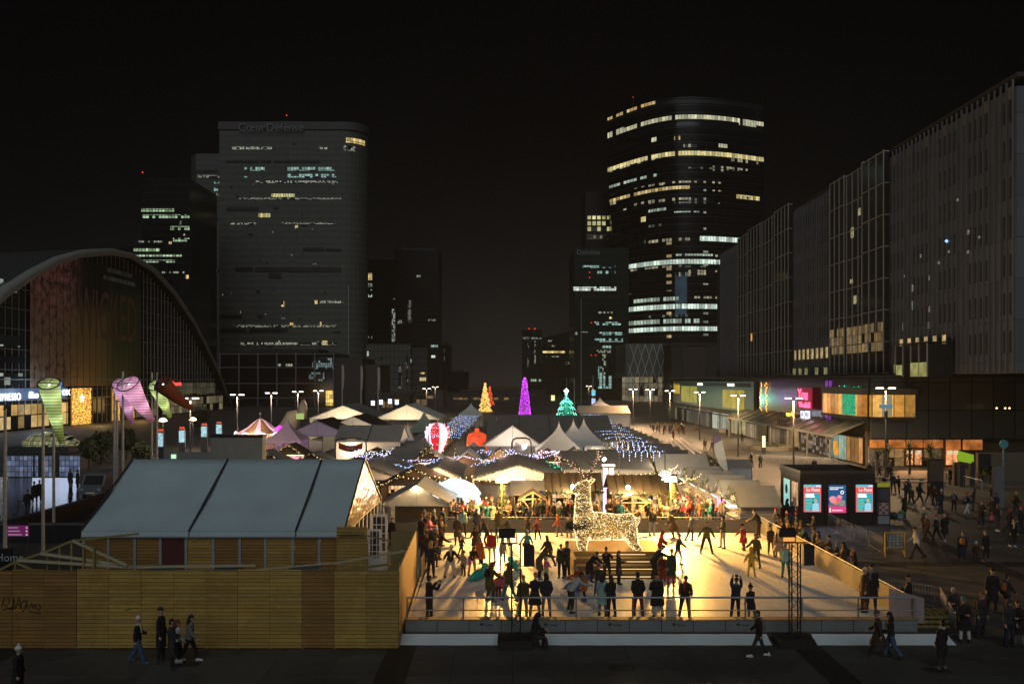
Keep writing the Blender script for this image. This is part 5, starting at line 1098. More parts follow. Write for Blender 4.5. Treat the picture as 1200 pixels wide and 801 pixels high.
for y in (97.5,99.6,101.8,103.9,106.1,108.3,134.2,136.4,138.5,140.7,142.8,145,147,149.2): MB().box(SX-.16,SX-.105,y+.45,y+1.0,14.0,15.7).box(SX-.16,SX-.105,y+1.12,y+1.6,14.0,15.7).build('lit_window', ylw, sb)
for y in (103,106.5,110,135,139,144,147,150): box(SX-.2,SX-.11,y,y+1.3,11.4,12.5).build('lit_window', E('lit_low', (.75,.72,.3), .22, .6, 1.5), sb)
refl = E('glint', (.75,.82,.8), .13, .9, 5.)  # reflections in the window glass, painted as small emissive slips
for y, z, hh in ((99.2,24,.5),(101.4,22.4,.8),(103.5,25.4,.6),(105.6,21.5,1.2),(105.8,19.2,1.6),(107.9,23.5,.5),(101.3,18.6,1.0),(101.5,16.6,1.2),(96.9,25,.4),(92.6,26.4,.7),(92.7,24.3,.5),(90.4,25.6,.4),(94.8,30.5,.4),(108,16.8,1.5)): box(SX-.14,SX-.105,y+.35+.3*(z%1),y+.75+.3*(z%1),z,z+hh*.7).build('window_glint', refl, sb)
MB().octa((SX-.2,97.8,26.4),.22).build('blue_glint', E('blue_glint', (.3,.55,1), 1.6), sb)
bmul = M('bay_frame', (.30,.31,.32), .5, .0)
def bay(y0, y1, z1, xo, root, lit=False, rows=7):
    box(SX-xo,SX-.05,y0,y1,11.3,z1).build('bay_glass', M('bay_glass', (.028,.031,.034), .08), root)
    n_ = max(2, int(round((y1-y0)/2.1)))
    for k in range(n_+1): y = y0+(y1-y0)*k/n_; box(SX-xo-.12,SX-xo-.005,y-.07,y+.07,11.3,z1+.1).build('bay_mullion', bmul, root)
    for k in range(rows+1): z = 11.4+(z1-11.5)*k/rows; box(SX-xo-.1,SX-xo-.008,y0+.08,y1-.08,z-.06,z+.06).build('bay_transom', bmul, root)
    for k in range(rows+1): z = 11.4+(z1-11.5)*k/rows; box(SX-xo+.05,SX-.05,y0-.06,y0-.005,z-.06,z+.06).build('bay_transom', bmul, root)
    if lit: box(SX-xo-.06,SX-xo-.005,y0+.1,y1-.1,14.3,18.3).build('lit_window', panes('bay_lit', ((1,.62,.25),(.9,.68,.35)), .2, 1.05, 1.3, .85, .08, axis='Y'), root)
bay(113,120,40.9,.75,sb,True); bay(120.2,126.5,40.7,.35,sb,True); bay(126.7,132.4,40.8,.65,sb,True)
bay(152,160,41.9,.75,sb); bay(160.3,169,41.6,.45,sb); bay(169.3,178,41.6,.75,sb); bay(178.3,187,41.4,.45,sb)
box(SX-.7,SX-.4,120.02,120.18,11.3,41.2).build('bay_mullion', bmul, sb)
for y, z, hh, m in ((121.5,34,1.,'a'),(124,31.2,1.5,'a'),(123,21.5,1.2,'b'),(124.3,24.6,.6,'b'),(175,18.5,1.6,'c')): box(SX-.82 if m == 'c' else SX-.42,SX-.76 if m == 'c' else SX-.36,y,y+.9,z,z+hh).build('window_glint', E('amber_glint', (1,.5,.15), .7) if m == 'c' else E('glint2', (.8,.7,.4), .35, .8, 4.), sb)  # painted glints on the bay glass, made by emission
box(SX-.02,SX+20,205.4,208,9,38).build('end_wing', M('wing_grey', (.03,.03,.031)), sb)
cg = T('glass_lobby', 'small glazed lobby box with a lit floor below the slab building', 'lobby', (47.6,100,10.8)); box(46.8,49.5,96,104,10.85,14.6).build('glazing', M('bay_glass', (.01,.01,.01)), cg)
for k in range(5): box(46.68,46.79,96+k*2,96.12+k*2,10.85,14.7).build('mullion', bmul, cg)
box(46.70,46.79,96.2,100,10.9,12.5).build('lit_window', E('lobby_glow', (.72,.7,.25), .32, .6, 1.), cg); box(46.70,46.79,102.2,103.8,11.0,12.3).build('lit_window', MATS['lobby_glow'], cg); box(46.6,49.6,95.9,104.1,14.72,14.85).build('roof', darkm, cg)
# ================================================================== shopping mall (right)
MX = 43.0
ma = T('shopping_mall', 'low dark shopping mall with glass canopy and lit shopfronts along the plaza', 'mall', (MX+20,150,0))
mdk = gridmat('mall_cladding', (.10,.105,.095), (.018,.018,.017), 2.6, 3.4, .14, .1, .3, .3, 'X', .25); mdy = gridmat('mall_side', (.030,.034,.030), (.05,.052,.046), 3.0, 3.3, .08, .06, .15, 0, 'Y', .3)
box(MX,MX+60,103,240,4.4,10.7).build('wall', mdy, ma); box(MX+.2,MX+62,102.6,102.98,3.35,10.75).build('front_cladding', mdk, ma)
box(MX+26,MX+60,100.5,102.5,3.4,10.5).build('front_cladding', M('passage_dark', (.012,.012,.012), .6), ma)
box(MX-.2,MX+60,102.4,240,10.76,11.1).build('roof', M('mall_roof', (.03,.03,.03), .8), ma)
box(MX+.3,MX+60,104,239,0,4.35).build('core', M('mall_core', (.09,.075,.055), .7), ma)
# yellow lit stretch
yb = E('yellow_wash', (.42,.36,.10), .26, .8, .12); gp_ = gridmat('olive_panel', (.10,.11,.075), (.06,.065,.05), 6, 2.2, .1, .08, .4, 0, 'Y')
box(MX-.5,MX-.02,150,225,4.6,10.2).build('sign_wall', gp_, ma)
for a, b2, z0_, z1_, c_ in ((196,214,5.2,9.0,(.50,.42,.06)),(156,172,5.0,8.6,(.55,.42,.05)),(216,224,7,9.6,(.75,.48,.04))): box(MX-.56,MX-.51,a,b2,z0_,z1_).build('lit_panel', E('yellow_%d' % a, c_, .55, .5, .25), ma)
box(MX-.56,MX-.51,152,222,9.2,9.9).build('ledger', M('ledger_dark', (.03,.03,.03)), ma)
for y in (163,190): box(MX-.62,MX-.57,y,y+5,9.3,9.8).build('lit_text', E('text_white', (1,.95,.85), 2.2, .6, 4.), ma)
# orange light strings and purple light bars
m = MB()
for y in (143.5,146.5):
    for z in [4.8+.16*i for i in range(34)]: m.octa((MX-.3,y+random.uniform(-.7,.7),z), random.uniform(.05,.11))
o = m.build('orange_light_string', E('orange_bulb', (1,.42,.06), 3.5), ma, fix=False); o['kind'] = 'stuff'
for y in (114.5,116.0): box(MX-.2,MX-.05,y,y+.7,4.9,10.4).build('purple_bar', E('purple_bar', (.30,.05,.5), .55, .9, .8), ma)
m = MB()
for k in range(60):
    y = random.uniform(105,112); m.octa((MX-.15,y,9.0+random.uniform(0,.9)*(1-abs((y*1.3)%2-1))), .06)
o = m.build('teal_light_string', E('teal_bulb', (.05,.9,.5), 2.5), ma, fix=False); o['kind'] = 'stuff'
ns = T('neon_sign', 'big pink red neon sign in two lines above the mall canopy', 'sign', (MX-.8,122,5.8)); pk = E('pink_neon', (1,.10,.22), 2.6); pkd = E('red_backing', (.35,.01,.04), .5)
text('lettering', 'You', 2.3, (MX-.9,123.6,8.35), pk, ns, (R(90),0,R(-90)), .06, 'CENTER', 1.1); text('lettering', 'Westfield', 1.2, (MX-.9,122.9,6.9), pk, ns, (R(90),0,R(-90)), .06)
box(MX-.72,MX-.62,120.3,126.4,6.3,9.4).build('backing', pkd, ns)
light('neon_light', 'POINT', (MX-3,123,6.5), 45, (1,.25,.3), .8)
ws = T('white_sign', 'small white lit sign of two plates under the pink neon', 'sign', (MX-.8,122,4.8)); box(MX-.9,MX-.8,120.8,122.6,4.9,6.1).build('plate', E('plate_white', (.8,.8,1), 1.5, .3, 3.), ws); box(MX-.9,MX-.8,123.1,124.6,4.9,6.0).build('plate', MATS['plate_white'], ws)
text('lettering', 'OFF', .8, (MX-.93,123.8,5.45), M('plate_ink', (.05,.05,.12)), ws, (R(90),0,R(-90)), .01); text('lettering', 'FRE', .9, (MX-.93,121.7,5.5), MATS['plate_ink'], ws, (R(90),0,R(-90)), .01)
os_ = T('amber_sign', 'amber lit lettering left of the white plates on the mall', 'sign', (MX-.8,131,5.)); text('lettering', 'marché', 1.2, (MX-.8,129.5,5.3), E('amber_text', (1,.6,.08), 2.0), os_, (R(90),0,R(-90)), .04)
# canopy
can = M('canopy_glass', (.16,.18,.15), .3, 0, .3, .5); y = 104.0
for k in range(13):
    y0_, y1_ = 104+k*4.1, 104+k*4.1+4.0; MB().prism([(MX-.1,y0_,5.3),(MX-.1,y1_,5.3),(MX-3.8,y1_,3.75),(MX-3.8,y0_,3.75)], (0,0,-.07)).build('canopy_pane', can, ma)
    MB().bar((MX-.1,y0_-.05,5.36),(MX-3.9,y0_-.05,3.8),.09,.16).build('canopy_rib', M('canopy_rib', (.22,.22,.19), .5), ma)
for k in range(7): p0_ = MB().tube([(MX-3.5,106+k*8.2,0),(MX-3.5,106+k*8.2,3.6)], .12, 8); p0_.build('canopy_post', M('canopy_rib', (.22,.22,.19), .5), ma)
box(MX-3.95,MX-3.8,104,157,3.5,3.8).build('canopy_gutter', MATS['canopy_rib'], ma)
for k in range(7): light('canopy_light', 'AREA', (MX-2.2,107+k*7.5,3.4), 150, (1,.72,.42), 2.2)
# shopfronts under the canopy
sf = panes('shop_bays', ((.75,.52,.3),(.9,.75,.5)), .22, 2.2, 2.6, .7, .1, axis='Y')
for a, b2, m_ in ((116,127,panes('shop_goods', ((.5,.38,.3),(.75,.65,.55)), .32, .7, .6, .6, .1, axis='Y')),(128,133,M('shop_shutter', (.32,.28,.22), .6)),(134,143,sf),(144,150,M('shop_brown', (.06,.045,.03), .5)),(151,157,sf)): box(MX-.02,MX+.25,a,b2,.15,3.4).build('shop_front', m_, ma)
box(MX-.02,MX+.25,110.2,115.6,.1,3.5).build('shop_front', panes('teal_shop', ((.35,.7,.55),(.6,.85,.7)), .45, 1.8, 3.3, .95, .08, axis='Y'), ma)
box(MX-.08,MX-.03,112.3,114,.6,2.4).build('shop_poster', E('orange_orb', (.9,.4,.05), .55, .6, 1.2), ma)
box(MX-.02,MX+.25,104.6,109.8,.1,3.5).build('shop_front', panes('orange_door', ((1,.34,.05),(.9,.5,.15)), .5, 1.3, 3.3, .9, .1, axis='Y'), ma)
hm = T('shop_lettering', 'dark shop lettering on the canopy edge above a lit shop window', 'sign', (MX-3.9,121,3.9)); text('lettering', 'HOWII', 1.35, (MX-3.98,123.4,4.25), M('letter_dark', (.03,.03,.03)), hm, (R(90),0,R(-90)), .05)
for a, b2 in ((170,176),(178,183)): box(MX-.02,MX+.25,a,b2,.3,3.6).build('shop_front', panes('far_shop_white', ((.75,.85,.7),(.9,.9,.7)), .5, 1.5, 3.2, .95, .1, axis='Y'), ma)
box(MX-.3,MX+.25,158,166,.1,4.2).build('shop_front', panes('far_shop_yellow', ((.75,.6,.2),(.7,.65,.4)), .4, 1.5, 3.2, .9, .1, axis='Y'), ma); box(MX-.02,MX+.25,185,225,.1,3.8).build('shop_front', panes('far_shop_dim', ((.5,.45,.35),(.6,.6,.5)), .15, 3, 3.2, .7, .1, axis='Y'), ma)
# lit glass box wrapping the corner
gb = T('glass_box', 'projecting glass box on the mall corner lit orange with a green light tree', 'glass box', (MX,108,5.5))
bxm = panes('box_lit', ((1,.34,.04),(1,.58,.12)), .75, 1.25, 5, .95, .08, axis='Y'); bxx = panes('box_lit_front', ((1,.42,.06),(1,.60,.15)), .75, 1.3, 5, .95, .08, axis='X')
box(MX-.75,MX-.05,103.2,116,6.1,8.7).build('lit_glazing', bxm, gb); box(MX-.05,MX+5.2,102.0,102.55,6.1,8.7).build('lit_glazing', bxx, gb)
box(MX-.9,MX-.02,102.9,116.3,5.75,6.08).build('sill', darkm, gb); box(MX+.0,MX+5.4,101.8,102.58,5.75,6.08).build('sill', darkm, gb); box(MX-.9,MX-.02,102.9,116.3,8.72,9.6).build('fascia', M('fascia_grey', (.09,.09,.08), .5), gb); box(MX+.0,MX+5.4,101.8,102.58,8.72,9.5).build('fascia', M('fascia_grey', (.09,.09,.08), .5), gb)
box(MX-.82,MX-.76,105,109,6.15,9.0).build('green_screen', E('green_net', (.03,.6,.28), .55, .9, 3.5), gb); box(MX+1.2,MX+2.4,101.9,101.99,6.15,8.65).build('pale_blind', E('pale_blind', (.6,.55,.35), .35), gb)
# ground-floor shops facing the camera
for px0, px1, m_ in ((1019,1036,M('grey_shutter', (.20,.19,.18), .6)),(1040,1060,panes('warm_shop', ((.9,.42,.12),(.8,.5,.2)), .32, 1.2, 1.1, .8, .06)),(1084,1104,panes('warm_shop2', ((.7,.35,.12),(.5,.4,.2)), .26, 1.2, 1.1, .8, .06))): box(X(px0,103),X(px1,103),103.2,103.5,.1,2.5).build('shop_front', m_, ma)
for px0, px1 in ((1019,1036),(1041,1060),(1062,1080),(1082,1104),(1108,1124.5),(1128,1150)): box(X(px0,103),X(px1,103),102.75,102.95,2.35 if px0 < 1100 else 2.1,3.3).build('lit_fascia', E('orange_fascia', (.95,.30,.06), .38, .7, .8), ma)
for px0, px1 in ((1062,1068.5),(1071.5,1078.5),(1108,1115),(1116.5,1122)): box(X(px0,103),X(px1,103),102.7,102.9,.3,2.05).build('lit_window', E('orange_window', (1,.42,.16), .75, .8, 1.4), ma)
for px0, px1 in ((1062,1068.5),(1071.5,1078.5),(1108,1115),(1116.5,1122)): box(X(px0,103)+.02,X(px1,103)-.02,102.66,102.69,1.55,2.0).build('window_header', E('pale_header', (1,.75,.5), .75), ma)
gbn = T('green_banner', 'bright lime green banner by the metro entrance', 'banner', (44,95,2)); a, b2 = at(1123,544,84), at(1145,532,84); MB().prism([(a.x,84,a.z+.35),(b2.x,84.6,a.z),(b2.x,84.6,b2.z-.1),(a.x,84,b2.z+.35)], (0,.06,0)).build('cloth', E('lime_cloth', (.36,.62,.03), .55), gbn); box(a.x,a.x+.08,84.1,84.18,0,b2.z).build('post', darkm, gbn); box(b2.x-.08,b2.x,84.7,84.78,0,b2.z).build('post', darkm, gbn)
pc = T('metro_entrance', 'dark concrete metro entrance wall right of the lime banner', 'wall', (48,88,0)); q = at(1146,560,88); box(q.x,q.x+1.3*4,88,88.4,0,3.0).build('wall', M('warm_concrete', (.12,.095,.065), .8), pc); box(q.x+.0,q.x+1.3,87.9,87.98,1.0,2.9).build('opening', blackm, pc)
for px in (1168,1178,1183): MB().octa(at(px,478,99.5),.14).build('wall_lamp', E('wall_lamp', (1,.75,.35), 3), ma)
light('orange_front_light', 'AREA', (X(1075,100),100.5,2.4), 420, (1,.5,.2), 5., (R(115),0,R(180)))
# light strips on the steps
for k in range(4):
    a, b2 = gp(783+k*5,515-k*.6), gp(812+k*8,548-k*2); t = T('light_strip', 'glowing strip set along the esplanade steps, %s' % ('leftmost','second','third','rightmost')[k], 'light strip', ((a.x+b2.x)/2,(a.y+b2.y)/2,0), 'glowing strips along the steps')
    MB().bar((a.x,a.y,.05),(b2.x,b2.y,.05),.05,.08).build('strip', E('strip_glow', (1,.68,.45), .8), t); MB().bar((a.x+.16,a.y,.05),(b2.x+.16,b2.y,.05),.18,.10).build('kerb', conc, t)
# ================================================================== market: prototypes
def tent(x0, x1, y0, y1, he, hr, label, ridge='y', roof=None, gable=None, cat='tent', garland=False, px=None, seams=0, name='market_tent', ov=.15):
    roof = roof or gpvc; gable = gable or pvc
    t = T(name, label, cat, ((x0+x1)/2,(y0+y1)/2,0))
    if ridge == 'y':
        xr = px if px is not None else (x0+x1)/2
        for a, za, b2, zb in ((x0-ov,he-.06,xr,hr),(x1+ov,he-.06,xr,hr)): MB().prism([(a,y0-ov,za),(b2,y0-ov,zb),(b2,y1+ov,zb),(a,y1+ov,za)], (0,0,.07)).build('roof_panel', roof, t)
        for y in (y0, y1): MB().prism([(x0,y,he-.08),(x1,y,he-.08),(xr,y,hr-.03)], (0,.04,0)).build('gable', gable, t)
        MB().box(x0+.02,x0+.06,y0,y1,0,he-.1).build('side_wall', gable, t); MB().box(x1-.06,x1-.02,y0,y1,0,he-.1).build('side_wall', gable, t)
        MB().tube([(xr,y0-.02,he-.1),(xr,y0-.02,hr-.05)], .03, 5).build('king_pole', greyw, t); MB().box(x0,x1,y0-.05,y0-.01,he-.16,he-.07).build('tie_beam', greyw, t)
    else:
        yr = (y0+y1)/2
        for a, za in ((y0-ov,he-.06),(y1+ov,he-.06)): MB().prism([(x0-ov,a,za),(x0-ov,yr,hr),(x1+ov,yr,hr),(x1+ov,a,za)], (0,0,.07)).build('roof_panel', roof, t)
        for x in (x0, x1): MB().prism([(x,y0,he-.08),(x,y1,he-.08),(x,yr,hr-.03)], (.04,0,0)).build('gable', gable, t)
        MB().box(x0,x1,y0+.02,y0+.06,0,he-.1).build('side_wall', gable, t)
        for k in range(1, seams+1): x = x0+(x1-x0)*k/(seams+1); MB().bar((x,y0-ov,he+.03),(x,yr,hr+.08),.08,.05).build('roof_seam', blackm, t)
    for x in (x0, x1):
        for y in (y0, y1): MB().tube([(x,y,0),(x,y,he-.05)], .05, 6).build('leg_pole', greyw, t)
    if garland and ridge == 'y':
        m = MB()
        for (ax, az), (bx, bz) in (((x0-ov,he),((x0+x1)/2 if px is None else px,hr+.06)),((x1+ov,he),((x0+x1)/2 if px is None else px,hr+.06))):
            L = math.hypot(bx-ax,bz-az)
            for k in range(int(L*60)):
                u = random.random(); q = Vector((ax+(bx-ax)*u, y0-ov-.03, az+(bz-az)*u+.02))+Vector((random.gauss(0,.05),random.gauss(0,.06),random.gauss(0,.06))); dd = Vector((random.gauss(0,1),random.gauss(0,1),random.gauss(0,1))).normalized()*.12; s = dd.orthogonal().normalized()*.03; m.poly([q-s,q+dd,q+s])
        m.build('garland', green, t, fix=False)
    return t
def pagoda(px, pya, Y, w, he, label, mat=None, z=None):
    a = at(px, pya, Y); t = T('pagoda_tent', label, 'tent', (a.x,Y,0)); rings = []; h = a.z-he
    for k in range(9):
        s = k/8; r = w/2*((1-s)**1.55*.98+.02); rings.append([(a.x+sx*r,Y+sy*r,he+h*s) for sx,sy in ((-1,-1),(0,-1.0),(1,-1),(1,0),(1,1),(0,1),(-1,1),(-1,0))])
    MB().loft(rings).build('roof', mat or pvc, t); MB().tube([(a.x,Y,a.z-.1),(a.x,Y,a.z+.25)], .04, 6).build('finial', greyw, t)
    for sx in (-1,1):
        for sy in (-1,1): MB().tube([(a.x+sx*w*.48,Y+sy*w*.48,0),(a.x+sx*w*.48,Y+sy*w*.48,he)], .05, 6).build('leg_pole', greyw, t)
    for y in (-w*.49, w*.49): box(a.x-w*.49,a.x+w*.49,Y+y-.02,Y+y+.02,he-.35,he-.01).build('valance', mat or pvc, t)
    box(a.x-w*.48,a.x+w*.48,Y+w*.46,Y+w*.48,0,he-.36).build('back_wall', mat or pvc, t)
def swag(pts, sag, n, mat, mb=None, r=(.025,.05), jit=.05, wire=True):
    m = mb or MB(); w = MB()
    for a, b2 in zip(pts, pts[1:]):
        a, b2 = Vector(a), Vector(b2); prev = None
        L = max(2, int((b2-a).length*n)); line = []
        for k in range(L+1):
            u = k/L; q = a.lerp(b2,u)-Vector((0,0,sag*4*u*(1-u))); line.append(q)
            m.octa(q+Vector((random.gauss(0,jit),random.gauss(0,jit),random.gauss(0,jit))), random.uniform(*r))
        if wire: w.tube(line[::max(1,L//10)]+[line[-1]], .015, 4)
    return m, w
def string(name, label, pts, sag, n, mat, **k):
    m, w = swag(pts, sag, n, mat, **k); c0 = Vector(pts[0]); t = T(name, label, 'light string', (c0.x,c0.y,0))
    w.build('wire', blackm, t); o = m.build('fairy_lights', mat, t, fix=False); o['kind'] = 'stuff'; return t
glowm = E('chalet_glow', (1,.60,.22), 6, .3, 2., True); goods = panes('goods', ((1,.5,.16),(1,.8,.5)), 1.0, .28, .3, .75, .1); pinkl = E('pink_counter', (1,.35,.45), 1.2, .6, 3.)  # goods and pink counter glow, standing in for lamplight on the wares
roof_d = M('dark_chalet_roof', (.165,.168,.165), .7, 0, .3, 2.); roof_g = M('grey_chalet_roof', (.27,.28,.285), .6, 0, .2, 1.5); roof_b = wood('shingle_roof', (.10,.065,.035), (.16,.10,.05), .22, 'Z')
cw = wood('chalet_boards', (.22,.13,.06), (.28,.17,.08), .16); ww = wood('white_boards', (.42,.37,.30), (.48,.42,.34), .2)
def chalet(x, y, rz, w, d, he, hr, label, wall=cw, roof=roof_d, ridge='y', lit=glowm, goodm=goods, group=None, garland=True, name='market_chalet', bulbs=7):
    t = T(name, label, 'chalet', (x,y,0), group, rz); o0 = (0,0,0); W2, D2 = w/2, d/2
    def B(nm, mb, m, par=t): return mb.build(nm, m, par, False, o0)
    B('back_wall', box(-W2,W2,D2-.06,D2,0,he), wall); B('side_wall', box(-W2,-W2+.06,-D2,D2-.07,0,he), wall); B('side_wall', box(W2-.06,W2,-D2,D2-.07,0,he), wall); B('counter_front', box(-W2+.07,W2-.07,-D2,-D2+.06,0,1.0), wall)
    B('counter', box(-W2+.07,W2-.07,-D2-.25,-D2+.4,1.003,1.06), timber); B('floor', box(-W2+.07,W2-.07,-D2+.07,D2-.07,.01,.05), wall)
    ov = .28
    if ridge == 'y':
        B('gable', MB().prism([(-W2,-D2,he),(W2,-D2,he),(0,-D2,hr-.05)], (0,.05,0)), wall); B('gable', MB().prism([(-W2,D2-.05,he),(W2,D2-.05,he),(0,D2-.05,hr-.05)], (0,.05,0)), wall)
        k = (hr-he)/W2
        for s in (-1,1): B('roof_slope', MB().prism([(s*(W2+ov),-D2-ov,he-k*ov),(s*.0,-D2-ov,hr),(0,D2+ov,hr),(s*(W2+ov),D2+ov,he-k*ov)], (0,0,.08)), roof)
        path = [((-W2-ov),he-k*ov,0,hr),((W2+ov),he-k*ov,0,hr)]
    else:
        k = (hr-he)/D2
        for s in (-1,1):
            B('gable', MB().prism([(s*W2,-D2,he),(s*W2,D2,he),(s*W2,0,hr-.05)], (-s*.05,0,0)), wall)
            B('roof_slope', MB().prism([(-W2-ov,s*(D2+ov),he-k*ov),(-W2-ov,0,hr),(W2+ov,0,hr),(W2+ov,s*(D2+ov),he-k*ov)], (0,0,.08)), roof)
        path = [(-W2-ov,he-k*ov,W2+ov,he-k*ov)]
    if garland:
        m, m2 = MB(), MB()
        for ax, az, bx, bz in path:
            L = math.hypot(bx-ax,bz-az)
            for _ in range(int(L*45)):
                u = random.random(); q = Vector((ax+(bx-ax)*u, -D2-ov-.02, az+(bz-az)*u+.03))+Vector((random.gauss(0,.05),random.gauss(0,.05),random.gauss(0,.06))); dd = Vector((random.gauss(0,1),random.gauss(0,1),random.gauss(0,1))).normalized()*.15; s = dd.orthogonal().normalized()*.035; m.poly([q-s,q+dd,q+s])
            for _ in range(int(L*bulbs)): u = random.random(); m2.octa((ax+(bx-ax)*u, -D2-ov-.08, az+(bz-az)*u+random.gauss(0,.06)), .022)
        g_ = m.build('garland', green, t, False, o0, False)
        if m2.v: o = m2.build('fairy_lights', bulb_w, g_, False, o0, False); o['kind'] = 'stuff'
    if lit: B('lamp_strip', box(-W2*.75,W2*.75,-D2*.2,-D2*.2+.12,he-.16,he-.08), lit)
    if goodm: B('goods', box(-W2+.2,W2-.2,D2-.35,D2-.09,1.1,he-.3), goodm); B('goods', box(-W2+.2,W2-.2,-D2+.1,-D2+.38,1.07,1.3), goodm)
    return t
# --- tents and shelters along the back of the rink
tent(-8.7,-4.15,57.6,63,2.15,3.35,'small grey market tent with a folded pale side by the left rear rink corner', gable=M('beige_tent', (.42,.38,.31), .6, 0, .12, 1.5), roof=gpvc, garland=False, seams=0)
light('tent_lamp', 'POINT', at(487,571,57.2), 420, (1,.74,.38), .12); tl = T('tent_lamp', 'bare white bulb fixed at the peak of the small grey tent', 'lamp', at(487,573,57.3)); MB().ell(at(487,572,57.25), .16,.14,.16).build('bulb', E('white_bulb', (1,.82,.5), 60), tl, True); MB().tube([at(487,572,57.3), at(487,572,57.45)], .05, 6).build('socket', darkm, tl)
chalet(-7.4,66.5,0,5.2,3.4,2.5,3.75,'brown chalet with shingle roof behind the small grey tent', cw, roof_b, 'y')
tent(-8.2,-4.4,72,82,2.3,3.15,'pale gabled market tent with garland above the white bear', gable=M('beige_tent', (.42,.38,.31)), roof=dpvc, garland=True)
tent(-3.2,4.25,70,81,2.45,3.45,'widest pale gabled tent with garland and warm bulbs behind the rink', gable=M('beige_tent', (.42,.38,.31)), roof=dpvc, garland=True)
tent(-15.2,-9.2,71,82,2.35,3.3,'pale gabled tent with garland half hidden by the marquee gable', gable=M('beige_tent', (.42,.38,.31)), roof=dpvc, garland=True)
tent(4.6,12.2,74,84,2.75,3.9,'broad dark grey stall roof with a white fascia behind the right deer antler', 'x', roof=dpvc, gable=gpvc)
m = string('light_string', 'row of warm bulbs under the eave of the widest pale tent', [(-3.1,69.6,2.3),(4.2,69.6,2.3)], .05, 2.2, bulb_w, r=(.04,.06))
ns2 = T('tent_sign', 'white lit fascia sign under the widest pale tent', 'sign', (-.2,69.7,2.3)); box(-.9,1.0,69.62,69.68,2.2,2.5).build('panel', E('fascia_white', (1,.8,.75), 1.3), ns2)
chalet(1.15,61,0,2.0,2.0,2.6,3.25,'small grey roofed chalet left of the deer with a pale front', ww, roof_g, 'x', None, None, garland=False)
def gazebo(px, pyr, Y, w, label):
    a = at(px, pyr, Y); t = T('gazebo', label, 'gazebo', (a.x,Y,0)); h = a.z; e = h-.55
    for s in (-1,1): MB().prism([(a.x+s*w*.62,Y-.6,e),(a.x,Y-.6,h),(a.x,Y+.6,h),(a.x+s*w*.62,Y+.6,e)], (0,0,.06)).build('roof_slope', roof_b, t)
    tm = M('planed_timber', (.52,.42,.24), .6, 0, .2, 5.)
    MB().bar((a.x-w*.55,Y-.62,e+.02),(a.x+w*.55,Y-.62,e+.02),.09,.09).build('tie_beam', tm, t); box(a.x-.05,a.x+.05,Y-.66,Y-.56,0,e+.45).build('post', tm, t)
    for s in (-1,1): MB().bar((a.x+s*w*.48,Y-.61,e-.02),(a.x+s*.04,Y-.61,e-.75),.07,.07).build('brace', tm, t); MB().bar((a.x+s*w*.58,Y-.63,e-.02),(a.x,Y-.63,h-.04),.07,.07).build('rafter', tm, t)
    box(a.x-w*.45,a.x+w*.45,Y-.3,Y+.3,.85,.95).build('counter', tm, t); box(a.x-.05,a.x+.05,Y+.5,Y+.6,0,e+.45).build('post', tm, t)
gazebo(624,574,58.6,1.5,'small timber gazebo with cross braces left of the deer'); gazebo(740,578,58.3,2.1,'larger timber gazebo with cross braces right of the deer neck')
def shelter(x0, x1, Y, d, he, hr, label, n):
    t = T('timber_shelter', label, 'shelter', ((x0+x1)/2,Y,0)); k = int((x1-x0)/.5)
    for j, (ya, za, yb_, zb) in enumerate(((Y-d/2-.3,he-.15,Y,hr),(Y,hr,Y+d/2+.3,he-.15))):
        MB().prism([(x0-.2,ya,za),(x1+.2,ya,za),(x1+.2,yb_,zb),(x0-.2,yb_,zb)], (0,0,.08)).build('roof_slope', M('brown_felt', (.06,.045,.028), .85, 0, .4, 2.), t)
    for i in range(k+1):
        xx = x0-.15+(x1-x0+.3)*i/k; MB().bar((xx,Y-d/2-.36,he-.1),(xx,Y,hr+.12),.07,.05).build('roof_batten', M('dark_batten', (.05,.035,.02), .8), t)
    m = MB()
    for _ in range(int((x1-x0)*70)):
        q = Vector((random.uniform(x0-.2,x1+.2), Y-d/2-.34, he-.08))+Vector((0,random.gauss(0,.07),random.gauss(0,.07))); dd = Vector((random.gauss(0,1),random.gauss(0,1),random.gauss(0,1))).normalized()*.15; s = dd.orthogonal().normalized()*.035; m.poly([q-s,q+dd,q+s])
    m.build('garland', green, t, fix=False)
    for i in range(n):
        xx = x0+.1+(x1-x0-.2)*i/(n-1)
        for yy_ in (Y-d/2,Y+d/2): box(xx-.08,xx+.08,yy_-.08,yy_+.08,0,he-.16).build('post', M('honey_timber', (.38,.24,.09), .6), t)
    box(x0,x1,Y+d/2-.1,Y+d/2-.05,0,he-.2).build('back_wall', cw, t); box(x0+.3,x1-.3,Y-d/2+.3,Y-d/2+.9,.9,1.0).build('counter', M('honey_timber', (.38,.24,.09)), t)
    box(x0+.5,x1-.5,Y+d/2-.4,Y+d/2-.12,1.0,he-.5).build('goods', goods, t)
    return t
shelter(2.5,6.2,61.5,3.4,2.75,3.75,'open timber shelter left of the deer head with battened felt roof',4); shelter(6.9,11.3,60.6,3.6,2.75,3.7,'open timber shelter right of the deer with battened felt roof and blue lit counter',5)
for px, py, Y, pw_, lab in ((671,570,59.3,800,'bright bulb under the left timber shelter eave by the deer head'),(736,571,58.4,700,'bright bulb under the right timber shelter eave'),(708,538,70,700,'high bright bulb above the stalls by the right antler')):
    p = at(px, py, Y); t = T('hanging_lamp', lab, 'lamp', p); MB().ell(p, .15,.13,.15).build('bulb', E('white_bulb', (1,.82,.5), 60), t, True); MB().tube([p, p+Vector((0,0,.4))], .02, 5).build('cord', blackm, t); light('bulb_light', 'POINT', p+Vector((0,-.3,-.1)), pw_, (1,.7,.34), .15, parent=t)
bl = T('counter_light', 'bluish lit counter panels under the right timber shelter', 'counter', (8.5,58.6,0))
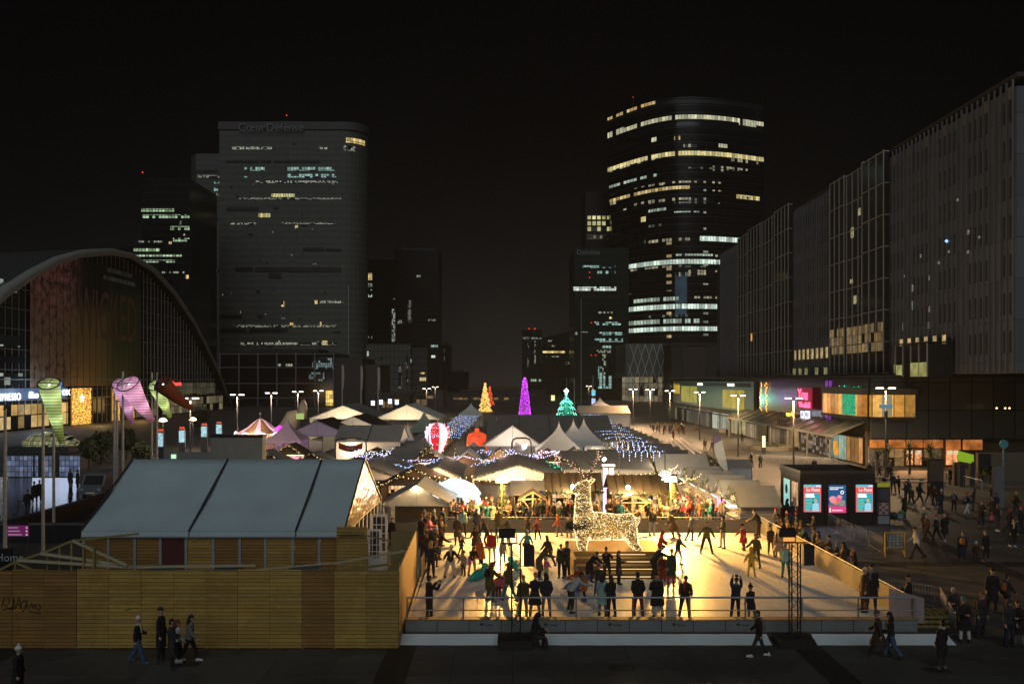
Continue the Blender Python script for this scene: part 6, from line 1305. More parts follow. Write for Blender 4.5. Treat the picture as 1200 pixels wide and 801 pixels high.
for a, b2 in ((7.0,7.7),(7.9,8.7),(9.0,9.6)): box(a,b2,58.45,58.5,.35,.95).build('panel', E('counter_blue', (.35,.42,.9), .8, .4, 3.), bl)
box(6.9,9.7,58.52,58.9,.3,1.0).build('body', cw, bl)
st2 = T('star_lantern', 'white star lantern hanging left of the right flood post', 'lantern', at(779,558,60)); c0 = at(779,558,60); m = MB()
for q in range(5): a = q*math.tau/5+math.pi/2; m.poly([c0+Vector((.5*math.cos(a),0,.5*math.sin(a))),c0+Vector((.15*math.cos(a+.6),0,.15*math.sin(a+.6))),c0+Vector((0,-.1,0)),c0+Vector((.15*math.cos(a-.6),0,.15*math.sin(a-.6)))])
m.build('star', E('star_warm', (1,.85,.6), 5), st2); MB().tube([c0, c0+Vector((0,0,.9))], .015, 5).build('cord', blackm, st2)
lc = T('light_column', 'pair of violet white light columns behind the right timber shelter', 'light display', (7.4,66,0))
for px in (709.5,716.5): p = at(px,548,66); box(p.x-.17,p.x+.17,65.9,66.1,0,p.z).build('column', E('violet_column', (.72,.6,1), 1.6, .5, 6.), lc)
p = at(713,547,66); box(p.x-.5,p.x+.5,65.9,66.1,p.z+.06,p.z+.22).build('lintel', E('warm_lintel', (1,.8,.5), 1.6), lc)
chalet(15.7,80,0,4.4,3.2,2.4,3.5,'grey roofed chalet with the brightest white display left of the sawtooth chalets', ww, roof_g, 'x', E('display_white', (1,.85,.65), 4, .3, 2., True), panes('display', ((1,.8,.55),(.9,.95,1)), 1.1, .5, .5, .8, .1))
# sawtooth row of white chalets on the right
for k in range(5):
    c_ = chalet(16.8-.12*k,59.6+3.35*k,R(-90),2.9,2.5,2.05,3.05,'grey roofed white chalet in the sawtooth row right of the rink, %s' % ('nearest to the camera','second from the camera','middle one','fourth from the camera','farthest one')[k], ww, roof_g, 'y', glowm, goods, 'sawtooth row of white chalets', bulbs=0)
    aw = box(15.0-.12*k,15.55-.12*k,58.4+3.35*k,60.8+3.35*k,1.95,2.02).build('awning', roof_g, None); aw.parent = c_; aw.matrix_parent_inverse = c_.matrix_basis.inverted()
for k in range(5): light('stall_light', 'POINT', (14.9-.12*k,59.6+3.35*k,1.85), 110, (1,.78,.42) if k != 1 else (.9,.4,1), .25)
ga = T('awning_light', 'glaring white awning lamp on the nearest white chalet', 'lamp', (15.1,58.8,1.9)); box(14.7,15.5,58.3,58.9,1.80,1.90).build('panel', E('awning_glow', (1,.85,.45), 9), ga); box(14.7,15.5,58.9,59.0,1.78,1.94).build('bracket', darkm, ga)
pp = T('purple_tubes', 'pink purple light tubes on the second white chalet front', 'light display', (15.2,62.5,0))
for k in range(3): box(15.2,15.3,61.6+.7*k,61.75+.7*k,.5,1.9).build('tube', E('pink_tube', (.85,.2,.9), 2.5), pp)
tent(21.2,23.6,84,87,2.0,2.5,'small grey shelter roof behind the feather flag', 'x', roof=gpvc, gable=pvc, name='small_shelter')
ff = T('feather_flag', 'tall purple and white feather flag beside the sawtooth chalets', 'flag', (18.8,78,0)); a = at(836,510,78)
MB().tube([(a.x+.1,78,0),(a.x+.05,78,3),(a.x,78,a.z),(a.x+.35,78,a.z+.1)], .03, 6).build('pole', darkm, ff)
m = [(a.x,a.z),(a.x+.45,a.z+.1),(a.x+.8,a.z-.4),(a.x+.95,a.z-1.2),(a.x+1.25,a.z-2.6),(a.x+1.35,a.z-3.4)]; b2 = [(a.x+.02,a.z-.1),(a.x+.04,a.z-.3),(a.x+.06,a.z-.8),(a.x+.1,a.z-1.5),(a.x+.5,a.z-2.6),(a.x+1.15,a.z-3.4)]
for j, nm, mt in ((0,'cloth',M('flag_purple', (.14,.10,.22), .6)),(2,'cloth',M('flag_white', (.4,.45,.48), .6))):
    MB().loft([[(m[i][0],78.02+.03*math.sin(i),m[i][1]) for i in range(j,j+3+j//2)],[(b2[i][0],78.0,b2[i][1]) for i in range(j,j+3+j//2)]], close=False, cap=False).build(nm, mt, ff)
gv = T('hedge_arch', 'sloping green hedge covered arch behind the sawtooth chalets', 'hedge', (18,83,0)); m = MB()
for _ in range(2600):
    u = random.random(); q = Vector((17.9+u*3.3,83+random.uniform(-.7,.7),random.uniform(.2,3.4-1.7*u*u))); dd = Vector((random.gauss(0,1),random.gauss(0,1),random.gauss(0,1))).normalized()*.2; s = dd.orthogonal().normalized()*.06; m.poly([q-s,q+dd,q+s])
m.build('foliage', leafm, gv, fix=False); MB().tube([(18,83,0),(18.2,83,3.3),(19.6,83,2.7),(21,83,1.4),(21.1,83,0)], .06, 6).build('hoop', darkm, gv)
# --- low poly bear
be = T('polar_bear', 'white glowing faceted polar bear sculpture with head to the left', 'light sculpture', at(538,600,63)); BY = 63
m = MB(); bp_ = lambda px, py, y=0: at(px, py, BY+y)
m.tube([bp_(518,574),bp_(529,570),bp_(541,572),bp_(552,576),bp_(561,582)], [.55,.72,.72,.62,.35], 6); m.tube([bp_(523,572),bp_(516,573),bp_(511,580),bp_(509,584)], [.5,.45,.34,.18], 6)
for s in (-1,1):
    m.tube([bp_(546,580,s*.4),bp_(547,592,s*.42),bp_(548,604,s*.42)], [.38,.22,.2], 5); m.tube([bp_(558,584,s*.35),bp_(562,594,s*.4),bp_(563,602,s*.4)], [.3,.2,.2], 5); m.tube([bp_(516,567,s*.25),bp_(515,564,s*.28)], [.12,.05], 5)
me = m.mesh('bear', [E('bear_white', (.88,.96,1), 2.4, .35, .8), M('bear_grey', (.12,.13,.12), .6), E('bear_warm', (1,.97,.9), 2.6, .3, .8), E('bear_shade', (.7,.88,1), 1.0, .3, .8)], origin=be.location)
for i, p in enumerate(me.polygons):
    u = random.random(); p.material_index = 1 if u < .10 else 2 if u < .38 else 3 if u < .66 else 0
o = bpy.data.objects.new('body', me); C.objects.link(o); o.parent = be
light('bear_light', 'POINT', (bp_(535,590).x,61.8,2.2), 60, (.85,.93,1), .8, parent=None)
# --- market street, seen from above as roofs and strings of light
rowlabels = []
def row(x, rz, y0, n, side, alley):
    for k in range(n):
        y = y0+k*4.3; sel = random.random()
        lab = '%s roofed chalet, %s side of the %s light alley, %s' % (('dark' if sel < .65 else 'grey'), side, alley, ['first','second','third','fourth','fifth','sixth','seventh','eighth','ninth','tenth','eleventh','twelfth','thirteenth','fourteenth'][k]+' from the rink')
        if k == 0 or sel >= .65 and not gproto.get((x,'g')) : pass
        key = 'd' if sel < .65 else 'g'
        if key not in gproto: gproto[key] = chalet(x,y,rz,3.6,2.6,2.35,3.35,lab,cw,roof_d if key == 'd' else roof_g,'x' if key == 'g' else 'y',glowm,goods,'wooden chalets along the light alleys')
        else: dup(gproto[key], (x,y,0), rz, lab)
gproto = {}
row(-10.9, R(90), 87, 12, 'left', 'left'); row(-4.4, R(-90), 87, 3, 'right', 'left'); row(9.3, R(90), 87.5, 2, 'left', 'right'); row(16.2, R(-90), 86.5, 13, 'right', 'right')
for k, (x, y, rz, w, lab, rf, gl_) in enumerate(((-19.4,84,0,4.4,'dark chalet directly behind the marquee ridge, left of the red arch',roof_d,goods),(-24.5,86,0,4.2,'dark chalet behind the marquee, second to the left of the red arch',roof_d,pinkl),(-14.2,88,0,5.2,'brown gabled chalet with bright goods left of the balloon',roof_b,goods),(-29.5,90,.1,4.4,'pink lit chalet beside the carousel',roof_d,pinkl),(-24.5,95,0,3.6,'pink lit chalet between carousel and purple tent',roof_b,pinkl),(3.7,87,0,3.0,'red brown gabled chalet in front of the pagoda tents',roof_b,pinkl),(6.6,89,0,3.4,'amber lit gabled chalet under the white pagoda tents',roof_d,goods),(10.6,91.5,0,3.4,'chalet with a glowing amber roof gable beside the right alley',roof_d,goods),(-1.2,88,0,3.6,'dark chalet with violet strings in front of the white gable tent',roof_d,goods),(-8.2,86,0,3.8,'dark gabled chalet just left of the balloon base',roof_d,goods))):
    chalet(x,y,rz,w,3.,2.3,3.4,lab,cw,rf,'y',glowm,gl_)
amb = E('amber_gable', (1,.5,.06), .55, .3, 1.)  # lamplight on the gable, put in as a glowing amber sheet
for x, y, w in ((6.6,87.4,1.6),(10.6,89.9,1.6)):
    t = T('lit_gable', 'amber glowing cloth in the gable of the chalet %s' % ('under the pagoda tents' if x < 8 else 'beside the right alley'), 'cloth', (x,y,2.35)); MB().prism([(x-w,y,2.37),(x+w,y,2.37),(x,y,3.3)], (0,-.05,0)).build('cloth', amb, t)
tent(-2.9,12.2,100,120,3.2,5.9,'huge dark grey exhibition tent in the middle of the market', 'x', roof=dpvc, gable=gpvc, seams=3)
tent(-3.2,3.3,97,99.5,3.1,5.3,'large white gable tent in front of the dark exhibition tent', roof=dpvc, gable=pvc)
pagoda(655,496,94,5.2,2.9,'white pagoda tent, left of the three peaks before the exhibition tent'); pagoda(672,493,97.5,5.4,2.9,'white pagoda tent, middle of the three peaks'); pagoda(684,491.5,99.,5.4,2.9,'white pagoda tent, right and rearmost of the three peaks')
pagoda(582,491,108,2.4,3.4,'small white pagoda tent peeking beside the red glowing tent'); pagoda(552,472,190,5.4,3.0,'distant white pagoda tent at the end of the left alley'); pagoda(703,466,205,9,3.2,'large pale pagoda tent tinted teal beside the teal tree')
pagoda(337,491,112,4.6,2.7,'pinkish white pagoda tent right of the carousel', M('pink_tent', (.55,.42,.46), .6)); pagoda(478,496,102,1.6,3.2,'narrow white pagoda tip right of the grey two bay tent'); pagoda(497,481,130,4,3.,'greenish pagoda tent in front of the big white tents', M('green_tent', (.16,.22,.18), .6))
tent(-19.,-12.1,91.5,99,3.9,5.4,'dark grey two bay tent with a white gable left of the balloon', 'x', roof=gpvc, gable=pvc, seams=1)
tent(-35.5,-24.,150,165,3.8,6.0,'large cream gable tent at left of the market, before the glazed block', roof=dpvc, gable=M('cream_tent', (.58,.52,.40), .6)); tent(-23.2,-12.6,145,160,3.9,6.2,'large cream gable tent left of the light alley', roof=pvc, gable=M('cream_tent', (.58,.52,.40)))
tent(-27.5,-18.8,124,136,3.3,5.2,'cream gable tent with a black right slope in the left market', roof=M('black_tent', (.02,.021,.022), .5), gable=M('cream_tent', (.58,.52,.40))); tent(-31,-22.,116,126,3.0,5.0,'lilac tinted gable tent with a black right slope near the carousel', roof=M('black_tent', (.02,.021,.022)), gable=M('lilac_lit_tent', (.50,.43,.52), .6))  # lilac gable carries the purple light in its fabric colour
tent(15,26,188,200,3.2,4.6,'low pale dome tent beyond the right light alley', 'x', roof=M('cream_tent', (.58,.52,.40)), gable=pvc)
for k, (x, y, lab) in enumerate(((24,72,''),)):
    pass
# round arch gates
def arch(px0, px1, pyt, Y, label, col, body):
    a, b2 = at(px0,pyt,Y), at(px1,pyt,Y); t = T('arch_gate', label, 'arch gate', ((a.x+b2.x)/2,Y,0)); r = .5
    MB().tube([(a.x,Y,0),(a.x,Y,a.z-r),(a.x+.15,Y,a.z-.15),(a.x+r,Y,a.z),(b2.x-r,Y,a.z),(b2.x-.15,Y,a.z-.15),(b2.x,Y,a.z-r),(b2.x,Y,0)], .09, 8).build('frame', blackm, t)
    m = MB()
    for i in range(9):
        u = i/8; m.poly([(a.x+.35+(b2.x-a.x-.7)*u, Y-.02, a.z-.35-.35*math.sin(math.pi*u)),(a.x+.35+(b2.x-a.x-.7)*min(1,u+.125), Y-.02, a.z-.35-.35*math.sin(math.pi*min(1,u+.125))),(a.x+.35+(b2.x-a.x-.7)*min(1,u+.125), Y-.02, a.z-1.0-.35*math.sin(math.pi*min(1,u+.125))),(a.x+.35+(b2.x-a.x-.7)*u, Y-.02, a.z-1.0-.35*math.sin(math.pi*u))]) if i < 8 else None
    p = m.build('banner', col, t)
    text('lettering', body, .38, ((a.x+b2.x)/2,Y-.05,a.z-.98), M('arch_letters', (.5,.4,.38), .6) if 'red' in label else M('arch_ink', (.12,.1,.1), .6), t)
arch(393,429,514,88,'black arch gate with a red bunting banner behind the marquee',M('red_bunting', (.28,.03,.03), .6),'NOËL'); arch(600,622,513,90,'black arch gate with a pale banner at the centre of the market',M('pale_banner', (.45,.42,.42), .6),'MARCHÉ')
wl2 = T('spot_bulb', 'single glaring white bulb under the central arch gate', 'lamp', at(615,523,89.8)); MB().ell(at(615,523,89.8), .16,.12,.16).build('bulb', E('white_cold', (.9,.95,1), 40), wl2, True); MB().tube([at(615,523,89.8), at(615,517,89.9)], .02, 5).build('cord', blackm, wl2)
# strings
sl_ = lambda l: 'violet white light string swagging %s' % l
string('light_string', sl_('across the roofs from the marquee to the balloon'), [at(399,531,82),at(545,534,82)], .55, 9, bulb_v, r=(.03,.055)); string('light_string', sl_('between balloon and central arch'), [at(545,534,82),at(596,531,82)], .55, 9, bulb_v, r=(.03,.055)); string('light_string', sl_('from the central arch to the red brown chalet'), [at(596,531,82),at(655,530,82)], .5, 9, bulb_v, r=(.03,.055))
string('light_string', sl_('along the arch and chalets in double rows'), [at(560,527,88),at(600,527,88),at(628,533,86),at(652,528,86)], .3, 14, bulb_v, r=(.03,.06), jit=.1)
string('light_string', 'dense curly cool white light script above the marquee corner', [at(400,531,80),at(420,528,80),at(440,530,80),at(458,528,80)], .28, 24, E('script_bulb', (.75,.78,1), 4), r=(.025,.05), jit=.14)
for k, (pts, lab) in enumerate((([at(437,541,79),at(465,545,77),at(480,547,76)],'lowest left, on the dark tent roofs'),([at(480,547,76),at(520,538,80)],'rising to the balloon base'),([at(552,545,77),at(588,538,80)],'left slope behind the flood post'),([at(588,538,80),at(605,543,78)],'right slope behind the flood post'))): string('light_string', 'blue white light string along a tent ridge, '+lab, pts, .02, 6, E('blue_bulb', (.4,.6,1), 3), r=(.03,.055), jit=.07)
string('light_string', 'green light string on the stall roof left of the deer antlers', [at(640,541,76),at(662,549,75)], .02, 9, E('green_bulb', (.05,.9,.45), 1.6), r=(.04,.07), jit=.12)
string('light_string', 'pink white light string over the red brown chalet', [at(630,530.5,85),at(654,529,85)], -.05, 14, E('pink_bulb', (1,.6,.75), 5), r=(.03,.06), jit=.08)
m_c = E('alley_bulb', (.45,.60,1), 5)
for alley, x0, x1, ya, yb_, n_ in (('left',-9.4,-5.6,92,146,15),('right',10.6,14.6,74,150,14)):
    for k in range(n_):
        y = ya+(yb_-ya)*k/(n_-1); off = (0 if alley == 'left' else (y-72)/78*2.6-1.4)
        m, w = swag([(x0+off,y,4.25),(x1+off,y,4.25)], -.12, 4.5, m_c, r=(.026,.045), jit=.04); mm = m
        t = T('alley_lights', 'blue white light garland across the %s market alley, %s from the rink' % (alley, ['first','second','third','fourth','fifth','sixth','seventh','eighth','ninth','tenth','eleventh','twelfth','thirteenth','fourteenth','fifteenth','sixteenth','seventeenth','eighteenth','nineteenth','twentieth'][k]), 'light garland', (x0+off,y,0), 'light garlands across the alleys')
        w.build('wire', blackm, t)
        if alley == 'right' and k < 3:
            for q in range(7):
                for s in range(4): mm.octa((x0+off+.4+q*.52, y, 4.2-.11*s*(1+q%2)), random.uniform(.03,.05))
        o = mm.build('fairy_lights', m_c, t, fix=False); o['kind'] = 'stuff'
        for xx in (x0+off,x1+off): MB().tube([(xx,y,0),(xx,y,4.3)], .05, 6).build('post', blackm, t)
for k in range(7): light('alley_light', 'POINT', (-7.5,90+k*9,3.2), 260, (1,.72,.42), .5); light('alley_light', 'POINT', (12.6,88+k*9.5,3.2), 280, (1,.74,.45), .5)
for x, y, e, c_ in ((-2,66.5,330,(1,.7,.34)),(4.4,64.3,330,(1,.68,.32)),(8.5,63,300,(1,.7,.36)),(13.2,61.5,300,(1,.72,.38)),(-7.5,69.2,300,(1,.66,.36)),(1.2,63.8,220,(1,.7,.35)),(13,75,300,(1,.74,.45)),(-17,90,150,(1,.7,.4)),(-26,100,200,(1,.5,.7)),(-30,113,220,(.9,.6,1)),(-1,84.5,140,(1,.72,.45)),(0,93,260,(1,.8,.65)),(6,86,120,(1,.6,.3)),(-6,84,120,(1,.65,.5)),(-29,146,500,(1,.85,.6)),(-18,141,450,(1,.85,.6)),(-22,120,260,(1,.85,.65)),(9,90.5,260,(1,.8,.6)),(3.,66.5,110,(1,.68,.32)),(0,68,130,(1,.75,.42)),(-6,69.5,130,(1,.55,.4)),(12.,67,160,(1,.7,.38)),(9,69,110,(1,.7,.4))): light('market_light', 'POINT', (x,y,3.0), e*3.6, c_, .5)
# --- hot air balloon, red tent, trees of light, carousel
bo = T('light_balloon', 'red and white striped light balloon standing over the market roofs', 'light sculpture', at(512.5,537,100)); bc = at(512.5,511,100)
prof = [(.45,-2.0),(.75,-1.6),(1.12,-.8),(1.40,0),(1.45,.5),(1.30,1.0),(.95,1.35),(.5,1.55),(.1,1.6)]; rb_, rw_ = E('balloon_red', (.9,.02,.04), .75, .8, 5.), E('balloon_white', (.95,.85,1), .95, .6, 6.)
for k in range(8):
    m = MB(); a0, a1 = (k+.35)*math.tau/8, (k+1.35)*math.tau/8
    m.loft([[bc+Vector((r*math.cos(a0+(a1-a0)*j/4), r*math.sin(a0+(a1-a0)*j/4), z)) for j in range(5)] for r,z in prof], close=False, cap=False); m.build('gore', rb_ if k % 2 else rw_, bo, True)
m = MB()
for _ in range(420):
    r, z = random.choice(prof[1:7]); a = random.uniform(math.pi,math.tau); u = random.uniform(-.35,.35); m.octa(bc+Vector(((r+.0)*math.cos(a),(r+.0)*math.sin(a),z+u*.5)), .03)
o = m.build('fairy_lights', E('balloon_bulb', (1,.7,.75), 3), bo, fix=False); o['kind'] = 'stuff'
for k in range(6): a = k*math.tau/6; MB().tube([bc+Vector((.5*math.cos(a),.5*math.sin(a),-1.95)), bc+Vector((.75*math.cos(a),.75*math.sin(a),-3.2)), Vector((bc.x+.75*math.cos(a),100+.75*math.sin(a),0))], .04, 5).build('leg', white, bo)
MB().lathe((bc.x,100,.6), [(.6,0),(.75,1.1)], 14).build('basket', M('wicker', (.2,.12,.05), .8), bo)
rt = T('glowing_bell', 'orange red glowing bell shaped light tent with a top knob', 'light sculpture', at(559,531,103)); rc = at(559,525,103); re_ = E('bell_red', (1,.10,.03), .8, .45, 1.2)
MB().lathe(rc, [(1.75,-.5),(1.6,.0),(1.25,.25),(1.2,1.3),(1.0,1.75),(.45,1.95),(.2,2.05)], 20).build('body', re_, rt, True); MB().ell(rc+Vector((0,0,2.2)), .28,.28,.26).build('knob', re_, rt, True); MB().lathe(Vector((rc.x,103,0)), [(1.7,0),(1.72,rc.z-.52)], 20).build('base', M('red_base', (.25,.04,.02), .6), rt)
def cone_tree(px, pyb, pyt, wpx, Y, label, col, n, rsz, inner, tiers=0, name='light_tree', top=.12):
    b_ = at(px,pyb,Y); tp = at(px,pyt,Y); h = tp.z-max(0,b_.z); r0 = wpx/2000*Y; t = T(name, label, 'light tree', (b_.x,Y,0)); bz = max(0,b_.z)
    prof = [(r0,.0),(top,h)]
    if tiers:
        prof = []
        for k in range(tiers): s, e = k/tiers, (k+1)/tiers; prof += [(r0*(1-s)+.2, h*s),(r0*(1-e)*.62+.12, h*e-.02)]
    MB().lathe((b_.x,Y,bz), prof, 20).build('cone', inner, t); m = MB()
    for _ in range(n):
        s = random.random()**1.3; a = random.uniform(math.pi*.95,math.tau*1.02); rr = r0*(1-s)+top*s
        if tiers: f = (s*tiers)%1; rr = (r0*(1-int(s*tiers)/tiers)+.2)*(1-f)+(r0*(1-(int(s*tiers)+1)/tiers)*.62+.12)*f
        m.octa((b_.x+(rr+.06)*math.cos(a), Y+(rr+.06)*math.sin(a), bz+h*s), random.uniform(*rsz))
    o = m.build('fairy_lights', col, t, fix=False); o['kind'] = 'stuff'
    MB().octa((b_.x,Y,bz+h+.4), .5).build('topper', col, t)
    MB().tube([(b_.x,Y,0),(b_.x,Y,bz+.1)], .3, 8).build('trunk', darkm, t) if bz > .1 else None
    return b_, t
cone_tree(568.5,482,451,15,284,'golden tiered light tree far up the esplanade', E('gold_tree', (1,.62,.16), 1.4), 520, (.10,.2), E('gold_inner', (1,.5,.1), .30, .7, .6), 5); b_, _ = cone_tree(574,474,455,9,330,'small red light tree blurred behind the golden tree', E('red_tree', (1,.12,.05), 1.2), 160, (.10,.2), E('red_inner', (.8,.08,.03), .25, .8, .5), 2)
cone_tree(615,486,445,13.5,260,'tall narrow purple light cone left of the teal tree', E('purple_bulb', (.75,.08,.95), 1.9), 600, (.06,.13), E('purple_inner', (.45,.02,.6), .18, .6, 1.), top=.55)
b_, tt = cone_tree(663.5,487,463,24,250,'teal light tree with a bright star shaped top', E('teal_tree', (.25,1,.72), 2.8), 60, (.08,.14), M('teal_dark', (.01,.05,.04), .6))
m = MB()
for row_ in range(3):
    for k in range(-4,5):
        for s in range(7): u = s/6; x = k*.62*(1-.25*row_)*(1)+(.22 if k > 0 else -.22)*u*3*abs(k)/4; z = 1.0+row_*1.7-u*.9; m.octa((b_.x+x, 250-2.2+row_*.6, z), .10)
for s in range(26): m.octa((b_.x,250-2.3+s*.08,s*.22+.4), .13)
o = m.build('fairy_lights', E('teal_tree', (.25,1,.72)), tt, fix=False); o['kind'] = 'stuff'
MB().octa((b_.x,249.5,7.3), .75).build('star', E('teal_star', (.6,1,.85), 9), tt); light('teal_light', 'POINT', (b_.x,246,5), 2600, (.1,1,.65), 1.5, parent=tt)
light('purple_light', 'POINT', (b_.x-13,254,5), 700, (.7,.1,1), 1.)
ca = T('carousel', 'white and pink striped carousel with lit canopy left of the market', 'carousel', (-38.5,130,0)); cc = at(305,527,130)
ps, pw2 = E('carousel_pink', (.9,.5,.62), 1.0, .3, 1.), M('carousel_brown', (.25,.15,.07), .6); zt = at(305,490,130).z
for k in range(20):
    m = MB(); a0, a1 = k*math.tau/20, (k+1)*math.tau/20
    m.loft([[(cc.x+r*math.cos(a),130+r*math.sin(a),z) for a in (a0,a1)] for r,z in ((3.6,2.5),(2.0,3.3),(.9,4.2),(.15,zt))], close=False, cap=False); m.build('canopy_gore', ps if k % 3 == 0 else pw2, ca)
for k in range(10):
    a = k*math.tau/10; m = MB()
    m.loft([[(cc.x+3.65*math.cos(a+q*.3),130+3.65*math.sin(a+q*.3),z) for q in (-1,-.5,0,.5,1)] for z in (1.95,2.5)], close=False, cap=False); m.build('cornice_panel', E('cornice_lit', (1,.62,.35), .9, .8, 2.), ca); c0 = Vector((cc.x+3.75*math.cos(a),130+3.75*math.sin(a),2.25))
    MB().loft([[c0+Vector((-math.sin(a)*r*math.cos(q/14*math.tau),math.cos(a)*r*math.cos(q/14*math.tau),r*.62*math.sin(q/14*math.tau))) for q in range(14)] for r in (.75,.52)], cap=False).build('medallion', E('medallion_pink', (1,.75,.8), 3.5), ca)
    MB().tube([(cc.x+3.0*math.cos(a),130+3.0*math.sin(a),.3),(cc.x+3.0*math.cos(a),130+3.0*math.sin(a),2.4)], .05, 6).build('pole', M('brass', (.5,.35,.1), .3, 1), ca)
    h_ = MB(); hx, hy = cc.x+2.5*math.cos(a), 130+2.5*math.sin(a); d_ = Vector((-math.sin(a),math.cos(a),0)); P0 = Vector((hx,hy,1.1))
    h_.tube([P0-d_*.5,P0-d_*.2,P0+d_*.25,P0+d_*.5+Vector((0,0,.25)),P0+d_*.62+Vector((0,0,.55)),P0+d_*.85+Vector((0,0,.45))], [.12,.22,.22,.17,.12,.06], 8)
    for q in (-.4,.35): h_.tube([P0+d_*q,P0+d_*(q+.1)-Vector((0,0,.55))], [.08,.04], 5)
    ob = bpy.data.objects.new('horse', vox(h_, .06, 'horse', 1)); C.objects.link(ob); ob.parent = ca; ob.location = -ca.location; ob.data.materials.append(M('horse_white', (.6,.55,.5), .4))
MB().lathe((cc.x,130,0), [(3.7,0),(3.7,.3)], 28).build('platform', M('platform_red', (.25,.08,.06), .5), ca); MB().lathe((cc.x,130,.3), [(.9,0),(.9,2.2)], 16).build('drum', E('drum_lit', (1,.7,.35), 1.0, .5, 2.), ca); MB().tube([(cc.x,130,zt),(cc.x,130,zt+.7)], .08, 6).build('finial', darkm, ca); MB().ell((cc.x,130,zt+.8), .25,.25,.25).build('finial', darkm, ca)
light('carousel_light', 'POINT', (cc.x,125.5,2.6), 1500, (1,.6,.5), .6); light('carousel_light', 'POINT', (cc.x,133.8,2.4), 300, (1,.55,.7), .6)
pt = T('pink_post', 'glowing magenta pillar right of the carousel', 'light display', at(328,527,124)); p = at(328,505,124); box(p.x-.35,p.x+.35,123.8,124.2,0,p.z).build('pillar', E('magenta_pillar', (.8,.06,.75), 1.3, .4, 2.), pt); MB().lathe((p.x,124,p.z), [(.9,0),(.5,.6),(.1,.9)], 12).build('cap', MATS['magenta_pillar'], pt)
sc_ = T('stone_figure', 'pale stone thumb like sculpture on a wall left of the cream tents', 'sculpture', at(345,500,165)); c0 = at(345,490,165); MB().tube([(c0.x-1.6,165,0),(c0.x-1.5,165,c0.z-2),(c0.x-.2,165,c0.z+.4),(c0.x+1.,165,c0.z+1.2)], [1.6,1.7,1.5,.5], 10).build('shaft', M('pale_stone', (.32,.28,.2), .8), sc_, True); MB().tube([(c0.x+1.6,165,c0.z),(c0.x+1.7,165,c0.z+2.6),(c0.x+1.7,165,c0.z+3.6)], [.9,.8,.3], 10).build('finger', M('pale_stone', (.32,.28,.2)), sc_, True)
gsn = T('green_sign', 'small lime lit board behind the lilac tent', 'sign', at(352,485,150)); a, b2 = at(347,491,150), at(356,484,150); box(a.x,b2.x,150,150.1,a.z,b2.z).build('panel', E('lime_panel', (.5,.75,.2), .5), gsn); box(a.x+.5,a.x+.6,150.02,150.08,0,a.z).build('post', darkm, gsn)
for k, (px, py) in enumerate(((437,472),(446.5,471),(457,470),(465,471))):
    p = at(px, py, 230); t = T('lantern_cube', 'bluish white lantern hanging beyond the cream tents, %s' % ('leftmost','second','third','rightmost')[k], 'lantern', p, 'hanging lanterns beyond the cream tents'); box(p.x-.45,p.x+.45,229.8,230.2,p.z-.6,p.z+.6).build('body', E('lantern_cold', (.65,.72,1), 3), t); box(p.x-.1,p.x+.1,229.9,230.1,p.z-p.z-.0,p.z-.62).build('post', darkm, t)
for k, (px, py, Y) in enumerate(((540,478,240),(592,478,240),(475,478,200),(730,470,240),(752,476,200))): light('far_glow', 'POINT', at(px,470,Y), 700, (1,.72,.42), 1.)
for k, (px, py, Y, c_, nm) in enumerate(((648,466,280,(.8,.85,.3),'yellow green'),(695.5,460,270,(.15,.5,.6),'cyan'),(695.5,470,270,(.45,.5,1),'violet'))):
    p = at(px,py,Y); t = T('lit_sign', 'small %s lit sign board beside the teal tree' % nm, 'sign', p); box(p.x-.6,p.x+.6,Y,Y+.1,p.z-.9,p.z+.9).build('panel', E('signlet_%d' % k, c_, 1.2, .4, 2.), t); box(p.x-.06,p.x+.06,Y+.02,Y+.08,0,p.z-.92).build('post', darkm, t)

random.seed(77)
wbs = E('stall_bulb', (1,.64,.26), 6)  # strings added for more warm light among the stalls
for k, (x0_, y0_, x1_, y1_, z_, lab) in enumerate(((-8.6,64.2,-3.0,63.8,3.3,'between the small grey tent and the left flood post'),(-3.0,63.8,2.3,63.4,3.3,'from the left flood post to the left timber shelter'),(2.4,59.6,6.3,59.6,2.75,'along the eave of the left timber shelter'),(6.8,58.6,11.4,58.6,2.75,'along the eave of the right timber shelter'),(11.5,60.5,14.6,66.0,3.2,'from the right shelter into the sawtooth chalet lane'),(11.4,66,14.4,74,3.2,'deeper in the sawtooth chalet lane'),(4.5,73.6,12.3,73.6,2.5,'along the broad dark grey stall roof'),(-15.,70.6,-9.4,70.6,2.25,'under the half hidden tent by the marquee gable'),(-8.2,71.6,-4.4,71.6,2.2,'under the garlanded tent above the white bear'),(-26.5,84.2,-17.2,82.2,2.35,'along the dark chalets behind the marquee'),(-3.2,86.1,5.3,85.2,2.3,'along the chalets in front of the white gable tent'),(4.9,86.8,12.3,89.6,2.35,'along the amber gabled chalets'),(-16.8,86,-10.5,84.4,2.35,'along the brown gabled chalet near the balloon'))):
    string('light_string', 'warm bulb string '+lab, [(x0_,y0_,z_),((x0_+x1_)/2,(y0_+y1_)/2,z_),(x1_,y1_,z_)], .18, 2.6, wbs, r=(.03,.05), jit=.02)
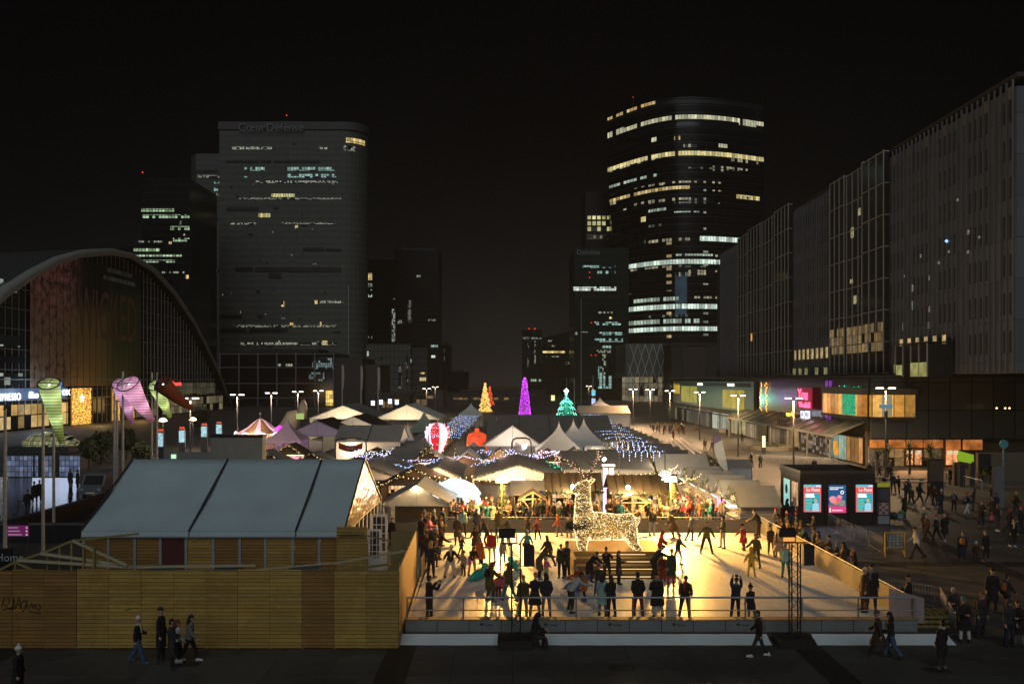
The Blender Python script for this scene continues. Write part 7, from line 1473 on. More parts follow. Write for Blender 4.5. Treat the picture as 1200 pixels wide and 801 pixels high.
# ================================================================== people
skinm = [M('skin_light', (.46,.28,.20), .55, 0, .08), M('skin_brown', (.22,.12,.07), .55, 0, .08), M('skin_dark', (.08,.045,.03), .55, 0, .08)]
eyem = M('eye_dark', (.02,.015,.012), .3); lipm = M('lip', (.30,.12,.10), .5)
V = Vector
def skeleton(p):
    le = p.get('lean', 0); up = V((0, math.sin(le), math.cos(le))); J = {}
    J['pelvis'] = V((0,0,0)); J['waist'] = up*.16; J['chest'] = up*.36; J['neck'] = up*.53
    hp = le+p.get('head', 0); hu = V((0, math.sin(hp), math.cos(hp))); J['hu'] = hu; J['head'] = J['neck']+up*.03+hu*.16
    rt_ = Matrix.Rotation(p.get('yaw',0), 3, hu); J['hf'] = rt_ @ V((0, math.cos(hp), -math.sin(hp))); J['hx'] = rt_ @ V((1,0,0))
    for s, nm in ((-1,'l'),(1,'r')):
        pi_, ab, el, inn = p['arm_'+nm]; sh = up*.448+V((s*.162,0,0)); J['sh_'+nm] = sh
        d = V((s*math.sin(ab), math.sin(pi_)*math.cos(ab), -math.cos(pi_)*math.cos(ab))); J['el_'+nm] = sh+d*.285
        q = pi_+el; ab2 = ab-inn; d2 = V((s*math.sin(ab2), math.sin(q)*math.cos(ab2), -math.cos(q)*math.cos(ab2))); J['wr_'+nm] = J['el_'+nm]+d2*.25; J['hd_'+nm] = d2
        lp_, la, kn = p['leg_'+nm]; hip = V((s*.095,0,-.02)); J['hip_'+nm] = hip
        d = V((s*math.sin(la), math.sin(lp_)*math.cos(la), -math.cos(lp_)*math.cos(la))); J['kn_'+nm] = hip+d*.44
        q = lp_-kn; d2 = V((s*math.sin(la)*.8, math.sin(q)*math.cos(la), -math.cos(q)*math.cos(la))); J['an_'+nm] = J['kn_'+nm]+d2*.42
    low = min(J['an_l'].z, J['an_r'].z)-.085
    for k in J:
        if k not in ('hu','hf','hx') and not k.startswith('hd_'): J[k] = J[k]-V((0,0,low))
    return J
def ering_(c, rx, ry, ax=V((1,0,0)), ay=V((0,1,0)), n=14): return [c+ax*rx*math.cos(j/n*math.tau)+ay*ry*math.sin(j/n*math.tau) for j in range(n)]
def torso(m, J, k, low=True, add=0.):
    up = (J['chest']-J['pelvis']).normalized(); f = V((0,up.z,-up.y)); X_ = V((1,0,0)); P0 = J['pelvis']
    prof = [(-.10,.13,.10),(-.03,.165,.118),(.06,.158,.112),(.17,.142,.10),(.30,.155,.115),(.39,.16,.116),(.445,.145,.10),(.50,.092,.075),(.545,.058,.058)]
    m.loft([ering_(P0+up*z, rx*k+add, ry*k+add, X_, f) for z, rx, ry in prof])
def limb(m, pts, rs, n=10): m.tube(pts, rs, n)
def build_body(J, hs):
    m = MB(); torso(m, J, .93); h = J['head']; hu, hf = J['hu'], J['hf']; X_ = J['hx']
    m.tube([J['neck']-hu*.06, J['neck']+hu*.06, h-hu*.06], [.06,.055,.05], 10)
    mat = Matrix((X_, hf, hu)).transposed()
    m.ell(h+hu*.02, .075*hs, .094*hs, .112*hs, mat, 14, 10); m.ell(h-hu*.055*hs+hf*.025*hs, .055*hs, .06*hs, .055*hs, mat)
    m.tube([h+hf*.08*hs+hu*.01, h+hf*.112*hs-hu*.022*hs, h+hf*.085*hs-hu*.03*hs], [.01,.017,.012], 6)
    for s in (-1,1): m.ell(h+X_*s*.077*hs-hf*.005, .013,.024,.034, mat, 8, 5)
    for s, nm in ((-1,'l'),(1,'r')):
        a, e, w = J['sh_'+nm], J['el_'+nm], J['wr_'+nm]; limb(m, [a-(e-a).normalized()*.03, a.lerp(e,.5), e, e.lerp(w,.4), w], [.055,.048,.04,.04,.027])
        d = J['hd_'+nm]; sd = d.orthogonal().normalized() if abs(d.x) > .95 else (V((1,0,0))-d*d.x).normalized(); nn = d.cross(sd)*(1 if s > 0 else -1)
        pe = w+d*.085; fw = nn*-1 if nn.y < 0 else nn
        m.tube([w-d*.01, w+d*.03, pe], [.026,.036,.036], 8, sx=1.1)
        for k, L in enumerate((.066,.076,.071,.055)):
            b0 = pe+sd*((k-1.5)*.0215)-d*.02; m.tube([b0, b0+d*(.02+L*.5)+fw*.008, b0+d*(.02+L*.82)+fw*.03], [.0105,.0098,.0085], 6)
        b0 = w+d*.025+fw*.012; m.tube([b0, b0+fw*.034+d*.03, b0+fw*.042+d*.06], [.015,.0125,.010], 6)
        hp, k_, an = J['hip_'+nm], J['kn_'+nm], J['an_'+nm]; limb(m, [hp, hp.lerp(k_,.5), k_, k_.lerp(an,.35), an], [.085,.075,.055,.052,.036])
        m.tube([an-V((0,.04,.045)), an+V((0,.06,-.05)), an+V((0,.16,-.06))], [.036,.038,.024], 8)
    me = vox(m, .0095, 'body', 3); me.materials.append(skinm[0]); me.materials.append(eyem); me.materials.append(lipm)
    ec = [h+X_*s*.03*hs+hf*.085*hs+hu*.018*hs for s in (-1,1)]; mc = h+hf*.085*hs-hu*.062*hs
    for p in me.polygons:
        c = p.center
        if min((c-e).length for e in ec) < .013*hs: p.material_index = 1
        elif abs((c-mc).dot(hu)) < .006*hs and abs(c.x-mc.x) < .022*hs and (c-mc).length < .035*hs: p.material_index = 2
    return me
def arms_cover(m, J, r):
    for nm in 'lr':
        a, e, w = J['sh_'+nm], J['el_'+nm], J['wr_'+nm]; m.ell(a, .078,.075,.075); limb(m, [a, a.lerp(e,.5), e, e.lerp(w,.5), e.lerp(w,.97)], [r+.012,r+.006,r,r-.004,r-.012])
def build_jacket(J, puffy=0.):
    m = MB(); torso(m, J, 1.10, add=.014+puffy); arms_cover(m, J, .066+puffy*.6); up = (J['neck']-J['chest']).normalized(); m.tube([J['neck']-up*.05, J['neck']+up*.02, J['neck']+up*.05], [.10,.085,.075], 12)
    return vox(m, .016, 'jacket', 4)
def build_coat(J):
    m = MB(); torso(m, J, 1.12, add=.016); arms_cover(m, J, .068); up = (J['neck']-J['chest']).normalized(); m.tube([J['neck']-up*.05, J['neck']+up*.02, J['neck']+up*.05], [.10,.088,.08], 12)
    kl, kr = J['kn_l'], J['kn_r']; mid = (kl+kr)/2; P0 = J['pelvis']; hx = abs(kr.x-kl.x)/2+.12; hy = abs(kr.y-kl.y)/2+.13
    m.loft([ering_(P0+V((0,0,.03)), .19,.14), ering_(P0.lerp(mid,.35), (.2+hx)/2+.02, (.15+hy)/2+.01), ering_(P0.lerp(mid,.75), hx, hy), ering_(P0.lerp(mid,1.02), hx+.02, hy+.02)])
    return vox(m, .018, 'coat', 4)
def build_trousers(J, r=.0):
    m = MB(); up = (J['chest']-J['pelvis']).normalized(); f = V((0,up.z,-up.y)); P0 = J['pelvis']; m.loft([ering_(P0+up*z, rx, ry, V((1,0,0)), f) for z, rx, ry in ((-.10,.14,.11),(-.03,.178,.13),(.06,.17,.124),(.13,.15,.11))])
    for nm in 'lr':
        hp, k_, an = J['hip_'+nm], J['kn_'+nm], J['an_'+nm]; limb(m, [hp, hp.lerp(k_,.5), k_, k_.lerp(an,.4), k_.lerp(an,.93)], [.105,.09+r,.072+r,.068+r,.058+r*1.6])
    return vox(m, .016, 'trousers', 4)
def build_shoe(J, nm):
    an = J['an_'+nm]; m = MB(); m.tube([an-V((0,.075,.045)), an+V((0,-.01,-.03)), an+V((0,.08,-.045)), an+V((0,.17,-.058)), an+V((0,.195,-.06))], [.035,.052,.047,.038,.012], 10, sx=1.0); m.tube([an+V((0,-.01,.05)), an+V((0,-.01,-.04))], [.05,.052], 10)
    m.box(an.x-.045,an.x+.045,an.y-.09,an.y+.19,an.z-.085,an.z-.055); return vox(m, .014, 'shoe', 3)
def build_head(J, hs, kind):
    h, hu, hf = J['head'], J['hu'], J['hf']; X_ = J['hx']; mat = Matrix((X_, hf, hu)).transposed(); m = MB()
    def cap_(r, zlo, back, thick=1.0):          # shell over the skull, open at the face
        rings = []
        for k in range(8):
            t = zlo+(math.pi/2-zlo)*k/7.3; rings.append([h+hu*(.02*hs+math.sin(t)*.122*hs*r)+X_*(math.cos(t)*math.cos(j/16*math.tau)*.086*hs*r)+hf*(math.cos(t)*math.sin(j/16*math.tau)*.104*hs*r-back) for j in range(16)])
        m.loft(rings)
    if kind == 'short_hair': cap_(1.04, .18, .008); m.ell(h-hf*.035*hs-hu*.02*hs, .078*hs,.07*hs,.085*hs, mat)
    elif kind == 'long_hair': cap_(1.06, .15, .008); m.tube([h-hf*.03*hs+hu*.04, h-hf*.06*hs-hu*.08, h-hf*.075-hu*.2, h-hf*.06-hu*.30], [.085*hs,.092*hs,.085,.04], 10, sx=1.1)
    elif kind == 'beanie': cap_(1.13, .12, .006); m.loft([ering_(h+hu*(.035+z)*hs, .094*hs, .112*hs, X_, hf) for z in (0,.035)])
    elif kind == 'pompom_hat': cap_(1.13, .12, .006); m.loft([ering_(h+hu*(.035+z)*hs, .094*hs, .112*hs, X_, hf) for z in (0,.035)]); m.ell(h+hu*.185*hs, .045*hs,.045*hs,.045*hs)
    elif kind == 'hood':
        cap_(1.22, -.05, .022); m.tube([h-hf*.06*hs+hu*.05, h-hf*.06*hs-hu*.06, J['neck']-hf*.03], [.085*hs,.10*hs,.10], 12, sx=1.1)
    elif kind == 'cap': cap_(1.08, .2, .004); m.loft([[h+hu*(.05+z)*hs+X_*x*hs+hf*y*hs for x, y in ((-.07,.07),(.07,.07),(.055,.16),(-.055,.16))] for z in (0,.012)])
    return vox(m, .013, kind, 3)
st_ = (.05,.10,.12,.0)
POSES = {
 'pockets': dict(arm_l=(-.22,.24,.75,.5), arm_r=(-.18,.26,.8,.5), leg_l=(.10,.10,.12), leg_r=(-.06,.05,.02), yaw=.5, lean=.03, words='standing'),
 'chatting': dict(arm_l=(.3,.18,1.5,.5), arm_r=(-.05,.12,.35,.1), leg_l=(-.04,.08,.03), leg_r=(.14,.12,.18), yaw=-.7, head=.08, words='chatting'),
 'pushing_off': dict(arm_l=(.55,.25,.6,.2), arm_r=(-.5,.3,.5,.1), leg_l=(.38,.06,.62), leg_r=(-.45,.30,.12), lean=.38, head=-.25, yaw=.2, words='pushing off'),
 'wobbling': dict(arm_l=(.6,.45,.5,.1), arm_r=(.35,.6,.7,.1), leg_l=(.25,.16,.4), leg_r=(.12,.2,.35), lean=.3, head=-.05, yaw=-.3, words='wobbling'),
 'standing': dict(arm_l=(.05,.13,.25,.05), arm_r=(-.02,.13,.3,.05), leg_l=(.02,.06,.02), leg_r=(-.02,.06,.02), words='standing'),
 'watching': dict(arm_l=(.35,.15,1.3,.75), arm_r=(.35,.15,1.3,.75), leg_l=(.03,.07,.05), leg_r=(-.03,.07,.02), head=.12, words='watching'),
 'photo': dict(arm_l=(1.0,.22,1.45,.55), arm_r=(1.0,.22,1.45,.55), leg_l=(.0,.09,.03), leg_r=(.03,.09,.03), words='taking a photo'),
 'photo_high': dict(arm_l=(1.75,.15,.85,.3), arm_r=(1.75,.15,.85,.3), leg_l=(.0,.08,.02), leg_r=(.0,.08,.02), lean=-.05, words='filming with raised arms'),
 'walking': dict(arm_l=(-.38,.12,.35,.05), arm_r=(.42,.12,.45,.05), leg_l=(.42,.04,.12), leg_r=(-.30,.04,.32), lean=.06, words='walking'),
 'walking_b': dict(arm_l=(.25,.14,1.2,.5), arm_r=(-.22,.12,.3,.05), leg_l=(-.25,.04,.35), leg_r=(.34,.04,.08), lean=.05, words='walking'),
 'skating': dict(arm_l=(.45,.3,.45,.15), arm_r=(-.35,.28,.35,.1), leg_l=(.30,.12,.45), leg_r=(-.38,.20,.15), lean=.22, head=-.15, words='skating'),
 'gliding': dict(arm_l=(.25,.42,.35,.05), arm_r=(-.1,.5,.3,.0), leg_l=(.12,.24,.2), leg_r=(.1,.26,.2), lean=.14, head=-.1, words='gliding with arms out'),
 'bending': dict(arm_l=(.95,.14,.35,.1), arm_r=(1.0,.14,.4,.1), leg_l=(.2,.1,.35), leg_r=(.05,.1,.25), lean=.72, head=-.1, words='bending forward'),
 'leaning': dict(arm_l=(.55,.25,.7,.3), arm_r=(.55,.25,.7,.3), leg_l=(.12,.14,.2), leg_r=(.06,.14,.15), lean=.42, head=-.1, words='leaning on the rail'),
 'sitting': dict(arm_l=(.5,.12,.9,.4), arm_r=(.5,.12,.9,.4), leg_l=(1.45,.10,1.45), leg_r=(1.35,.12,1.2), lean=.18, head=.1, words='sitting'),
 'child': dict(arm_l=(.1,.22,.3,.05), arm_r=(.3,.22,.5,.1), leg_l=(.05,.08,.05), leg_r=(-.05,.08,.05), head=-.05, hs=1.32, words='standing'),
 'child_skate': dict(arm_l=(.4,.5,.3,.1), arm_r=(.2,.6,.3,.1), leg_l=(.22,.12,.3), leg_r=(-.2,.14,.1), lean=.15, head=-.1, hs=1.32, words='skating'),
}
cache = {}
def part_mesh(pose, kind):
    k = (pose, kind)
    if k not in cache:
        p = POSES[pose]; J = cache.setdefault((pose,'J'), skeleton(p)); hs = p.get('hs', 1.0)
        if kind == 'body': me = build_body(J, hs)
        elif kind == 'jacket': me = build_jacket(J)
        elif kind == 'puffer_jacket': me = build_jacket(J, .016)
        elif kind == 'coat': me = build_coat(J)
        elif kind == 'trousers': me = build_trousers(J)
        elif kind == 'wide_trousers': me = build_trousers(J, .022)
        elif kind in ('shoe_l','shoe_r'): me = build_shoe(J, kind[-1])
        elif kind == 'phone':
            c_ = (J['wr_l']+J['wr_r'])/2+(J['hd_l']+J['hd_r'])*.06; m = MB(); m.box(c_.x-.075,c_.x+.075,c_.y-.005,c_.y+.006,c_.z-.04,c_.z+.05); me = m.mesh('phone', [])
        elif kind == 'scarf':
            m = MB(); c_ = J['neck']+(J['neck']-J['chest']).normalized()*.015; m.tube([c_+V((.085*math.cos(a/12*math.tau),.08*math.sin(a/12*math.tau),.012*math.sin(a*2.))) for a in range(13)], .038, 8); m.tube([c_+V((.05,.09,-.02)), c_+V((.06,.135,-.16)), c_+V((.055,.14,-.32))], [.04,.035,.03], 6, sx=1.3); me = vox(m, .014, 'scarf', 3)
        elif kind == 'backpack':
            up_ = (J['neck']-J['pelvis']).normalized(); f_ = V((0,up_.z,-up_.y)); c_ = J['pelvis']+up_*.32-f_*.2; m = MB(); m.loft([ering_(c_+up_*z, rx, ry, V((1,0,0)), f_) for z, rx, ry in ((-.2,.12,.07),(-.17,.15,.09),(.08,.15,.085),(.17,.11,.06),(.2,.05,.03))]); me = vox(m, .018, 'backpack', 3)
        else: me = build_head(J, hs, kind)
        if not me.materials: me.materials.append(blackm)
        cache[k] = me
    return cache[k]
COL = {'black':(.010,.010,.012),'charcoal':(.028,.028,.03),'navy':(.014,.02,.045),'dark brown':(.045,.027,.016),'brown':(.11,.06,.03),'olive':(.075,.07,.028),'dark green':(.018,.04,.022),'grey':(.15,.15,.155),'pale grey':(.38,.38,.38),'white':(.65,.64,.62),'cream':(.52,.45,.33),'beige':(.36,.27,.17),'red':(.45,.02,.025),'burgundy':(.14,.015,.025),'orange':(.60,.14,.03),'rust':(.33,.11,.03),'pink':(.62,.16,.24),'teal':(.02,.20,.20),'mint':(.26,.42,.38),'blue':(.055,.09,.17),'yellow':(.55,.36,.03),'lime':(.30,.45,.05),'purple':(.14,.04,.2),'auburn':(.16,.05,.02),'blond':(.42,.28,.10)}
def cloth(c, leg=False): return M('cloth_'+c.replace(' ','_'), COL[c], .85, 0, .5, 6., .5, 22.)
used_labels = set(); npeople = [0]
def person(pos, pose, deg, top, topc, legc, hat, hatc, place, scale=1., leg='trousers', shoes=None, words=None, skin=0, parts=True, phone=False, group=None):
    hw = {'short_hair':hatc+' hair','long_hair':'long '+hatc+' hair','beanie':hatc+' beanie','pompom_hat':hatc+' pompom hat','hood':'hood up','cap':hatc+' cap'}[hat]
    if hat == 'hood': hatc = topc
    who = 'child' if pose.startswith('child') else 'person'
    lab = '%s in %s %s, %s, %s trousers, %s %s' % (who, topc, {'jacket':'jacket','puffer_jacket':'puffer','coat':'long coat'}[top], hw, legc, words or POSES[pose]['words'], place)
    if lab in used_labels: return None
    if len(lab.split()) > 16: lab = lab.replace(' %s trousers' % legc, '')
    if len(lab.split()) > 16: lab = lab.replace(', '+hw, '', 1)
    lab = lab.replace(',,', ',')
    if lab in used_labels: return None
    used_labels.add(lab); npeople[0] += 1
    t = T('person', lab, 'person', pos, group, R(deg)); wd_ = scale*random.uniform(.93,1.12); t.scale = (wd_,wd_,scale); t.rotation_euler = (random.uniform(-.05,.06),random.uniform(-.045,.045),R(deg))
    def add(nm, kind, m):
        o = bpy.data.objects.new(nm, part_mesh(pose, kind)); C.objects.link(o); o.parent = t; o.material_slots[0].link = 'OBJECT'; o.material_slots[0].material = m
    add('body', 'body', skinm[skin]); add({'coat':'coat'}.get(top,'jacket'), top, cloth(topc)); add('trousers', leg, cloth(legc)); add(hat, hat, cloth(hatc))
    if parts:
        sc2 = cloth(shoes or 'charcoal'); add('shoe', 'shoe_l', sc2); add('shoe', 'shoe_r', sc2)
    if phone: add('phone', 'phone', blackm)
    if parts and hat in ('short_hair','beanie','pompom_hat') and random.random() < .3: add('scarf', 'scarf', cloth(random.choice(['red','grey','cream','teal','burgundy','beige'])))
    if parts and pose not in ('sitting','bending') and random.random() < .16: add('backpack', 'backpack', cloth(random.choice(['black','navy','grey','rust','dark green'])))
    return t
def G(px, py): return gp(px, py)
def I(px, py): return gp(px, py, IZ+.003)
# --- foreground
person(G(20,822),'standing',-80,'coat','black','black','pompom_hat','white','at the lower left corner',1.)
person(G(162,776),'walking_b',-85,'jacket','black','blue','beanie','white','past the wooden hoarding',.98,'wide_trousers','blue')
person(G(189,775),'standing',-95,'coat','black','black','beanie','charcoal','before the wooden hoarding',1.12)
person(G(202,783),'watching',-60,'coat','charcoal','black','short_hair','black','nearest the group before the hoarding',1.0)
person(G(211,775),'child',-80,'jacket','white','black','long_hair','auburn','among the hoarding group',.86,shoes='white')
person(G(221,775),'walking',-85,'jacket','grey','black','long_hair','black','ahead of the hoarding group',1.,shoes='white')
s_ = person(V((.80,33.15,.0)),'sitting',-75,'jacket','black','charcoal','hood','black','on the left mast base',1.)
person(G(889,769),'walking',75,'jacket','black','charcoal','short_hair','black','across the foreground',1.,shoes='white')
person(G(1030,769),'walking',65,'coat','dark brown','black','beanie','brown','beside a companion at lower right',1.); person(G(1045,771),'walking_b',70,'jacket','black','blue','long_hair','black','beside a companion at lower right',1.,'wide_trousers')
person(G(1103,783),'standing',20,'coat','black','charcoal','short_hair','black','alone at lower right',1.,shoes='grey')
for a in (((1118,735),'watching',150,'coat','charcoal','black','short_hair','pale grey','left of the barrier group',.95),((1131,752),'watching',175,'coat','black','white','beanie','teal','centre of the barrier group',1.,),((1148,746),'standing',200,'coat','charcoal','navy','short_hair','brown','right of the barrier group',1.02),((1162,716),'standing',160,'coat','black','black','beanie','black','behind the lower right group',1.08),((1180,718),'walking',-70,'jacket','charcoal','black','short_hair','black','behind the lower right group',1.),((1183,757),'standing',190,'jacket','charcoal','navy','hood','charcoal','at the lower right edge',1.02),((1194,757),'watching',140,'coat','black','grey','long_hair','dark brown','at the lower right edge',1.)): person(G(*a[0]),*a[1:9],a[9])
# --- at the front rail on the ice
F_ = 'at the front rail'
person(I(503,725),'photo',-60,'jacket','black','charcoal','short_hair','black',F_+', leftmost',1.02,phone=True)
person(I(613,723),'standing',10,'jacket','olive','grey','short_hair','blond',F_+' behind the mast',1.)
person(I(627,722),'leaning',-10,'coat','charcoal','grey','beanie','orange',F_,1.04,words='waiting'); person(I(641,721),'pockets',5,'puffer_jacket','charcoal','grey','hood','charcoal',F_,1.)
person(I(668,717),'bending',-60,'jacket','pale grey','charcoal','short_hair','black',F_,1.05,skin=1,words='bending'); person(I(706,721),'standing',-20,'coat','mint','grey','long_hair','black',F_,1.,); person(I(717,723),'watching',20,'puffer_jacket','black','black','long_hair','dark brown',F_,1.)
person(I(749,721),'pockets',0,'jacket','black','burgundy','short_hair','black',F_,1.03,words='looking away'); person(I(771,723),'chatting',5,'coat','black','pale grey','beanie','black',F_,1.05); person(I(802,725),'leaning',170,'jacket','charcoal','navy','short_hair','black',F_,1.08)
person(I(861,725),'photo_high',-15,'puffer_jacket','navy','black','beanie','charcoal',F_,.98,phone=True,skin=1); person(I(881,725),'child',20,'coat','black','grey','pompom_hat','black',F_+', smallest',.78)
person(I(1012,716),'standing',100,'coat','dark brown','brown','beanie','cream','at the right rink corner',1.05,words='holding on'); person(I(1021,713),'standing',160,'coat','black','black','short_hair','black','at the right rink corner',1.08); person(V((17.3,37.4,0)),'watching',60,'puffer_jacket','black','charcoal','beanie','black','outside the right rink corner',1.1)
# --- skaters
sk = [((536,638),'pockets',170,'coat','dark brown','black','long_hair','brown',1.),((543,629),'standing',10,'jacket','mint','black','short_hair','blond',1.05),((527,676),'wobbling',-160,'jacket','charcoal','cream','beanie','white',.95,'wide_trousers'),((540,650),'child_skate',-90,'jacket','charcoal','black','pompom_hat','cream',.62),
 ((557,649),'bending',175,'coat','dark brown','black','hood','dark brown',1.),((553,674),'bending',200,'jacket','dark brown','pink','long_hair','auburn',.95),((563,664),'skating',150,'coat','orange','black','long_hair','auburn',.95),((543,674),'child',140,'jacket','beige','olive','beanie','brown',.7),
 ((577,659),'standing',175,'puffer_jacket','red','cream','short_hair','black',1.),((571,641),'pushing_off',90,'jacket','black','black','long_hair','auburn',1.),((584,627),'standing',20,'coat','olive','black','cap','rust',1.),((597,638),'wobbling',120,'puffer_jacket','olive','beige','short_hair','cream',1.),
 ((589,662),'child',190,'jacket','beige','teal','hood','beige',.8),((618,652),'child_skate',170,'jacket','teal','olive','beanie','mint',.85),((617,640),'skating',-60,'jacket','dark brown','dark brown','long_hair','brown',1.),((574,704),'wobbling',-50,'coat','olive','charcoal','long_hair','auburn',1.),((584,700),'child',-20,'jacket','pink','burgundy','hood','pink',.62),
 ((597,704),'walking',40,'puffer_jacket','olive','teal','long_hair','auburn',1.),((632,678),'bending',-70,'coat','olive','black','long_hair','dark brown',1.),((640,678),'child',-40,'puffer_jacket','pink','lime','beanie','cream',.62),((643,664),'skating',30,'jacket','dark brown','black','long_hair','dark brown',.95),((658,677),'standing',160,'jacket','dark green','black','short_hair','brown',.95),((665,677),'photo',120,'puffer_jacket','charcoal','black','short_hair','black',1.05),
 ((690,682),'bending',-140,'coat','black','black','short_hair','black',1.),((685,703),'bending',100,'coat','rust','black','beanie','beige',.98),((701,698),'child_skate',170,'jacket','charcoal','blue','beanie','purple',.85),((712,681),'photo',190,'jacket','black','charcoal','short_hair','black',.95),((725,684),'chatting',-100,'coat','charcoal','black','long_hair','black',.9),((714,647),'child',180,'jacket','red','black','short_hair','auburn',.9),
 ((828,648),'gliding',175,'jacket','olive','black','short_hair','brown',1.05),((847,642),'chatting',100,'jacket','dark green','pale grey','short_hair','black',1.05),((871,644),'child_skate',120,'coat','red','burgundy','beanie','burgundy',.85),((886,664),'wobbling',150,'jacket','olive','dark brown','beanie','rust',1.05),((881,675),'child_skate',170,'puffer_jacket','yellow','yellow','hood','yellow',.82),((795,662),'skating',-120,'jacket','charcoal','cream','short_hair','dark brown',.98),((773,657),'wobbling',-90,'puffer_jacket','red','black','hood','red',.95),
 ((766,679),'bending',-70,'jacket','black','black','beanie','charcoal',1.05),((777,680),'child',150,'jacket','burgundy','red','pompom_hat','black',.72),((786,686),'standing',190,'coat','dark green','red','beanie','dark brown',1.),((790,630),'pushing_off',100,'coat','dark brown','brown','short_hair','auburn',1.02),((764,627),'standing',-160,'jacket','black','pale grey','short_hair','rust',1.),((904,651),'walking',170,'jacket','dark brown','brown','short_hair','black',1.),((889,630),'leaning',60,'puffer_jacket','black','black','beanie','black',1.02),
 ((921,677),'skating',-30,'jacket','mint','teal','short_hair','grey',.98),((913,656),'pushing_off',140,'coat','beige','grey','short_hair','brown',1.0),((630,632),'child_skate',30,'jacket','burgundy','black','beanie','red',.7),((667,629),'standing',170,'jacket','beige','beige','short_hair','black',.85),((679,627),'standing',10,'coat','black','black','short_hair','black',1.05),((686,627),'standing',-20,'coat','charcoal','black','beanie','black',1.),((810,634),'skating',-100,'puffer_jacket','grey','black','cap','navy',1.),((655,628),'child_skate',60,'puffer_jacket','orange','grey','hood','orange',.75),((560,628),'standing',20,'puffer_jacket','navy','black','beanie','grey',1.)]
def zone(px, py):
    if px < 610: return 'in the left bright patch' if py > 645 else 'near the left rear boards'
    if px < 760: return 'left of the stage' if px < 680 and py > 640 else ('by the stage steps' if py > 640 else 'near the rear boards')
    return 'in the right bright patch' if py > 640 else 'by the right rear boards'
for a in sk:
    (px, py), pose, deg, top, tc, lc, hat, hc, sc_l = a[:9]
    person(I(px,py), pose, deg, top, tc, lc, hat, hc, zone(px,py), sc_l, a[9] if len(a) > 9 else 'trousers', 'blue' if random.random() < .35 else 'charcoal')
# --- random crowds
cols = ['black','black','charcoal','navy','dark brown','brown','olive','dark green','grey','burgundy','beige','rust','charcoal','teal','red','pale grey']
darkc = ['black','charcoal','navy','dark brown','black','olive','dark green','burgundy','brown']
hats = [('short_hair','black'),('short_hair','brown'),('long_hair','brown'),('long_hair','black'),('beanie','black'),('beanie','red'),('beanie','grey'),('hood','black'),('long_hair','blond'),('pompom_hat','white'),('cap','navy'),('short_hair','dark brown'),('beanie','cream'),('long_hair','auburn')]
def crowd(posfn, n, place, poses, degfn, pal=cols, scale=(.92,1.08), parts=True, group=None, kids=.0):
    k = 0; tries = 0; pts = []
    while k < n and tries < n*40:
        tries += 1; p = posfn()
        if any((p-q).length < .42 for q in pts): continue
        h = random.choice(hats); kid = random.random() < kids
        o = person(p, ('child' if kid else random.choice(poses)), degfn(p), random.choice(['jacket','coat','puffer_jacket']), random.choice(pal), random.choice(['black','charcoal','navy','blue','grey','dark brown']), h[0], h[1], place, (random.uniform(.6,.8) if kid else random.uniform(*scale)), skin=random.choice([0,0,0,1,0,2]), parts=parts, group=group)
        if o: k += 1; pts.append(p)
U = random.uniform
face_rink = lambda p: 180+U(-40,40)
crowd(lambda: V((U(-4.2,2.4), U(56.95,59.1), .6)), 30, 'behind the left rear boards', ['pockets','watching','photo','standing','chatting'], face_rink, group='onlookers behind the rear rink boards', kids=.1)
crowd(lambda: V((U(2.4,6.8), U(56.9,58.2), .6)), 14, 'behind the boards near the deer', ['pockets','watching','photo','chatting'], face_rink, group='onlookers behind the rear rink boards')
crowd(lambda: V((U(11.4,14.6), U(56.9,59.1), .6)), 12, 'before the sawtooth chalets', ['pockets','watching','walking','chatting'], lambda p: U(0,360), group='visitors before the sawtooth chalets', kids=.1)
crowd(lambda: V((U(7.,11.3), U(56.9,58.0), .6)), 10, 'before the right timber shelter', ['pockets','watching','photo','chatting'], face_rink, group='onlookers behind the rear rink boards')
crowd(lambda: V((U(11.4,14.4), U(59.6,66), 0)), 16, 'between shelter and sawtooth chalets', ['standing','walking','walking_b'], lambda p: U(0,360), group='visitors before the sawtooth chalets')
crowd(lambda: V((U(8.2,14.2), U(64.5,78), 0)), 32, 'in the market alley', ['standing','walking','walking_b','watching'], lambda p: U(0,360), parts=False, group='visitors in the market alley')
L_ = [((497,668),),((505,676),),((492,655),),((510,664),),((499,648),),((506,652),),((494,640),),((514,655),),((490,634),),((503,638),),((510,644),),((517,640),),((496,628),),((508,630),)]
for (q,) in L_:
    for _ in range(20):
        h = random.choice(hats)
        if person(I(*q) if q[0] > 493 else I(q[0]+4,q[1]), random.choice(['pockets','watching','leaning','photo','chatting']) if q[0] != 510 else 'child', -90+U(-40,60), random.choice(['jacket','coat','puffer_jacket']), random.choice(['black','charcoal','dark brown','brown','black','beige','pink']), random.choice(['black','charcoal','navy','dark brown']), h[0], h[1], 'along the left plywood fence', U(.9,1.05) if q[0] != 510 else .75, words='waiting', group='skaters along the left fence'): break
person(I(519,632),'standing',-60,'coat','black','pale grey','short_hair','black','at the left rear rink corner',1.15)
person(V((-5.1,54.5,0)),'standing',170,'coat','charcoal','black','short_hair','brown','before the grey tent',1.0); person(V((-5.6,53.2,0)),'watching',175,'puffer_jacket','dark brown','black','beanie','grey','before the grey tent',1.0); person(V((-7.6,54.,0)),'standing',160,'jacket','black','black','short_hair','brown','left before the grey tent',1.)
ys2 = [55.2,54.3,53.4,52.6,51.6,50.6,49.7,48.9,47.9,46.9,46.1,45.2,44.4,43.3]
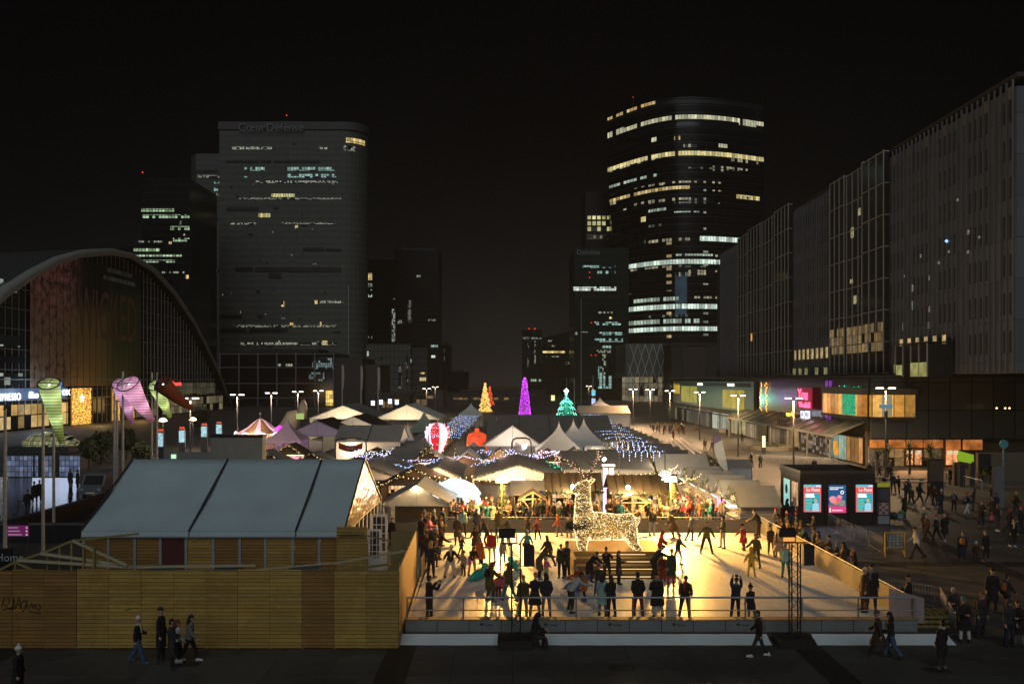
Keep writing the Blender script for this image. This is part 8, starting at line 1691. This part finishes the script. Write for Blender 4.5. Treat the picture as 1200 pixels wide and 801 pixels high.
for i, y in enumerate(ys2):
    for _ in range(20):
        h = random.choice(hats)
        if person(V((16.95+U(0,.35)+.012*(50-y), y, .32)), random.choice(['watching','photo','leaning','pockets']), 95+U(-25,25), random.choice(['jacket','coat','puffer_jacket']), random.choice(['black','charcoal','dark brown','brown','navy','beige','black']), 'charcoal', h[0], h[1], 'outside the right side boards', U(.88,1.06), words='looking on', group='onlookers along the right side boards'): break
crowd(lambda: V((U(17.9,20.2), U(54,60), 0)), 7, 'between rink and kiosk', ['standing','watching'], lambda p: 100+U(-40,40), darkc, group='onlookers between rink and kiosk')
crowd(lambda: V((U(18.8,20.4)+.0, U(61,78), 0)), 18, 'left of the poster kiosk', ['standing','walking','watching'], lambda p: U(0,360), ['black','charcoal','navy','black'], parts=False, group='dark figures left of the kiosk')
rp = [(1054,580),(1061,590),(1068,593),(1077,590),(1059,606),(1089,589),(1096,594),(1102,601),(1118,600),(1133,603),(1150,617),(1162,611),(1170,622),(1182,624),(1191,603),(1197,624),(1084,627),(1098,634),(1107,633),(1075,654),(1088,634),(1127,658),(1143,659),(1155,657),(1163,594),(1172,593),(1113,567),(1036,580),(1047,577),(1019,560),(1024,561),(1030,561),(1042,563),(954,555),(1064,587),(1186,640),(1168,604),(1140,598)]
ov = {1133:dict(legc='white',pose='walking'),1075:dict(topc='pale grey'),1191:dict(hat=('beanie','yellow')),1143:dict(pose='child'),1162:dict(legc='pink'),1127:dict(pose='standing')}
for (px, py) in rp:
    o_ = ov.get(px, {})
    for _ in range(30):
        h = o_.get('hat', random.choice(hats)); pose = o_.get('pose', random.choice(['standing','walking','walking_b','pockets','watching','chatting']))
        if person(G(px,py), pose, U(0,360) if pose != 'walking' else random.choice([-90,90])+U(-20,20), random.choice(['jacket','coat','puffer_jacket']), o_.get('topc', random.choice(['black','charcoal','black','navy','dark brown'])), o_.get('legc', random.choice(['black','charcoal','navy'])), h[0], h[1], 'on the dark plaza' if py > 575 else 'on the plaza behind the kiosk', .66 if pose == 'child' else U(.95,1.08), shoes=random.choice(['charcoal','black','white','grey']), group='people on the right plaza'): break
def far_pos():
    return G(U(755,805), U(503,509.5))
crowd(far_pos, 16, 'far up the lit esplanade', ['standing','walking','walking_b'], lambda p: U(0,360), darkc, parts=False, group='people far up the esplanade')
for (px, py) in ((845,530),(826,528),(834,529),(838,528),(789,515),(986,534),(992,535),(998,535),(1005,536),(880,546),(891,549),(870,518),(816,505),(852,512),(1044,557)):
    for _ in range(30):
        h = random.choice(hats)
        if person(G(px,py), random.choice(['standing','walking','walking_b']), U(0,360), random.choice(['jacket','coat']), random.choice(darkc), random.choice(['black','charcoal','navy']), h[0], h[1], 'on the esplanade by the mall', 1., parts=False, group='people on the esplanade by the mall'): break
for (px, py, pl, z_) in ((83,572,'by the glass dome',0),(91,573,'by the glass dome',0),(41,590,'before the bluish glass wall',0),(45,588,'before the bluish glass wall',0),(82,592,'before the bluish glass wall',0),(164,548,'behind the marquee ridge',0),(171,548,'behind the marquee ridge',0)):
    for _ in range(30):
        h = random.choice(hats[:5])
        if person(G(px,py), 'standing', U(0,360), 'coat', random.choice(['black','charcoal']), 'black', h[0], h[1], pl, 1.05, parts=False): break
# cyclist pushing through the wet paving
cyp = G(24,601); cyl = T('bicycle', 'dark bicycle pushed across the wet paving at far left', 'bicycle', cyp, None, R(70))
for x in (-.52,.52):
    MB().tube([(x+.33*math.cos(a/16*math.tau),0,.34+.33*math.sin(a/16*math.tau)) for a in range(17)], .02, 5).build('wheel', blackm, cyl, False, (0,0,0))
m = MB(); m.tube([(-.52,0,.34),(-.15,0,.85),(.35,0,.85),(-.08,0,.33),(-.52,0,.34)], .018, 5); m.tube([(-.08,0,.33),(-.17,0,.95)], .018, 5); m.tube([(.52,0,.34),(.36,0,.88),(.33,0,1.0)], .018, 5); m.build('frame', darkm, cyl, False, (0,0,0))
MB().box(-.28,-.04,-.06,.06,.95,1.0).build('saddle', blackm, cyl, False, (0,0,0)); MB().tube([(.25,-.28,1.02),(.35,0,1.0),(.25,.28,1.02)], .015, 5).build('handlebar', darkm, cyl, False, (0,0,0))
person(cyp+V((.5,.1,0)),'walking',20,'jacket','black','charcoal','beanie','charcoal','beside a bicycle at far left',1.05)
print('people', npeople[0])

struct(box(16.72,17.7,42.5,56,.0,.32).build('kerb_step', conc))

# ================================================================== night haze over the esplanade
hz, nt, b = _new('night_haze'); nt.nodes.remove(b)
pv = nt.nodes.new('ShaderNodeVolumePrincipled'); pv.inputs['Color'].default_value = (.9,.88,.85,1); pv.inputs['Density'].default_value = .00014; pv.inputs['Anisotropy'].default_value = .45
nt.links.new(pv.outputs[0], nt.nodes['Material Output'].inputs['Volume'])
hb = box(-740,740,-60,1540,-1,185).build('haze', hz); hb['kind'] = 'stuff'
cy.volume_bounces = 0; cy.volume_max_steps = 64
